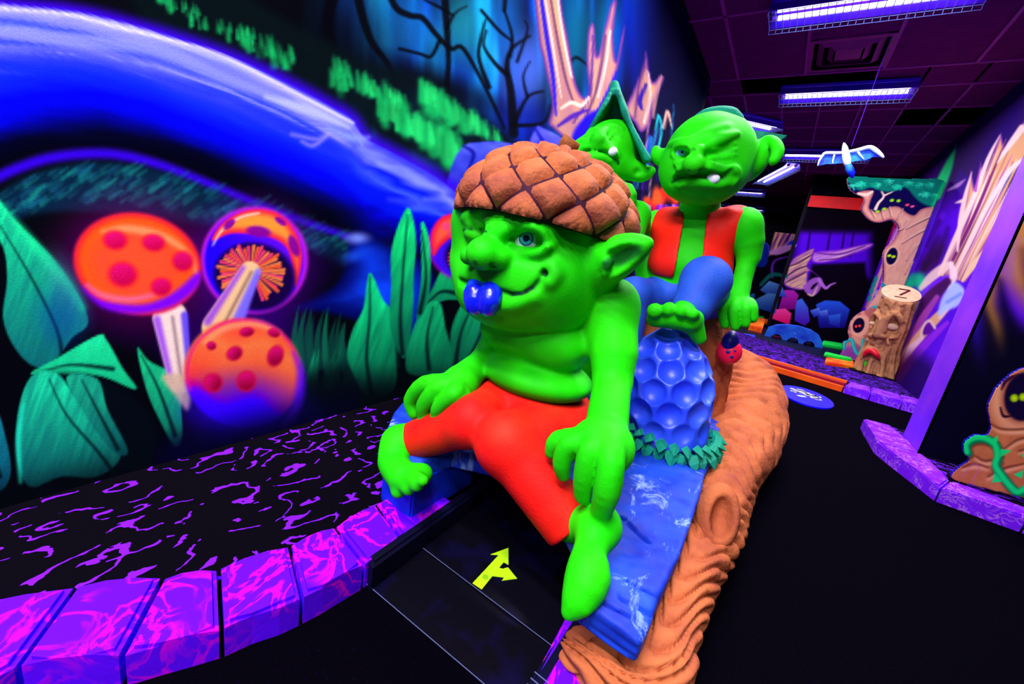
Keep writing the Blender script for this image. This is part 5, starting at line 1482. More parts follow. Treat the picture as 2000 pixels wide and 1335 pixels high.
# ================================================================== frowning goblin in the red vest
M_redvest = paint('red_vest_paint', (250, 34, 14), 0.55, 0.15, (236, 26, 20), 5.0, bump=0.1, bscale=150)
M_jeans = paint('blue_trouser_paint', (44, 92, 208), 0.55, 0.2, (30, 72, 190), 7.0, bump=0.25, bscale=220)
M_leafhat = paint('teal_leaf_felt', (10, 142, 108), 0.7, 0.12, (4, 104, 84), 9.0, bump=0.25, bscale=140)
def goblin_frowning():
    base = (-0.36, 1.85, 0.62)
    root = tag(empty('goblin_statue', base), 'frowning green goblin in red vest and blue trousers, one eye shut', 'statue', 'green goblin statues')
    inv = Matrix.Translation(tuple(-v for v in base))
    A = at_y
    F = Field((-0.72, 1.24, 0.50), (0.06, 2.06, 1.46), 0.0058)
    hc = A(1381, 310, 1.66)
    R = frame((0.02, -0.985, -0.12), roll=math.radians(3))
    L = lambda x, y, z: hc + x * R[0] + y * R[1] + z * R[2]
    # torso
    F.ell(A(1355, 470, 1.80), (0.145, 0.105, 0.13), k=0)
    F.ell(A(1345, 520, 1.80), (0.15, 0.125, 0.09), k=0.04)
    F.ell(A(1335, 560, 1.82), (0.15, 0.12, 0.09), k=0.04)
    F.cone(A(1362, 430, 1.80), A(1372, 370, 1.74), 0.075, 0.07, k=0.04)
    # arm on the stump
    sh = A(1452, 440, 1.78); el = A(1462, 500, 1.80); wr = A(1437, 580, 1.74)
    F.ell(sh, (0.062, 0.06, 0.062), k=0.05)
    F.chain([sh, A(1461, 470, 1.79), el], (0.060, 0.056, 0.044), k=0.025)
    F.chain([el + (0, 0, -0.01), A(1450, 545, 1.78), wr], (0.035, 0.034, 0.045), k=0.012)
    F.ell(A(1436, 596, 1.72), (0.052, 0.045, 0.035), k=0.025)
    for pts in ([(1422, 590, 1.70), (1412, 606, 1.67), (1416, 634, 1.67)], [(1436, 592, 1.69), (1432, 608, 1.655), (1436, 638, 1.655)], [(1452, 592, 1.70), (1454, 606, 1.665), (1456, 632, 1.665)], [(1464, 592, 1.72), (1470, 602, 1.69), (1471, 622, 1.69)]):
        F.chain(at_pts(pts), (0.022, 0.0185, 0.0165), k=0.004, smooth=3)
    # far arm behind the other goblin
    shl = A(1282, 440, 1.80)
    F.ell(shl, (0.058, 0.055, 0.062), k=0.05)
    F.chain([shl, A(1258, 500, 1.84), A(1262, 560, 1.80)], (0.054, 0.045, 0.04), k=0.02)
    # foot planted on the dome: four round toes
    F.chain(at_pts([(1345, 600, 1.46), (1330, 620, 1.38), (1315, 618, 1.33)]), (0.045, 0.042, 0.036), k=0.02)
    for (x, y, r) in ((1279, 607, 0.0255), (1307, 604, 0.0235), (1332, 607, 0.022), (1353, 613, 0.018)):
        F.chain([A(x + 8, y + 8, 1.36), A(x, y, 1.30)], (r * 0.8, r), k=0.003)
    F.chain(at_pts([(1280, 622, 1.335), (1350, 630, 1.335)]), (0.028, 0.024), k=0.012)
    F.chain(at_pts([(1350, 625, 1.36), (1366, 660, 1.39)]), (0.035, 0.022), k=0.02)
    # head
    F.ell(L(0, -0.01, 0.010), (0.154, 0.142, 0.146), R, k=0.02)
    F.ell(L(0.0, 0.025, -0.055), (0.147, 0.118, 0.088), R, k=0.05)
    F.ell(L(0.0, 0.045, -0.100), (0.100, 0.080, 0.050), R, k=0.05)
    H = F.hit
    for (x, y, rx, rz) in ((1333, 297, 0.040, 0.028), (1412, 292, 0.046, 0.022)):
        p = H(x, y); F.ell(p + R[1] * 0.010, (rx, 0.026, rz), R, k=0.02, op='sub')
    # V brow
    F.chain([H(a, b, -0.008) for a, b in ((1308, 282), (1330, 279), (1350, 285), (1364, 293))], (0.010, 0.018, 0.020, 0.014), k=0.010, smooth=3)
    F.chain([H(a, b, -0.008) for a, b in ((1368, 292), (1386, 282), (1412, 271), (1440, 261))], (0.014, 0.021, 0.020, 0.010), k=0.010, smooth=3)
    F.chain([H(1350, 272), H(1385, 262), H(1420, 250)], (0.006, 0.012, 0.006), k=0.03, smooth=3)
    # shut eye: folds
    for pts in ([(1390, 292), (1412, 288), (1436, 280)], [(1390, 300), (1414, 298), (1438, 292)], [(1388, 308), (1412, 308), (1436, 302)]):
        F.chain([H(a, b, -0.003) for a, b in pts], (0.006, 0.0105, 0.006), k=0.003, smooth=3)
    # open eye
    er = 0.030
    es = H(1333, 297); ev = unit(CP - es); ec = es - ev * (er - 0.012)
    for P in ([(1312, 302), (1318, 289), (1334, 282), (1354, 291)], [(1313, 303), (1325, 312), (1338, 313), (1354, 302)]):
        F.chain([H(a, b) + ev * 0.004 for a, b in P], (0.006, 0.009, 0.009, 0.006), k=0.006, smooth=3)
    # nose
    t = H(1354, 320)
    F.chain([H(1362, 294), A(1358, 308, t[1] - 0.015), A(1354, 320, t[1] - 0.030)], (0.016, 0.022, 0.030), k=0.02, smooth=3)
    F.ell(A(1356, 320, t[1] - 0.032), (0.034, 0.030, 0.030), R, k=0.015)
    F.ell(A(1379, 322, t[1] - 0.012), (0.022, 0.024, 0.020), R, k=0.010); F.ell(A(1336, 325, t[1] - 0.012), (0.017, 0.022, 0.020), R, k=0.010)
    F.ell(A(1366, 331, t[1] - 0.026), (0.009, 0.012, 0.006), R, k=0.006, op='sub'); F.ell(A(1345, 332, t[1] - 0.026), (0.008, 0.012, 0.006), R, k=0.006, op='sub')
    # cheek folds and frown
    for pts, r in (([(1318, 318), (1326, 330), (1318, 342)], 0.010), ([(1392, 318), (1412, 326), (1428, 330)], 0.009), ([(1386, 328), (1410, 334), (1436, 330), (1442, 346), (1430, 362)], 0.013)):
        F.chain([H(a, b, -0.005) for a, b in pts], (r * 0.6, r, r * 0.6), k=0.010, smooth=3)
    frown = [H(1312, 356), H(1322, 348), H(1342, 343), H(1366, 343), H(1392, 346), H(1412, 344), H(1426, 336), H(1432, 332)]
    F.chain([H(1326, 362), H(1350, 356), H(1380, 358), H(1404, 362), H(1424, 356)], (0.008, 0.016, 0.017, 0.014, 0.008), k=0.015, smooth=3)
    F.chain(frown, (0.005, 0.008, 0.008, 0.008, 0.010, 0.008), k=0.008, op='sub', smooth=2)
    tp = H(1393, 349)
    # ears: the right one tall and folded over
    F.chain([A(1462, 330, 1.72), A(1476, 318, 1.71), A(1488, 294, 1.71), A(1496, 276, 1.71)], (0.042, 0.038, 0.030, 0.018), k=0.02, smooth=3)
    F.chain([A(1468, 300, 1.70), A(1484, 282, 1.70), A(1500, 272, 1.70), A(1514, 280, 1.68), A(1519, 296, 1.665), A(1512, 313, 1.655), A(1504, 314, 1.655)], (0.022, 0.016, 0.015, 0.018, 0.020, 0.017, 0.012), k=0.004, smooth=3)
    F.chain([A(1478, 342, 1.655), A(1488, 318, 1.655), A(1494, 296, 1.655)], (0.016, 0.018, 0.008), k=0.008, op='sub', smooth=3)
    F.chain([L(-0.15, -0.02, -0.01), L(-0.185, -0.025, 0.0), L(-0.20, -0.025, 0.02)], (0.035, 0.028, 0.016), k=0.02, smooth=3)
    body = F.obj('body', M_skin, root, 2); body.matrix_parent_inverse = inv
    D = (3, 10, 24)
    paint_lines(body, GREEN, [(frown, 0.006, D, 0.9), ([H(1366, 331), H(1367, 331)], 0.006, D, 0.7), ([H(1345, 332), H(1346, 332)], 0.005, D, 0.7), ([H(1388, 296), H(1412, 293), H(1436, 286)], 0.003, D, 0.7), ([H(1312, 288), H(1340, 285), H(1358, 292)], 0.003, D, 0.5)])
    e = ball('eyeball', ec, er, M_eye3, root, unit(CP - ec + np.array([-0.05, 0, -0.02]))); e.matrix_parent_inverse = inv
    o = ball('tooth', tp + unit(CP - tp) * 0.006, 0.020, M_tooth, root, unit(CP - tp), 16, (1, 0.9, 1.05)); o.matrix_parent_inverse = inv
    # leaf lying on the crown, a wide tip showing behind the ear
    T = Field((-0.62, 1.44, 1.22), (0.02, 1.92, 1.46), 0.005)
    top = [L(-0.075, 0.055, 0.105), L(-0.04, 0.05, 0.130), L(0.0, 0.045, 0.140), L(0.04, 0.045, 0.134), L(0.062, 0.05, 0.120)]
    T.chain([p + np.array([0, 0.03, 0.004]) for p in top], (0.020, 0.026, 0.026, 0.028, 0.016), k=0.01, smooth=3)
    T.chain([p + np.array([0, 0.10, 0.008]) for p in top], (0.020, 0.03, 0.03, 0.03, 0.018), k=0.03, smooth=3)
    T.chain([top[3] + np.array([-0.02, 0.02, 0.012]), top[4] + np.array([0.0, 0.04, 0.012])], (0.016, 0.020), k=0.006)
    o = T.obj('leaf_cap', M_leafhat, root, 1); o.matrix_parent_inverse = inv
    bm = bmesh.new()
    lp = [A(1455, 252, 1.80), A(1495, 257, 1.84), A(1537, 264, 1.90), A(1528, 272, 1.90), A(1516, 280, 1.87), A(1526, 290, 1.86), A(1512, 300, 1.84), A(1460, 300, 1.79)]
    plate(bm, lp, (0.0, 0.03, 0.0)); o = bm_obj('leaf_tip', bm, M_leafhat, root); o.matrix_parent_inverse = inv
    # vest: shell over the torso, open down the front
    V = Field((-0.62, 1.62, 0.74), (-0.08, 2.0, 1.10), 0.005)
    V.ell(A(1355, 470, 1.80), (0.162, 0.122, 0.145), k=0); V.ell(A(1345, 520, 1.80), (0.165, 0.142, 0.10), k=0.04)
    V.ell(sh + (-0.03, 0, 0.005), (0.055, 0.068, 0.07), k=0.05); V.ell(shl + (0.03, 0, 0.005), (0.055, 0.068, 0.07), k=0.05)
    V.cut(A(1345, 548, 1.68), (0.0, -0.1, -1)); V.cut(A(1365, 405, 1.72), (0, -0.5, 1.0))
    V.cut(sh + (0.012, 0, 0), (1, 0, 0.1), k=0.003); V.cut(shl - (0.018, 0, 0), (-1, 0, 0.1), k=0.003)
    # opening wedge
    cL = [A(1336, 400, 1.60), A(1334, 440, 1.60), A(1326, 500, 1.58), A(1312, 560, 1.58)]; cR = [A(1384, 400, 1.60), A(1379, 440, 1.60), A(1372, 480, 1.58), A(1362, 560, 1.58)]
    mid = [(a + b) / 2 for a, b in zip(cL, cR)]; hw = [np.linalg.norm(a - b) / 2 for a, b in zip(cL, cR)]
    for dy in (0.0, 0.05, 0.08, 0.11):
        V.chain([CP + (m - CP) * (1 + dy / m[1]) for m in mid], [h_ * (1 + dy / 1.6) for h_ in hw], k=0.003, op='sub')
    o = V.obj('vest', M_redvest, root, 1); o.matrix_parent_inverse = inv
    # trousers
    P = Field((-0.68, 1.30, 0.46), (-0.10, 2.02, 0.90), 0.0055)
    P.ell(A(1335, 568, 1.83), (0.165, 0.14, 0.085), k=0)
    kR = A(1378, 548, 1.52); kL = A(1238, 572, 1.60)
    P.chain([A(1375, 585, 1.82), kR], (0.095, 0.076), k=0.03)
    P.chain([kR, A(1352, 598, 1.46)], (0.078, 0.064), k=0.03)
    P.chain([A(1300, 585, 1.84), kL], (0.09, 0.062), k=0.03)
    P.chain([kL, A(1232, 650, 1.62), A(1236, 720, 1.66)], (0.062, 0.052, 0.05), k=0.02)
    ft = A(1345, 612, 1.42); P.cut(ft, ft - kR, lo=(-0.4, 1.3, 0.46), hi=(-0.1, 1.5, 0.78))
    o = P.obj('trousers', M_jeans, root, 2); o.matrix_parent_inverse = inv
    return root
M_eye3 = eye_mat('painted_eye_pale', (120, 215, 245), (70, 180, 220), (20, 90, 140), (10, 40, 90), 0.40, 0.16)
goblin_frowning()

# ================================================================== goblin with the pointed leaf hood, face to the sky
def goblin_hooded():
    base = (-0.74, 1.72, 0.22)
    root = tag(empty('goblin_statue', base), 'green goblin with closed eyes, head thrown back under a teal leaf hood', 'statue', 'green goblin statues')
    inv = Matrix.Translation(tuple(-v for v in base))
    A = at_y
    F = Field((-1.06, 1.36, 0.20), (-0.44, 1.98, 1.42), 0.0062)
    hc = A(1181, 302, 1.68)
    R = frame((-0.30, -0.86, 0.42), roll=math.radians(6))
    L = lambda x, y, z: hc + x * R[0] + y * R[1] + z * R[2]
    # body standing on the slab behind the winking goblin
    F.ell((-0.74, 1.72, 0.86), (0.14, 0.11, 0.15), k=0); F.ell((-0.74, 1.70, 0.68), (0.15, 0.13, 0.12), k=0.05)
    F.chain([(-0.66, 1.72, 0.62), (-0.64, 1.66, 0.44), (-0.64, 1.70, 0.26)], (0.085, 0.065, 0.05), k=0.03); F.chain([(-0.82, 1.72, 0.62), (-0.84, 1.66, 0.44), (-0.84, 1.70, 0.26)], (0.085, 0.065, 0.05), k=0.03)
    F.chain([(-0.64, 1.70, 0.25), (-0.63, 1.58, 0.24)], (0.045, 0.035), k=0.02); F.chain([(-0.84, 1.70, 0.25), (-0.86, 1.58, 0.24)], (0.045, 0.035), k=0.02)
    F.cone((-0.735, 1.71, 0.98), hc - R[1] * 0.04, 0.075, 0.08, k=0.04)
    # raised near arm, hand behind the acorn cap
    s = A(1242, 452, 1.70)
    F.chain([(-0.64, 1.72, 0.95), s + (0, 0, 0.02), A(1244, 420, 1.62)], (0.06, 0.055, 0.050), k=0.03)
    F.chain([A(1244, 420, 1.62), A(1235, 470, 1.56)], (0.050, 0.04), k=0.02)
    F.ell(A(1216, 384, 1.57), (0.040, 0.034, 0.040), k=0.02)
    for p in ([(1204, 380, 1.56), (1208, 362, 1.54), (1220, 366, 1.53)], [(1220, 372, 1.56), (1228, 368, 1.53), (1234, 380, 1.53)], [(1226, 386, 1.56), (1234, 392, 1.54)]):
        F.chain(at_pts(p), 0.019, k=0.006)
    F.chain([A(1216, 392, 1.58), A(1240, 430, 1.60)], (0.034, 0.036), k=0.02)
    F.chain([(-0.85, 1.72, 0.94), (-0.92, 1.68, 0.80), (-0.90, 1.56, 0.72)], (0.058, 0.045, 0.04), k=0.03)
    # head
    F.ell(L(0, -0.01, 0.01), (0.124, 0.118, 0.138), R, k=0.02)
    F.ell(L(0, 0.03, -0.060), (0.124, 0.105, 0.085), R, k=0.05)
    F.ell(L(-0.01, 0.05, -0.090), (0.095, 0.075, 0.062), R, k=0.05)
    H = F.hit
    for (x, y, rx, rz) in ((1152, 262, 0.026, 0.020), (1196, 268, 0.040, 0.022)):
        p = H(x, y); F.ell(p + R[1] * 0.010, (rx, 0.024, rz), R, k=0.016, op='sub')
    for pts in ([(1180, 274), (1196, 268), (1214, 270)], [(1182, 266), (1198, 260), (1216, 264)], [(1184, 281), (1198, 277), (1214, 280)], [(1146, 268), (1152, 262), (1160, 264)]):
        F.chain([H(a, b) for a, b in pts], (0.005, 0.009, 0.005), k=0.004, smooth=3)
    F.chain([H(1176, 258), H(1192, 248), H(1214, 250)], (0.010, 0.014, 0.008), k=0.014, smooth=3)
    F.chain([H(1146, 263), H(1155, 254), H(1166, 254)], (0.007, 0.011, 0.008), k=0.012, smooth=3)
    t = H(1168, 272)
    F.chain([H(1176, 256), A(1170, 268, t[1] - 0.02)], (0.016, 0.028), k=0.02)
    F.ell(A(1167, 272, t[1] - 0.030), (0.030, 0.028, 0.028), R, k=0.012)
    F.ell(A(1182, 280, t[1] - 0.004), (0.020, 0.022, 0.018), R, k=0.008); F.ell(A(1152, 279, t[1] - 0.004), (0.015, 0.018, 0.017), R, k=0.008)
    mouth = [H(1126, 302), H(1140, 296), H(1160, 294), H(1180, 297), H(1196, 304), H(1206, 314), H(1208, 320)]
    F.chain([H(1128, 312), H(1148, 306), H(1172, 307), H(1190, 314)], (0.010, 0.018, 0.018, 0.010), k=0.014, smooth=3)
    F.chain([H(1140, 288), H(1162, 286), H(1184, 290), H(1204, 300), H(1212, 316)], (0.008, 0.013, 0.013, 0.013, 0.008), k=0.012, smooth=3)
    F.chain(mouth, (0.005, 0.008, 0.008, 0.007), k=0.006, op='sub', smooth=2)
    tp = H(1197, 296)
    F.chain([L(0.105, -0.03, -0.03), A(1252, 338, 1.70), A(1272, 334, 1.69)], (0.042, 0.036, 0.018), k=0.03, smooth=3)
    F.chain([A(1246, 336, 1.655), A(1264, 332, 1.66)], (0.016, 0.010), k=0.008, op='sub')
    body = F.obj('body', M_skin, root, 2); body.matrix_parent_inverse = inv
    D = (3, 10, 24)
    paint_lines(body, GREEN, [(mouth, 0.0055, D, 0.9), ([H(1180, 271), H(1198, 266), H(1214, 268)], 0.003, D, 0.6), ([H(1146, 266), H(1160, 265)], 0.003, D, 0.6)])
    o = ball('tooth', tp + unit(CP - tp) * 0.004, 0.016, M_tooth, root, unit(CP - tp), 16, (1, 0.9, 1.1)); o.matrix_parent_inverse = inv
    # hood: one folded leaf, its sides falling from the peak
    lf = [A(1180, 205, 1.66), A(1152, 255, 1.66), A(1134, 296, 1.70)]; rt = [A(1224, 228, 1.64), A(1246, 274, 1.62), A(1266, 312, 1.63)]
    Tt = Field((-1.12, 1.44, 1.10), (-0.36, 2.06, 1.66), 0.0062)
    apex = A(1200, 166, 1.74)
    Tt.chain([apex, A(1197, 174, 1.74)], 0.014, k=0)
    def fan(pts, back, th):
        """sheet between an edge polyline and a back polyline"""
        E_ = catmull(pts, 5); B_ = catmull(back, 5); m = min(len(E_), len(B_))
        for i in range(m): Tt.cone(E_[i], B_[i], th, th, k=0.014)
    le = [apex, lf[0], lf[1], A(1136, 292, 1.68), A(1126, 322, 1.74)]
    re = [apex, A(1216, 205, 1.66), rt[0] + (0, 0, 0), rt[1], rt[2]]
    fan(le, [apex, A(1196, 205, 1.80), A(1180, 250, 1.86), A(1170, 290, 1.88), A(1160, 320, 1.90)], 0.011)
    fan(re, [apex, A(1216, 205, 1.78), A(1228, 250, 1.84), A(1240, 290, 1.86), A(1252, 320, 1.88)], 0.011)
    fan([apex, A(1196, 205, 1.80), A(1180, 250, 1.86), A(1170, 290, 1.88), A(1160, 320, 1.90)], [apex, A(1216, 205, 1.78), A(1228, 250, 1.84), A(1240, 290, 1.86), A(1252, 320, 1.88)], 0.011)
    o = Tt.obj('leaf_hood', M_leafhat, root, 2); o.matrix_parent_inverse = inv
    return root
goblin_hooded()

# ================================================================== partition, right wall, far course
M_flat = attr_mat('painted_panel', 0.8, 0.03, 0.1, 200, 0.06)
def in_poly(X, Y, P):
    ins = np.zeros(X.shape, bool); P = list(map(tuple, P))
    for i in range(len(P)):
        ax, ay = P[i]; bx, by = P[(i + 1) % len(P)]
        if ay == by: continue
        ins ^= ((ay > Y) != (by > Y)) & (X < (bx - ax) * (Y - ay) / (by - ay) + ax)
    return ins
def cutout(name, outline, y, canvas, step, thick, label, cat, edge_mat, group=None, holes=()):
    """a painted board sawn to an outline (photo pixels of its face), standing at depth y"""
    P3 = np.array([at_y(a, b, y) for a, b in catmull(outline, 4, True)])
    poly = P3[:, [0, 2]]
    x0, x1 = poly[:, 0].min(), poly[:, 0].max(); z0, z1 = poly[:, 1].min(), poly[:, 1].max()
    us = np.arange(x0, x1 + step, step); vs = np.arange(z0, z1 + step, step)
    U, W = np.meshgrid(us, vs)
    cu, cv_ = (U[:-1, :-1] + step / 2), (W[:-1, :-1] + step / 2)
    keep = in_poly(cu, cv_, poly)
    for h in holes:
        hp = np.array([at_y(a, b, y) for a, b in catmull(h, 4, True)])[:, [0, 2]]
        keep &= ~in_poly(cu, cv_, hp)
    P = np.stack([U, np.full(U.shape, y), W], -1)
    px, py = project(P); col = canvas.sample(px, py).reshape(-1, 3)
    idx = np.arange(U.size).reshape(U.shape)
    Q = np.stack([idx[:-1, :-1], idx[:-1, 1:], idx[1:, 1:], idx[1:, :-1]], -1)[keep]
    used = np.unique(Q); remap = -np.ones(U.size, int); remap[used] = np.arange(len(used))
    base = np.array([(x0 + x1) / 2, y, z0])
    me = np_mesh(name, P.reshape(-1, 3)[used] - base, remap[Q])
    at = me.color_attributes.new('paint', 'FLOAT_COLOR', 'POINT')
    rgba = np.ones((len(used), 4), np.float32); rgba[:, :3] = col[used]; at.data.foreach_set('color', rgba.ravel())
    me.materials.append(M_flat); me.materials.append(edge_mat)
    o = link(name, me); o.location = tuple(base)
    sm = o.modifiers.new('board', 'SOLIDIFY'); sm.thickness = thick; sm.offset = -1; sm.material_offset_rim = 1
    tag(o, label, cat, group)
    return o
M_edgeblue = paint('board_edge_blue', (10, 10, 150), 0.6, 0.1)

# ---- partition facing the camera: violet and gold haze over black
def paint_partition():
    cv = Canvas(1700, 0, 2500, 1100, 0.5, (4, 2, 26))
    cv.poly([(1860, -60), (2500, -60), (2500, 800), (2200, 720), (2000, 640), (1950, 600), (1925, 560), (1880, 560), (1840, 620), (1800, 640)], (88, 10, 225), 30, 0.95)
    cv.stroke([(2080, 300), (2010, 430), (1985, 520), (2020, 580)], (30, 40, 26, 20), (190, 130, 40), 34, 0.9)
    cv.stroke([(1985, 470), (1968, 530)], (8, 12), (150, 90, 170), 16, 0.6)
    cv.stroke([(1950, 540), (1932, 592), (1944, 640), (1950, 690)], (5, 12, 12, 6), (170, 112, 50), 16, 0.85)
    cv.stroke([(1998, 490), (2010, 560)], (8, 8), (70, 30, 20), 14, 0.5)
    cv.stroke([(1952, 548), (1966, 610), (1990, 660), (2040, 700)], (3, 10, 12, 10), (4, 0, 30), 14, 0.9)
    cv.stroke([(1916, 590), (1930, 640), (1950, 700)], (4, 10, 12), (6, 0, 30), 10, 0.8)
    cv.stroke([(1906, 600), (1908, 660), (1918, 730)], (8, 10, 4), (60, 10, 215), 18, 0.8)
    cv.wash(1700, 560, 2500, 1100, lambda X, Y: (0.93 * sstep(610, 740, Y - 0.1 * (X - 1950)), (4, 2, 26)))
    return cv
_cp = paint_partition()
wp = painted_grid('wall_partition', (0, PIL_Y0, 0), (1, 0, 0), (0, 0, 1), np.linspace(PIL_X, 2.6, 190), np.linspace(0, CEIL, 300), _cp, M_flat)
tag(wp, 'dark partition wall with violet and gold haze', kind='structure')
box_obj('wall_core', ((PIL_X + 2.6) / 2 + 0.012, (PIL_Y0 + PIL_Y1) / 2 + 0.004, CEIL / 2), (2.6 - PIL_X - 0.03, PIL_Y1 - PIL_Y0 - 0.012, CEIL), M_purple, wp)

# ---- right wall: pale spiky roots on violet
def paint_right():
    cv = Canvas(1600, 60, 2300, 960, 0.6, (46, 6, 96))
    cv.wash(1600, 60, 2300, 960, lambda X, Y: (0.9 * sstep(330, 420, Y + 0.3 * (X - 1900)), (84, 4, 226)))
    for k in range(26):
        r = random.Random(k); x = r.uniform(1760, 1870); y = r.uniform(380, 560)
        cv.stroke([(x, y), (x + r.uniform(10, 26), y - r.uniform(30, 70))], (3, 5), r.choice([(50, 0, 150), (110, 20, 240), (40, 0, 110)]), 4, 0.6, 0)
    cv.ell((1825, 500), 14, 34, 22, (40, 0, 50), 0.8, 0.8); cv.ell((1806, 520), 8, 20, 20, (30, 0, 40), 0.8, 0.8)
    cv.stroke([(1985, 210), (1940, 300), (1900, 380)], (16, 20, 10), (30, 4, 100), 14, 0.8)
    # blue pocket
    cv.poly([(1990, 300), (1975, 330), (1960, 340), (1945, 380), (1925, 430), (1905, 480), (1915, 486), (1950, 430), (1985, 380), (2010, 330)], (10, 60, 200), 5, 0.95)
    for a, b in (((1985, 320), (1925, 450)), ((1965, 350), (1915, 460))): cv.stroke([a, b], (2, 3), (0, 10, 100), 3, 0.8, 0)
    tan, cream, dk, ro = (200, 146, 96), (236, 200, 196), (80, 10, 80), (165, 64, 175)
    rr_ = random.Random(21)
    cv.poly([(1832, 536), (1862, 470), (1886, 392), (1896, 330), (1904, 372), (1916, 312), (1920, 356), (1955, 258), (1962, 296), (2000, 236), (2060, 170), (2060, 250), (2010, 306), (1975, 330), (1940, 396), (1912, 470), (1886, 550), (1858, 546)], lambda X, Y, d: mix3((120, 40, 150), (206, 150, 110), sstep(0, 6, d)), 2.0, 1.0, 0)
    for k in range(46):
        t = k / 45.0; sx, sy = 1834 + 52 * t, 536 + 12 * t
        ex, ey = 1950 + 100 * t + rr_.uniform(-8, 8), 268 - 40 * t + rr_.uniform(0, 40)
        f = rr_.uniform(0.55, 1.0); ex, ey = sx + (ex - sx) * f, sy + (ey - sy) * f
        mx, my = (sx + ex) / 2 + 4 - 10 * t, (sy + ey) / 2 + 6
        c_ = (cream, tan, dk, ro, cream, (110, 30, 110), tan)[k % 7]
        cv.stroke([(sx, sy), (mx, my), (ex, ey)], (1.6, 2.6, 0.4), c_, 1.4, 0.95)
    for pts, w, c in (([(1834, 534), (1868, 460), (1900, 390), (1930, 310), (1953, 264)], (3, 5, 5, 4, 1), cream), ([(1862, 540), (1895, 470), (1930, 400), (1975, 330), (2010, 306)], (3, 5, 5, 5, 2), cream), ([(1880, 548), (1900, 520), (1926, 488), (1932, 482)], (3, 6, 5, 1), (230, 190, 150)),
                      ([(1996, 250), (1968, 288), (1948, 318)], (7, 5, 1), cream), ([(1870, 490), (1876, 430), (1886, 380), (1898, 336)], (2, 5, 4, 1), cream), ([(1880, 392), (1866, 396)], (4, 1), cream), ([(1850, 372), (1870, 362), (1885, 350)], (1, 4, 1), (170, 120, 200)), ([(1905, 372), (1914, 330)], (3, 1), ro)):
        cv.stroke(pts, w, c, 2.0, 0.95)
    # teal leaves, white arch, lower roots
    for c, rx, ry in (((1786, 545), 20, 12), ((1800, 556), 12, 16), ((1776, 556), 10, 8), ((1786, 590), 6, 12)): cv.ell(c, rx, ry, -20, (10, 200, 140), 0.6, 0.85)
    cv.ell((1760, 655), 8, 30, 20, (10, 220, 110), 0.8, 0.7)
    for pts, w, c in (([(1800, 562), (1820, 540), (1845, 522), (1858, 514)], (6, 9, 9, 3), cream), ([(1858, 514), (1862, 540), (1852, 564)], (4, 8, 2), (240, 210, 220)), ([(1798, 590), (1806, 570), (1850, 540)], (3, 6, 4), (110, 30, 230)),
                      ([(1790, 640), (1812, 590), (1850, 550)], (6, 14, 8), (60, 4, 70)), ([(1768, 640), (1785, 600), (1796, 580)], (3, 6, 3), (220, 150, 230)), ([(1745, 720), (1790, 640), (1830, 580)], (5, 8, 5), ro),
                      ([(1735, 740), (1785, 670), (1830, 620), (1862, 590)], (6, 9, 9, 2), (236, 180, 120)), ([(1728, 746), (1770, 690), (1800, 660)], (5, 7, 4), (240, 190, 220)), ([(1750, 746), (1800, 680), (1850, 630)], (5, 8, 4), (150, 40, 220)),
                      ([(1836, 620), (1850, 600), (1868, 580)], (3, 5, 1), cream)):
        cv.stroke(pts, w, c, 2.6, 0.9)
    cv.poly([(1840, 580), (1862, 552), (1876, 556), (1884, 570), (1872, 596), (1850, 606), (1832, 616)], (170, 190, 245), 4, 0.95)
    cv.stroke([(1850, 590), (1876, 574)], (3, 3), (90, 120, 220), 4, 0.7)
    cv.poly([(1802, 652), (1806, 634), (1818, 628), (1824, 640), (1814, 652)], (90, 10, 150), 2, 1); cv.stroke([(1798, 662), (1802, 640), (1814, 626), (1826, 640)], 2.5, cream, 2, 0.9)
    cv.stroke([(1840, 700), (1856, 660), (1870, 630)], (5, 7, 2), (60, 110, 230), 5, 0.8)
    cv.ell((1748, 722), 30, 20, -40, (220, 20, 30), 0.9, 0.8)
    # striped pink drop behind the tree board
    cv.poly([(1742, 420), (1770, 420), (1764, 470), (1740, 520), (1716, 600), (1690, 680), (1660, 680), (1690, 590), (1714, 510)], (96, 8, 225), 6, 1.0)
    cv.poly([(1736, 428), (1758, 428), (1740, 460), (1716, 500), (1722, 460)], (235, 0, 60), 8, 0.9)
    for a_, b_, w_, c_ in (((1756, 436), (1700, 570), 2.2, (245, 170, 230)), ((1748, 446), (1690, 600), 1.8, (235, 120, 220)), ((1762, 440), (1716, 560), 2.2, (230, 40, 190)), ((1740, 470), (1680, 640), 2.0, (250, 190, 190)), ((1728, 500), (1672, 650), 1.6, (230, 150, 130))):
        cv.stroke([a_, ((a_[0] + b_[0]) / 2 + 3, (a_[1] + b_[1]) / 2), b_], (w_ * .6, w_, w_ * .6), c_, 1.2, 0.95)
    for x_, y_ in ((1710, 545), (1706, 556), (1702, 568), (1698, 582)): cv.ell((x_, y_), 4, 7, 20, (20, 170, 170), 0.4, 0.9)
    for x_, y_ in ((1712, 572), (1708, 588), (1700, 604)): cv.ell((x_, y_), 3, 7, 20, (200, 190, 250), 0.4, 0.8)
    cv.poly([(1750, 800), (1800, 700), (1870, 640), (1900, 700), (1850, 860)], (110, 16, 235), 20, 0.5)
    cv.poly([(1715, 760), (1775, 690), (1830, 730), (1790, 850)], (20, 2, 60), 20, 0.75)
    # green edge light beside the tree board
    cv.stroke([(1828, 380), (1850, 330), (1868, 282)], (11, 9, 1), (20, 225, 120), 4, 0.9)
    return cv
_cr = paint_right()
wr_ = painted_grid('wall_right', (RX, 0, 0), (0, 1, 0), (0, 0, 1), np.linspace(PIL_Y1, 9.5, 420), np.linspace(0, CEIL, 300), _cr, M_flat)
tag(wr_, 'right wall painted with pale spiky roots on violet', kind='structure')

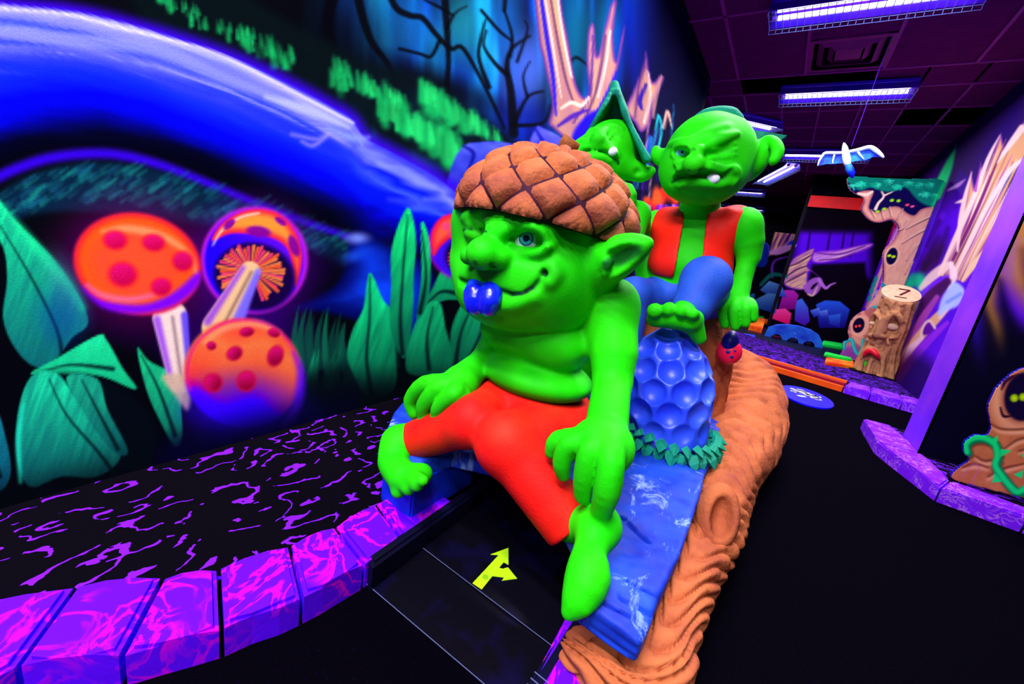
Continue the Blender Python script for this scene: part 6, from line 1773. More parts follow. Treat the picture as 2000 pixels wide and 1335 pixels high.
# ---- tree board with eyes
def paint_tree():
    cv = Canvas(1600, 320, 1900, 760, 1.6, (12, 4, 70))
    bark, lite, dk = (226, 166, 140), (250, 214, 190), (110, 50, 66)
    cv.poly([(1672, 378), (1690, 372), (1706, 374), (1700, 392), (1698, 408), (1716, 414), (1738, 404), (1756, 404), (1772, 416), (1786, 420), (1800, 408), (1826, 402), (1840, 400), (1830, 440), (1810, 500), (1790, 540), (1775, 580), (1740, 640), (1640, 720), (1620, 700), (1690, 600), (1722, 556), (1726, 520), (1726, 490), (1745, 470), (1756, 450), (1752, 436), (1740, 428), (1718, 434), (1700, 430), (1684, 410), (1688, 390)],
            lambda X, Y, d: mix3((190, 110, 110), bark, sstep(0, 7, d) * (0.6 + 0.5 * fbm((X + Y * .5) / 4.0, (Y - X * .6) / 16.0, 3, 2))), 1.2)
    for pts in ([(1836, 416), (1800, 432), (1770, 448)], [(1828, 440), (1790, 458), (1762, 476)], [(1820, 462), (1790, 482), (1770, 510)], [(1808, 490), (1784, 512), (1768, 536)], [(1796, 520), (1776, 540)], [(1752, 452), (1764, 446), (1772, 430)], [(1700, 412), (1708, 426)], [(1720, 412), (1726, 430)], [(1736, 406), (1740, 424)], [(1762, 410), (1752, 430)]):
        cv.stroke(pts, (1, 1.8, 0.8), dk, 1.2, 0.8); cv.stroke([(a + 2, b - 3) for a, b in pts], (0.8, 1.4, 0.6), lite, 1.2, 0.7)
    # thin forked twigs over the dark gap
    for pts, w in (([(1676, 378), (1692, 380), (1704, 374)], (2, 3, 2)), ([(1710, 408), (1716, 396), (1726, 384), (1722, 374)], (3, 2.5, 2, 1.5)), ([(1726, 382), (1744, 374)], (2, 1))): cv.stroke(pts, w, lite, 1, 1)
    cv.ell((1742, 500), 14, 20, 18, (236, 180, 150), 0.1); cv.ell((1742, 500), 10.5, 17, 18, (8, 2, 50), 0.1)
    for c, col, ry in (((1742, 391), (150, 225, 30), 3), ((1755, 392), (150, 225, 30), 3), ((1714, 413), (150, 225, 30), 2.6), ((1727, 408), (150, 225, 30), 3), ((1772, 400), (250, 70, 110), 2.4), ((1782, 403), (250, 90, 150), 2.2), ((1737, 499), (180, 230, 30), 2.6), ((1745, 501), (180, 230, 30), 2.6)):
        cv.ell(c, 4.2, ry, -12, col, 0.3)
    # canopy
    cv.poly([(1656, 340), (1850, 346), (1840, 384), (1820, 402), (1800, 396), (1786, 384), (1768, 366), (1740, 374), (1720, 372), (1700, 366), (1680, 372), (1662, 360)], (8, 130, 110), 3, 1, 3)
    r = random.Random(9)
    for cx, cy, n in ((1682, 356, 10), (1712, 358, 9), (1752, 362, 11), (1775, 356, 6), (1805, 376, 12), (1815, 358, 9), (1795, 358, 7), (1735, 352, 6), (1826, 380, 7), (1664, 362, 4)):
        for k in range(n):
            a = math.pi * (0.05 + 0.95 * k / max(1, n - 1)); l = r.uniform(9, 13)
            cv.stroke([(cx, cy), (cx + l * math.cos(a), cy + l * 0.85 * math.sin(a))], (2.0, 3.4, 1.0), r.choice([(30, 225, 170), (18, 190, 140), (60, 240, 190)]), 0.9, 0.95, 0)
            cv.stroke([(cx, cy + 1), (cx + l * 1.06 * math.cos(a + .16), cy + l * 0.9 * math.sin(a + .16))], (0.5, 0.8), (4, 80, 80), 0.8, 0.6, 0)
    cv.stroke([(1846, 352), (1836, 380), (1822, 402)], (2, 5, 3), (20, 235, 110), 4, 0.8)
    cv.stroke([(1718, 548), (1728, 560), (1742, 560)], (3, 4, 3), (10, 140, 150), 1.2)
    return cv
_ct = paint_tree()
cutout('tree_cutout', [(1658, 345), (1700, 346), (1760, 349), (1843, 352), (1832, 385), (1812, 436), (1790, 494), (1769, 550), (1752, 600), (1700, 690), (1640, 700), (1690, 610), (1720, 560), (1724, 520), (1726, 490), (1746, 468), (1754, 446), (1742, 430), (1720, 434), (1700, 430), (1682, 409), (1688, 388), (1672, 378), (1658, 366)],
       6.8, _ct, 0.008, 0.035, 'flat tree cutout with teal canopy and glowing eyes in its hollows', 'cutout', paint('board_edge_pink', (220, 130, 190), 0.6, 0.1))

# ---- low hollow stump with red eyes and a teal vine, in front of the tree
def paint_hollow():
    cv = Canvas(1620, 560, 1760, 740, 2.0, (180, 96, 96))
    cv.wash(1620, 560, 1760, 740, lambda X, Y: (0.8 * sstep(0.4, 0.6, fbm((X - Y) / 6.0, (X + Y) / 26.0, 5, 2)), (226, 150, 130)))
    cv.ell((1680, 636), 18, 22, 24, (230, 160, 140), 0.1); cv.ell((1677, 635), 11, 15, 20, (14, 2, 40), 0.1)
    cv.ell((1672, 637), 2.6, 2.6, 0, (255, 60, 60), 0.3); cv.ell((1679, 636), 2.6, 2.6, 0, (255, 60, 60), 0.3)
    cv.ell((1660, 690), 20, 16, -20, (130, 40, 170), 0.5, 0.8)
    for pts in ([(1648, 680), (1652, 666), (1664, 664), (1668, 678), (1676, 692), (1684, 680), (1686, 664)], [(1690, 602), (1704, 596), (1714, 602)]): cv.stroke(pts, 3.6, (10, 150, 160), 1.2); cv.stroke([(a - 1, b - 1) for a, b in pts], 1.2, (90, 220, 210), 1.2, 0.7)
    return cv
cutout('stump_cutout', [(1694, 604), (1712, 596), (1724, 610), (1716, 660), (1700, 706), (1672, 704), (1640, 700), (1646, 682), (1646, 668), (1658, 662), (1656, 646), (1662, 626), (1676, 612)],
       6.55, paint_hollow(), 0.006, 0.03, 'small hollow stump cutout with red eyes and teal vine', 'cutout', M_edgeblue)

# ---- near right: stump board with yellow eyes and a thorny vine
def paint_stumpboard():
    cv = Canvas(1820, 660, 2400, 1020, 1.2, (190, 104, 60))
    cv.wash(1820, 660, 2400, 1020, lambda X, Y: (0.9, mix3((206, 120, 76), (160, 80, 44), fbm((X + Y * .4) / 24.0, (Y - X * .2) / 22.0, 13, 3))))
    cv.ell((1990, 782), 62, 70, 12, lambda u, v: mix3((244, 176, 136), (190, 104, 66), np.clip(np.hypot(u, v) ** 3, 0, 1)), 0.08)
    cv.ell((1996, 776), 42, 52, 12, (150, 70, 50), 0.2, 0.8); cv.ell((2000, 774), 38, 48, 14, (14, 4, 44), 0.08)
    cv.stroke([(1956, 760), (1966, 742), (1990, 730)], (2, 4, 1), (60, 14, 40), 1.5); cv.stroke([(1954, 796), (1960, 812), (1976, 812)], (2, 3, 1), (40, 8, 30), 1.5)
    for c in ((1981, 777), (1998, 775)): cv.ell(c, 8, 8, 0, lambda u, v: mix3((215, 245, 20), (120, 170, 10), np.clip(np.hypot(u, v), 0, 1)), 0.25)
    for pts in ([(1936, 828), (1960, 838), (2010, 836), (2060, 820)], [(1905, 890), (1925, 900), (1960, 892)], [(1880, 912), (1905, 906), (1930, 912)], [(1962, 876), (1990, 858), (2030, 850)], [(1930, 930), (1960, 915), (2000, 905)], [(1990, 880), (2030, 870)]):
        cv.stroke(pts, (1.5, 2.6, 1.2), (100, 40, 30), 2.5, 0.85); cv.stroke([(a, b + 6) for a, b in pts], (2, 4, 2), (250, 182, 140), 4, 0.6)
    cv.stroke([(1880, 930), (1900, 906), (1912, 914), (1894, 946)], 1.2, (200, 80, 160), 1, 0.6)
    g, gd = (16, 220, 110), (4, 120, 70)
    vine = [(1890, 884), (1888, 870), (1900, 858), (1922, 856), (1944, 868), (1950, 890), (1946, 910), (1958, 930), (1976, 952), (1990, 962), (2010, 950), (2040, 920)]
    cv.stroke([(a + 2, b + 3) for a, b in vine], 10, (60, 20, 20), 4, 0.6); cv.stroke(vine, 9, gd, 1.6); cv.stroke([(a - 2, b - 2) for a, b in vine], 5.5, g, 3)
    for tri in ([(1936, 858), (1950, 850), (1946, 868)], [(1954, 876), (1976, 880), (1954, 892)], [(1942, 922), (1938, 942), (1958, 940)], [(1980, 926), (1998, 918), (1996, 934)], [(1996, 890), (2006, 896), (2004, 876)]):
        cv.poly(tri, g, 1.2, 1, 0)
    return cv
cutout('stump_cutout', [(1860, 934), (1872, 914), (1894, 898), (1884, 884), (1884, 864), (1904, 850), (1926, 850), (1936, 834), (1930, 800), (1936, 776), (1952, 752), (1990, 722), (2050, 716), (2120, 740), (2160, 820), (2170, 920), (2150, 1010), (2060, 992), (1990, 970), (1920, 952)],
       2.62, paint_stumpboard(), 0.004, 0.02, 'tan hollow stump cutout with yellow eyes and thorny green vine', 'cutout', M_edgeblue)

# ---- far painted panels
def paint_far():
    cv = Canvas(1400, 300, 1760, 720, 1.6, (6, 2, 14))
    V = (90, 6, 235); tan = (214, 160, 110)
    # main panel
    cv.poly([(1560, 446), (1700, 452), (1700, 540), (1540, 560)], V, 14, 0.95, 0)
    cv.wash(1540, 420, 1720, 470, lambda X, Y: (1 - sstep(440, 462, Y), (8, 0, 14)))
    for x in (1583, 1622, 1650, 1668): cv.stroke([(x, 450), (x - 8, 500)], (1.6, 2.4), (30, 0, 70), 2, 0.8, 0)
    cv.poly([(1586, 516), (1690, 512), (1700, 620), (1560, 640), (1576, 560)], (8, 0, 16), 5, 0.97, 0)
    cv.poly([(1590, 492), (1640, 486), (1700, 474), (1700, 484), (1660, 500), (1620, 512), (1588, 512)], lambda X, Y, d: mix3((120, 20, 210), (230, 170, 220), sstep(0, 6, d) * (0.3 + fbm((X * .3 + Y) / 3.0, X / 60.0, 5, 2))), 1.5, 1)
    for pts in ([(1596, 494), (1640, 496), (1690, 480)], [(1600, 508), (1640, 504), (1670, 494)]): cv.stroke(pts, (1, 1.6, 1), (90, 20, 130), 1.4, 0.8)
    # twisted trunk and curl
    cv.poly([(1546, 508), (1562, 496), (1590, 484), (1586, 504), (1578, 520), (1596, 536), (1600, 540), (1580, 530), (1576, 560), (1560, 566), (1532, 556), (1534, 530)], lambda X, Y, d: mix3((110, 30, 170), (240, 196, 130), sstep(0, 5, d) * (0.2 + fbm((X + 2 * Y) / 7.0, (X - Y) / 40.0, 9, 2))), 1.4)
    for pts in ([(1540, 520), (1562, 512), (1586, 496)], [(1536, 540), (1556, 526), (1580, 518)], [(1534, 552), (1552, 542), (1574, 530)]): cv.stroke(pts, (1, 2, 1), (70, 20, 80), 1.5, 0.8)
    cv.stroke([(1574, 560), (1584, 572), (1594, 566), (1602, 552), (1598, 546), (1584, 552), (1576, 566)], (6, 6, 6, 4, 5, 6, 5), (170, 90, 200), 2, 0.95)
    cv.stroke([(1600, 546), (1612, 562), (1622, 556), (1632, 552)], (4, 3, 2, 1), (190, 110, 220), 1.5)
    cv.stroke([(1578, 574), (1588, 576), (1596, 560)], (1.4, 2, 1), (240, 200, 160), 1.5, 0.8)
    # rocks
    def rk(pts, hi, lo):
        ys = [p[1] for p in pts]; cv.poly(pts, lambda X, Y, d: mix3(lo, hi, np.clip(1.1 - (Y - min(ys)) / (max(ys) - min(ys)), 0, 1)), 1.2, 1, 0)
    rk([(1594, 594), (1612, 586), (1640, 588), (1660, 604), (1650, 640), (1600, 640)], (40, 90, 230), (20, 0, 120))
    rk([(1582, 606), (1600, 600), (1604, 612), (1590, 620)], (90, 130, 240), (20, 20, 170)); rk([(1600, 608), (1616, 604), (1618, 618), (1602, 622)], (100, 140, 240), (20, 20, 170)); rk([(1618, 616), (1642, 612), (1640, 640), (1620, 632)], (50, 110, 235), (30, 10, 150))
    rk([(1554, 588), (1566, 582), (1578, 600), (1582, 626), (1572, 636), (1552, 626)], (60, 110, 230), (80, 0, 170))
    rk([(1532, 566), (1550, 566), (1560, 576), (1552, 604), (1520, 604)], (170, 30, 170), (110, 0, 110)); rk([(1512, 604), (1534, 602), (1546, 612), (1542, 634), (1508, 622)], (240, 60, 150), (220, 0, 90))
    # left panel: roots, arch, rocks
    cv.poly([(1516, 446), (1560, 446), (1552, 480), (1500, 500)], lambda X, Y, d: mix3((70, 10, 120), (225, 160, 130), sstep(0.3, 0.75, fbm((X + Y * .5) / 4.0, (Y - X) / 50.0, 15, 2))), 3, 1, 0)
    cv.poly([(1534, 478), (1556, 464), (1556, 482)], (20, 40, 210), 1, 1, 0); cv.stroke([(1532, 482), (1558, 450)], 0.8, (190, 150, 220), 1, 0.9, 0)
    cv.poly([(1502, 492), (1530, 480), (1556, 478), (1540, 490), (1516, 498)], (190, 120, 200), 2, 0.95)
    cv.stroke([(1508, 540), (1512, 510), (1546, 500)], (3, 2, 1), (110, 30, 190), 2); cv.poly([(1516, 512), (1546, 504), (1536, 540), (1514, 540)], (6, 0, 30), 2, 1, 0)
    cv.stroke([(1486, 556), (1508, 536), (1536, 540)], (3, 4, 3), (10, 100, 100), 2)
    rk([(1484, 566), (1502, 548), (1526, 556), (1536, 580), (1500, 576)], (90, 150, 230), (20, 40, 150)); rk([(1476, 584), (1500, 572), (1522, 574), (1514, 612), (1474, 600)], (80, 140, 220), (10, 40, 160))
    rk([(1456, 578), (1474, 572), (1474, 590), (1458, 586)], (30, 110, 190), (10, 50, 120))
    # spiral stump in blue
    cv.poly([(1468, 478), (1484, 470), (1500, 476), (1502, 494), (1494, 520), (1470, 516), (1462, 500)], (10, 30, 140), 2)
    cv.stroke([(1468, 480), (1484, 471), (1500, 478), (1502, 492)], 1, (60, 60, 220), 1.2, 0.9)
    cv.stroke([(1476, 496), (1478, 488), (1486, 490), (1484, 499), (1476, 504), (1470, 498), (1474, 484), (1486, 482)], 1, (80, 110, 230), 1.2, 0.9)
    cv.ell((1462, 540), 10, 5, 0, (30, 60, 200), 0.6, 0.8)
    return cv
_cf = paint_far()
FY = 9.4
w1 = painted_grid('wall_back_panel', (0, FY, 0), (1, 0, 0), (0, 0, 1), np.linspace(-0.02, RX, 150), np.linspace(0, CEIL, 260), _cf, M_flat)
tag(w1, 'far panel painted with twisted roots over dark hollow and rocks', kind='structure')
w2 = painted_grid('wall_back_wing', (0, 11.6, 0), (1, 0, 0), (0, 0, 1), np.linspace(-1.6, 0.0, 200), np.linspace(0, 2.1, 260), _cf, M_flat)
tag(w2, 'far wing panel painted with roots, arch and blue rocks', kind='structure')
tag(box_obj('wall_back_side', (-0.05, 11.6, CEIL / 2), (0.06, 4.3, CEIL), M_dark), 'dark side of the far panel', kind='structure')
# panel under the soffit, its red lighting put into the base colour
M_redb = paint('red_lit_panel', (255, 0, 10), 0.5, 0.2, (235, 0, 20), 4.0)
a, b, c, d = at_y(1584, 381, FY - 0.05), at_y(1700, 387, FY - 0.05), at_y(1700, 411, FY - 0.05), at_y(1577, 403, FY - 0.05)
bm = bmesh.new(); plate(bm, [(a[0], a[1], a[2]), (1.2, b[1], a[2]), (1.2, c[1], d[2]), (d[0], d[1], d[2])], (0, 0.04, 0))
rb = bm_obj('red_lit_panel', bm, M_redb); tag(rb, 'long panel under the dark soffit, red light painted into its colour', 'board')

# ---- rails, beds and props of the far hole
M_orange = paint('orange_rail', (255, 96, 10), 0.5, 0.2, (240, 76, 10), 6.0)
M_oran2 = paint('orange_groove', (150, 20, 40), 0.6, 0.1)
rt_ = empty('lane_rail', (0.24, 4.72, 0)); tag(rt_, 'orange two board rail across the far lane', 'rail')
def board(p, q, w, z0, z1, mat, parent, name, inv):
    p = np.array(p); q = np.array(q); dd = unit(q - p); n = np.array([-dd[1], dd[0]]) * w
    bm = bmesh.new(); prism(bm, [tuple(p), tuple(q), tuple(q + n), tuple(p + n)], z0, z1); o = bm_obj(name, bm, mat, parent); o.matrix_parent_inverse = inv; return o
ri = Matrix.Translation((-0.24, -4.72, 0))
board((-1.2, 5.12), (0.675, 4.60), 0.05, 0.0, 0.05, M_orange, rt_, 'rail_board', ri)
board((-1.2, 5.20), (0.69, 4.675), 0.06, 0.0, 0.07, M_oran2, rt_, 'rail_groove', ri)
board((-1.2, 5.28), (0.71, 4.755), 0.04, 0.0, 0.085, M_orange, rt_, 'rail_board', ri)
far_j = [((0.75, 4.86), (0.68, 4.58)), ((0.90, 4.84), (0.86, 4.54)), ((1.10, 4.83), (1.06, 4.50)), ((1.235, 4.82), (1.235, 4.46))]
tag(curb('trim_5', far_j, 0.075, M_stone_r), 'violet speckled stone curb beside the orange rail', kind='structure')
tag(top_patch('trim_6', [(-1.1, 5.3), (0.70, 4.80), (1.235, 4.78), (1.235, 6.1), (0.85, 6.15), (-0.5, 7.2)], 0.062, M_bedfar), 'violet squiggle carpet beyond the orange rail', kind='structure')
# oval blue disc on the floor with a white splash emblem
M_oval = paint('blue_oval', (10, 0, 255), 0.5, 0.2, (30, 0, 245), 8.0)
M_white = paint('white_emblem', (235, 235, 255), 0.6, 0.1)
mt = tag(empty('floor_oval', (0.375, 3.93, 0)), 'oval blue floor disc with ragged white emblem', 'mat')
bm = bmesh.new(); prism(bm, [(0.185 * math.cos(t), 0.31 * math.sin(t)) for t in np.linspace(0, 2 * math.pi, 48, endpoint=False)], 0.0, 0.012); bm_obj('oval_disc', bm, M_oval, mt)
rr = random.Random(4); bm = bmesh.new()
for k in range(34):
    t = rr.uniform(0, 2 * math.pi); q = math.sqrt(rr.random()); x, y = 0.095 * q * math.cos(t), 0.06 + 0.13 * q * math.sin(t)
    add_box(bm, (x, y, 0.0128), (rr.uniform(.02, .07), rr.uniform(.012, .04), 0.0012), Matrix.Rotation(rr.uniform(-.8, .8), 3, 'Z'))
bm_obj('emblem', bm, M_white, mt)

# blue arched bridge
M_bridge = stone_blue('bridge_blue', (20, 110, 235), (6, 50, 200), (110, 180, 245), 0.6)
def bridge():
    y = 7.8
    pts = [(1491, 657), (1500, 640), (1515, 635), (1535, 634), (1560, 637), (1585, 645), (1600, 655), (1606, 668), (1606, 686)]
    top = [at_y(a, b, y) for a, b in pts]
    base_z = 0.0
    def arch(px, py, r):
        c = at_y(px, py, y); rr_ = r * 1.0
        return c, rr_
    out = [(p[0], p[2]) for p in top]
    xs0, xs1 = out[0][0], out[-1][0]
    cen = [at_y(1517, 658, y), at_y(1549, 664, y), at_y(1581, 670, y)]
    poly = out[:]
    for c in cen[::-1]:
        r = 0.078
        poly.append((c[0] + r, base_z))
        for t in np.linspace(0, math.pi, 9): poly.append((c[0] + r * math.cos(t), max(c[2] - 0.06, 0.02) + r * math.sin(t)))
        poly.append((c[0] - r, base_z))
    poly[len(out) - 1] = (xs1, base_z) ; poly[0] = (xs0, base_z)
    poly.insert(1, (xs0 + 0.005, out[0][1]))
    bm = bmesh.new(); plate(bm, [(p[0], y, p[1]) for p in poly][::-1], (0, 0.22, 0))
    bmesh.ops.triangulate(bm, faces=[f for f in bm.faces if len(f.verts) > 4])
    o = bm_obj('bridge', bm, M_bridge); tag(o, 'small blue stone bridge with three arches on the far lane', 'bridge')
bridge()
tag(top_patch('trim_7', [(-0.4, 7.35), (0.85, 6.5), (1.1, 6.7), (1.1, 9.3), (-1.0, 9.3), (-1.0, 7.6)], 0.03, M_lane), 'black far putting lane', kind='structure')
M_neong = paint('neon_green', (20, 235, 70), 0.5, 0.2, (10, 210, 60), 8.0)
M_lava = paint('orange_block', (255, 70, 10), 0.6, 0.15, (255, 150, 20), 7.0, 0.4, 0.65)
def slab_px(name, quad, z0, z1, mat, label, cat):
    P = [at_z(a, b, z1)[:2] for a, b in quad]
    c = np.mean(P, 0); ar = sum(P[k][0] * P[(k + 1) % 4][1] - P[(k + 1) % 4][0] * P[k][1] for k in range(4))
    if ar < 0: P = P[::-1]
    bm = bmesh.new(); a_, b_ = prism(bm, [tuple(p - c) for p in P], z0, z1)
    bmesh.ops.bevel(bm, geom=[e for e in bm.edges if e.verts[0] in b_ and e.verts[1] in b_], offset=0.01, segments=2, affect='EDGES')
    o = bm_obj(name, bm, mat); o.location = (c[0], c[1], 0); return tag(o, label, cat)
slab_px('green_kerb', [(1608, 664), (1646, 670), (1646, 678), (1606, 671)], 0.03, 0.07, M_neong, 'neon green kerb right of the blue bridge', 'kerb')
slab_px('green_kerb', [(1612, 686), (1664, 698), (1664, 701), (1610, 691)], 0.102, 0.13, M_neong, 'neon green kerb above the orange block', 'kerb')
slab_px('lava_block', [(1614, 696), (1668, 704), (1666, 714), (1612, 706)], 0.05, 0.10, M_lava, 'mottled orange block in front of the carved stump', 'block')
slab_px('lava_block', [(1474, 619), (1496, 622), (1490, 640), (1464, 634)], 0.0, 0.12, M_lava, 'orange block beside the goblin fist', 'block')
slab_px('orange_kerb', [(1496, 622), (1648, 652), (1646, 656), (1494, 627)], 0.0, 0.06, M_orange, 'thin orange kerb under the far painted rocks', 'kerb')
slab_px('green_kerb', [(1474, 610), (1494, 614), (1492, 619), (1472, 616)], 0.0, 0.10, M_neong, 'neon green kerb behind the orange block by the fist', 'kerb')
slab_px('blue_stone', [(1506, 638), (1530, 636), (1536, 640), (1512, 642)], 0.0, 0.05, M_slableg, 'flat blue stone behind the arched bridge', 'stone')
slab_px('blue_stone', [(1450, 650), (1476, 654), (1474, 660), (1448, 656)], 0.0, 0.05, M_slableg, 'flat blue stone under the goblin fist', 'stone')

# ---- carved stump marker with the numeral on its slanted top
M_carved = paint('carved_bark', (190, 132, 88), 0.75, 0.08, (150, 96, 64), 14.0, 0.4, 0.68, bump=0.35, bscale=40, detail=4)
M_cream = paint('cream_wood', (222, 186, 150), 0.6, 0.1, (206, 168, 130), 20.0)
M_num = paint('numeral_red', (96, 24, 30), 0.6, 0.1)
M_lips = paint('red_lips', (226, 24, 40), 0.4, 0.3)
M_pole = paint('green_pole', (30, 240, 20), 0.5, 0.2)
M_leafg = paint('green_leaf_paint', (40, 220, 30), 0.5, 0.2, (180, 220, 20), 5.0, 0.5, 0.7)
def marker():
    Y = 5.95; A = at_y
    b0 = A(1703, 735, Y); b0[2] = 0.06; top = A(1760, 572, Y + 0.02)
    root = tag(empty('carved_stump', tuple(b0)), 'carved wooden stump with grumpy face and numeral seven on top', 'statue')
    inv = Matrix.Translation(tuple(-b0))
    F = Field((b0[0] - 0.32, Y - 0.30, 0.03), (b0[0] + 0.32, Y + 0.25, 1.10), 0.0085)
    mid = A(1730, 660, Y)
    F.chain([(b0[0] + 0.02, Y, 0.06), (mid[0], Y, mid[2]), (top[0], Y, top[2] - 0.04)], (0.155, 0.135, 0.135), k=0)
    for k in range(11):
        a = 2 * math.pi * k / 11 + 0.2; p = np.array([math.cos(a), math.sin(a), 0])
        F.chain([np.array([b0[0] + 0.02, Y, 0.05]) + p * 0.18, np.array([mid[0], Y, 0.35]) + p * 0.142, np.array([mid[0] + 0.01 * math.sin(k), Y, 0.62]) + p * 0.140, np.array([top[0], Y, top[2] - 0.06]) + p * 0.128], (0.035, 0.020, 0.022, 0.018), k=0.02, smooth=3)
    F.cut((0, 0, 0.06), (0, 0, -1))
    tn = unit((0.0, -0.55, 0.82)); F.cut(top + tn * -0.005, tn)
    H = F.hit
    V3 = np.array([0, -1.0, 0])
    def ridge(pts, r, out=0.0, k=0.012): F.chain([H(a_, b_) + V3 * out for a_, b_ in pts], r, k=k, smooth=3)
    def groove(pts, r): F.chain([H(a_, b_) for a_, b_ in pts], r, k=0.008, op='sub', smooth=3)
    e1 = H(1743, 638); e2 = H(1707, 632)
    F.ell(e1, (0.060, 0.045, 0.080), k=0.015, op='sub'); F.ell(e2, (0.042, 0.04, 0.065), k=0.015, op='sub')
    ridge([(1728, 646), (1730, 626), (1744, 612), (1758, 620), (1763, 638), (1754, 656), (1740, 660)], (0.018, 0.026, 0.030, 0.028, 0.024, 0.018), 0.012)
    ridge([(1701, 640), (1702, 624), (1710, 612), (1718, 620)], (0.014, 0.022, 0.026, 0.018), 0.012)
    ridge([(1722, 622), (1718, 640), (1713, 652)], (0.034, 0.042, 0.046), 0.045)
    F.ell(H(1700, 655) + V3 * 0.02, (0.034, 0.03, 0.026), k=0.012); F.ell(H(1724, 657) + V3 * 0.02, (0.034, 0.03, 0.026), k=0.012)
    ridge([(1694, 664), (1708, 670), (1726, 664), (1736, 672), (1734, 690)], (0.014, 0.022, 0.024, 0.020, 0.012), 0.012)
    groove([(1728, 664), (1724, 678), (1712, 684)], 0.014); groove([(1740, 664), (1736, 684), (1742, 712)], 0.014)
    groove([(1730, 596), (1736, 612)], 0.016); groove([(1716, 602), (1719, 620)], 0.014); groove([(1752, 592), (1756, 612)], 0.014); groove([(1746, 672), (1738, 706), (1728, 728)], 0.016)
    groove([(1691, 706), (1688, 724)], 0.014); groove([(1706, 708), (1700, 730)], 0.014); groove([(1718, 704), (1714, 730)], 0.014); groove([(1762, 600), (1764, 640), (1752, 680)], 0.014)
    ridge([(1684, 698), (1690, 684), (1702, 680), (1716, 690), (1720, 704)], (0.016, 0.026, 0.030, 0.026, 0.016), 0.012)
    groove([(1688, 698), (1700, 696), (1716, 703)], 0.016)
    o = F.obj('body', M_carved, root, 1); o.matrix_parent_inverse = inv
    # lips, eye, leaf
    G = Field(A(1700, 686, Y - 0.2) - 0.16, A(1700, 686, Y - 0.2) + 0.16, 0.006)
    G.chain([H(1687, 694, -0.01), H(1694, 687, -0.022), H(1703, 685, -0.025), H(1712, 692, -0.02), H(1717, 700, -0.008)], (0.012, 0.028, 0.032, 0.026, 0.012), k=0, smooth=3)
    o = G.obj('lips', M_lips, root, 1); o.matrix_parent_inverse = inv
    e = e1 + np.array([0, 0.02, 0]); o = ball('eyeball', e, 0.044, M_cream, root, (0, -1, 0), 16, (0.8, 0.6, 1.2)); o.matrix_parent_inverse = inv
    e = e2 + np.array([0, 0.02, 0]); o = ball('eyeball', e, 0.034, M_cream, root, (0, -1, 0), 16, (0.7, 0.6, 1.2)); o.matrix_parent_inverse = inv
    l = H(1691, 708); bm = bmesh.new(); plate(bm, [l + np.array(q) * 1.0 for q in ((-0.028, -0.012, 0.03), (0.0, -0.012, 0.05), (0.03, -0.012, 0.03), (0.03, -0.012, 0.0), (0.0, -0.012, -0.05), (-0.02, -0.012, -0.06), (-0.03, -0.012, 0.0))], (0, 0.012, 0)); o = bm_obj('leaf', bm, M_leafg, root); o.matrix_parent_inverse = inv
    # slanted top disc with the numeral 7
    X = np.array([1.0, 0, 0]); Yv = np.cross(tn, X)
    bm = bmesh.new(); disc = [top + 0.165 * (math.cos(t) * X + math.sin(t) * Yv * 0.98) for t in np.linspace(0, 2 * math.pi, 40, endpoint=False)]
    plate(bm, disc, -tn * 0.03); o = bm_obj('top_disc', bm, M_cream, root); o.matrix_parent_inverse = inv
    def strip(p, q, w):
        p = np.array(p); q = np.array(q); d2 = unit(q - p); n2 = np.array([-d2[1], d2[0]]) * w
        return [top + tn * 0.004 + X * c_[0] + Yv * c_[1] for c_ in (p - n2, q - n2, q + n2, p + n2)]
    bm = bmesh.new(); plate(bm, strip((-0.02, 0.075), (0.075, 0.072), 0.010), -tn * 0.003); plate(bm, strip((0.07, 0.072), (-0.01, -0.045), 0.010), -tn * 0.003); plate(bm, strip((-0.055, -0.085), (0.045, -0.085), 0.006), -tn * 0.003)
    o = bm_obj('numeral', bm, M_num, root); o.matrix_parent_inverse = inv
    V, Fc = tube([A(1729, 735, Y + 0.0), A(1776, 612, Y + 0.02)], 0.022, 10)
    V = [v + np.array([0, 0, 0.0]) for v in V]
    o = pyd('green_pole', V, Fc, M_pole, None, True); tag(o, 'slim neon green pole leaning behind the carved stump', 'pole')
    bm = bmesh.new(); add_box(bm, (b0[0] + 0.05, Y, 0.068), (0.56, 0.42, 0.012), bevel=0.004); o = bm_obj('base_board', bm, M_black, root); o.matrix_parent_inverse = inv
marker()

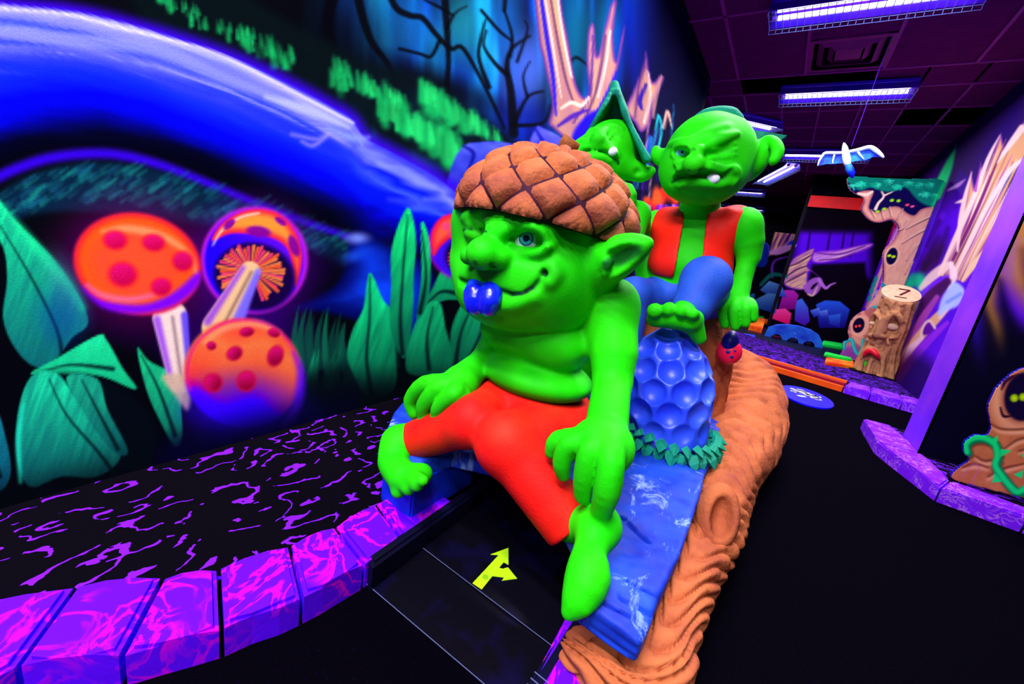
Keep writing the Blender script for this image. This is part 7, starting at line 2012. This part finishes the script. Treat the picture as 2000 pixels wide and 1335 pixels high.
# ---- blue winged figure hanging from the ceiling
M_wing = paint('wing_blue', (0, 30, 235), 0.5, 0.2, (30, 140, 245), 7.0, 0.45, 0.7)
M_bone = paint('wing_bone', (225, 245, 255), 0.5, 0.2)
def dragon():
    y = 4.6; A = at_y
    c = A(1655, 310, y)
    root = tag(empty('winged_figure', tuple(c)), 'white and blue winged dragon figure hanging below the ceiling', 'figure')
    inv = Matrix.Translation(tuple(-c))
    def P(L, yy=y): return [A(1580 + a / 12.5, 260 + b / 12.5, yy) for a, b in L]
    B = Field(c - 0.26, c + 0.26, 0.006)
    B.chain(P([(850, 240), (870, 330), (885, 430), (905, 560), (930, 700), (945, 760)]), (0.006, 0.018, 0.024, 0.028, 0.028, 0.02), k=0, smooth=3)
    o = B.obj('body', M_bone, root, 1); o.matrix_parent_inverse = inv
    V, Fc = tube(P([(945, 740), (985, 860), (1040, 980), (1070, 1090)]), [0.018, 0.028, 0.026, 0.008], 10); o = pyd('tail', V, Fc, M_wing, root, True); o.matrix_parent_inverse = inv
    wl = [(830, 450), (640, 455), (390, 460), (300, 540), (250, 650), (210, 800), (330, 770), (450, 745), (570, 755), (700, 735), (850, 730)]
    wr = [(960, 440), (1200, 380), (1480, 305), (1600, 360), (1740, 450), (1830, 600), (1700, 580), (1560, 580), (1380, 660), (1240, 660), (1100, 690), (980, 720)]
    for w in (wl, wr):
        bm = bmesh.new(); plate(bm, P(w, y + 0.012), (0, 0.006, 0)); bmesh.ops.triangulate(bm, faces=[f for f in bm.faces if len(f.verts) > 4]); o = bm_obj('wing', bm, M_wing, root); o.matrix_parent_inverse = inv
    for pts, r in (([(850, 480), (640, 485), (400, 490), (310, 580), (250, 680), (212, 795)], (0.012, 0.013, 0.014, 0.010, 0.008, 0.004)), ([(630, 490), (600, 600), (570, 745)], (0.008, 0.007, 0.004)), ([(950, 450), (1200, 410), (1480, 345), (1640, 430), (1760, 530), (1825, 600)], (0.010, 0.016, 0.018, 0.018, 0.014, 0.006)), ([(1180, 420), (1240, 520), (1350, 645)], (0.010, 0.008, 0.003))):
        V, Fc = tube(catmull(P(pts), 4), list(np.interp(np.linspace(0, 1, 4 * (len(pts) - 1) + 1), np.linspace(0, 1, len(r)), r)), 8); o = pyd('wing_bone', V, Fc, M_bone, root, True); o.matrix_parent_inverse = inv
    V, Fc = tube([c + np.array([0, 0, 0.1]), (c[0] + 0.02, y, CEIL)], 0.0014, 6); o = pyd('hanging_wire', V, Fc, M_house, root); o.matrix_parent_inverse = inv
dragon()

# ---- ladybird on the stump
M_ladyred = paint('ladybird_red', (250, 20, 70), 0.4, 0.3); M_navy = paint('ladybird_navy', (8, 10, 120), 0.4, 0.3)
def ladybird():
    y = 1.77; A = at_y; c = A(1424, 684, y)
    root = tag(empty('ladybird', tuple(c)), 'small red ladybird with navy head on the tan stump', 'figure')
    inv = Matrix.Translation(tuple(-c))
    F = Field(c - 0.09, c + 0.09, 0.0035)
    F.ell(A(1424, 687, y), (0.046, 0.040, 0.050), k=0)
    o = F.obj('shell', M_ladyred, root, 1); o.matrix_parent_inverse = inv
    for x, yy, r in ((1422, 687, 0.0075), (1435, 685, 0.005), (1429, 696, 0.0065)):
        p = F.hit(x, yy); o = ball('spot', p, r, M_navy, root, unit(CP - p), 12, (1, 0.3, 1)); o.matrix_parent_inverse = inv
    o = ball('head', A(1426, 668, y), 0.047, M_navy, root, (0, -1, 0), 20, (1, 0.95, 0.66)); o.matrix_parent_inverse = inv
ladybird()
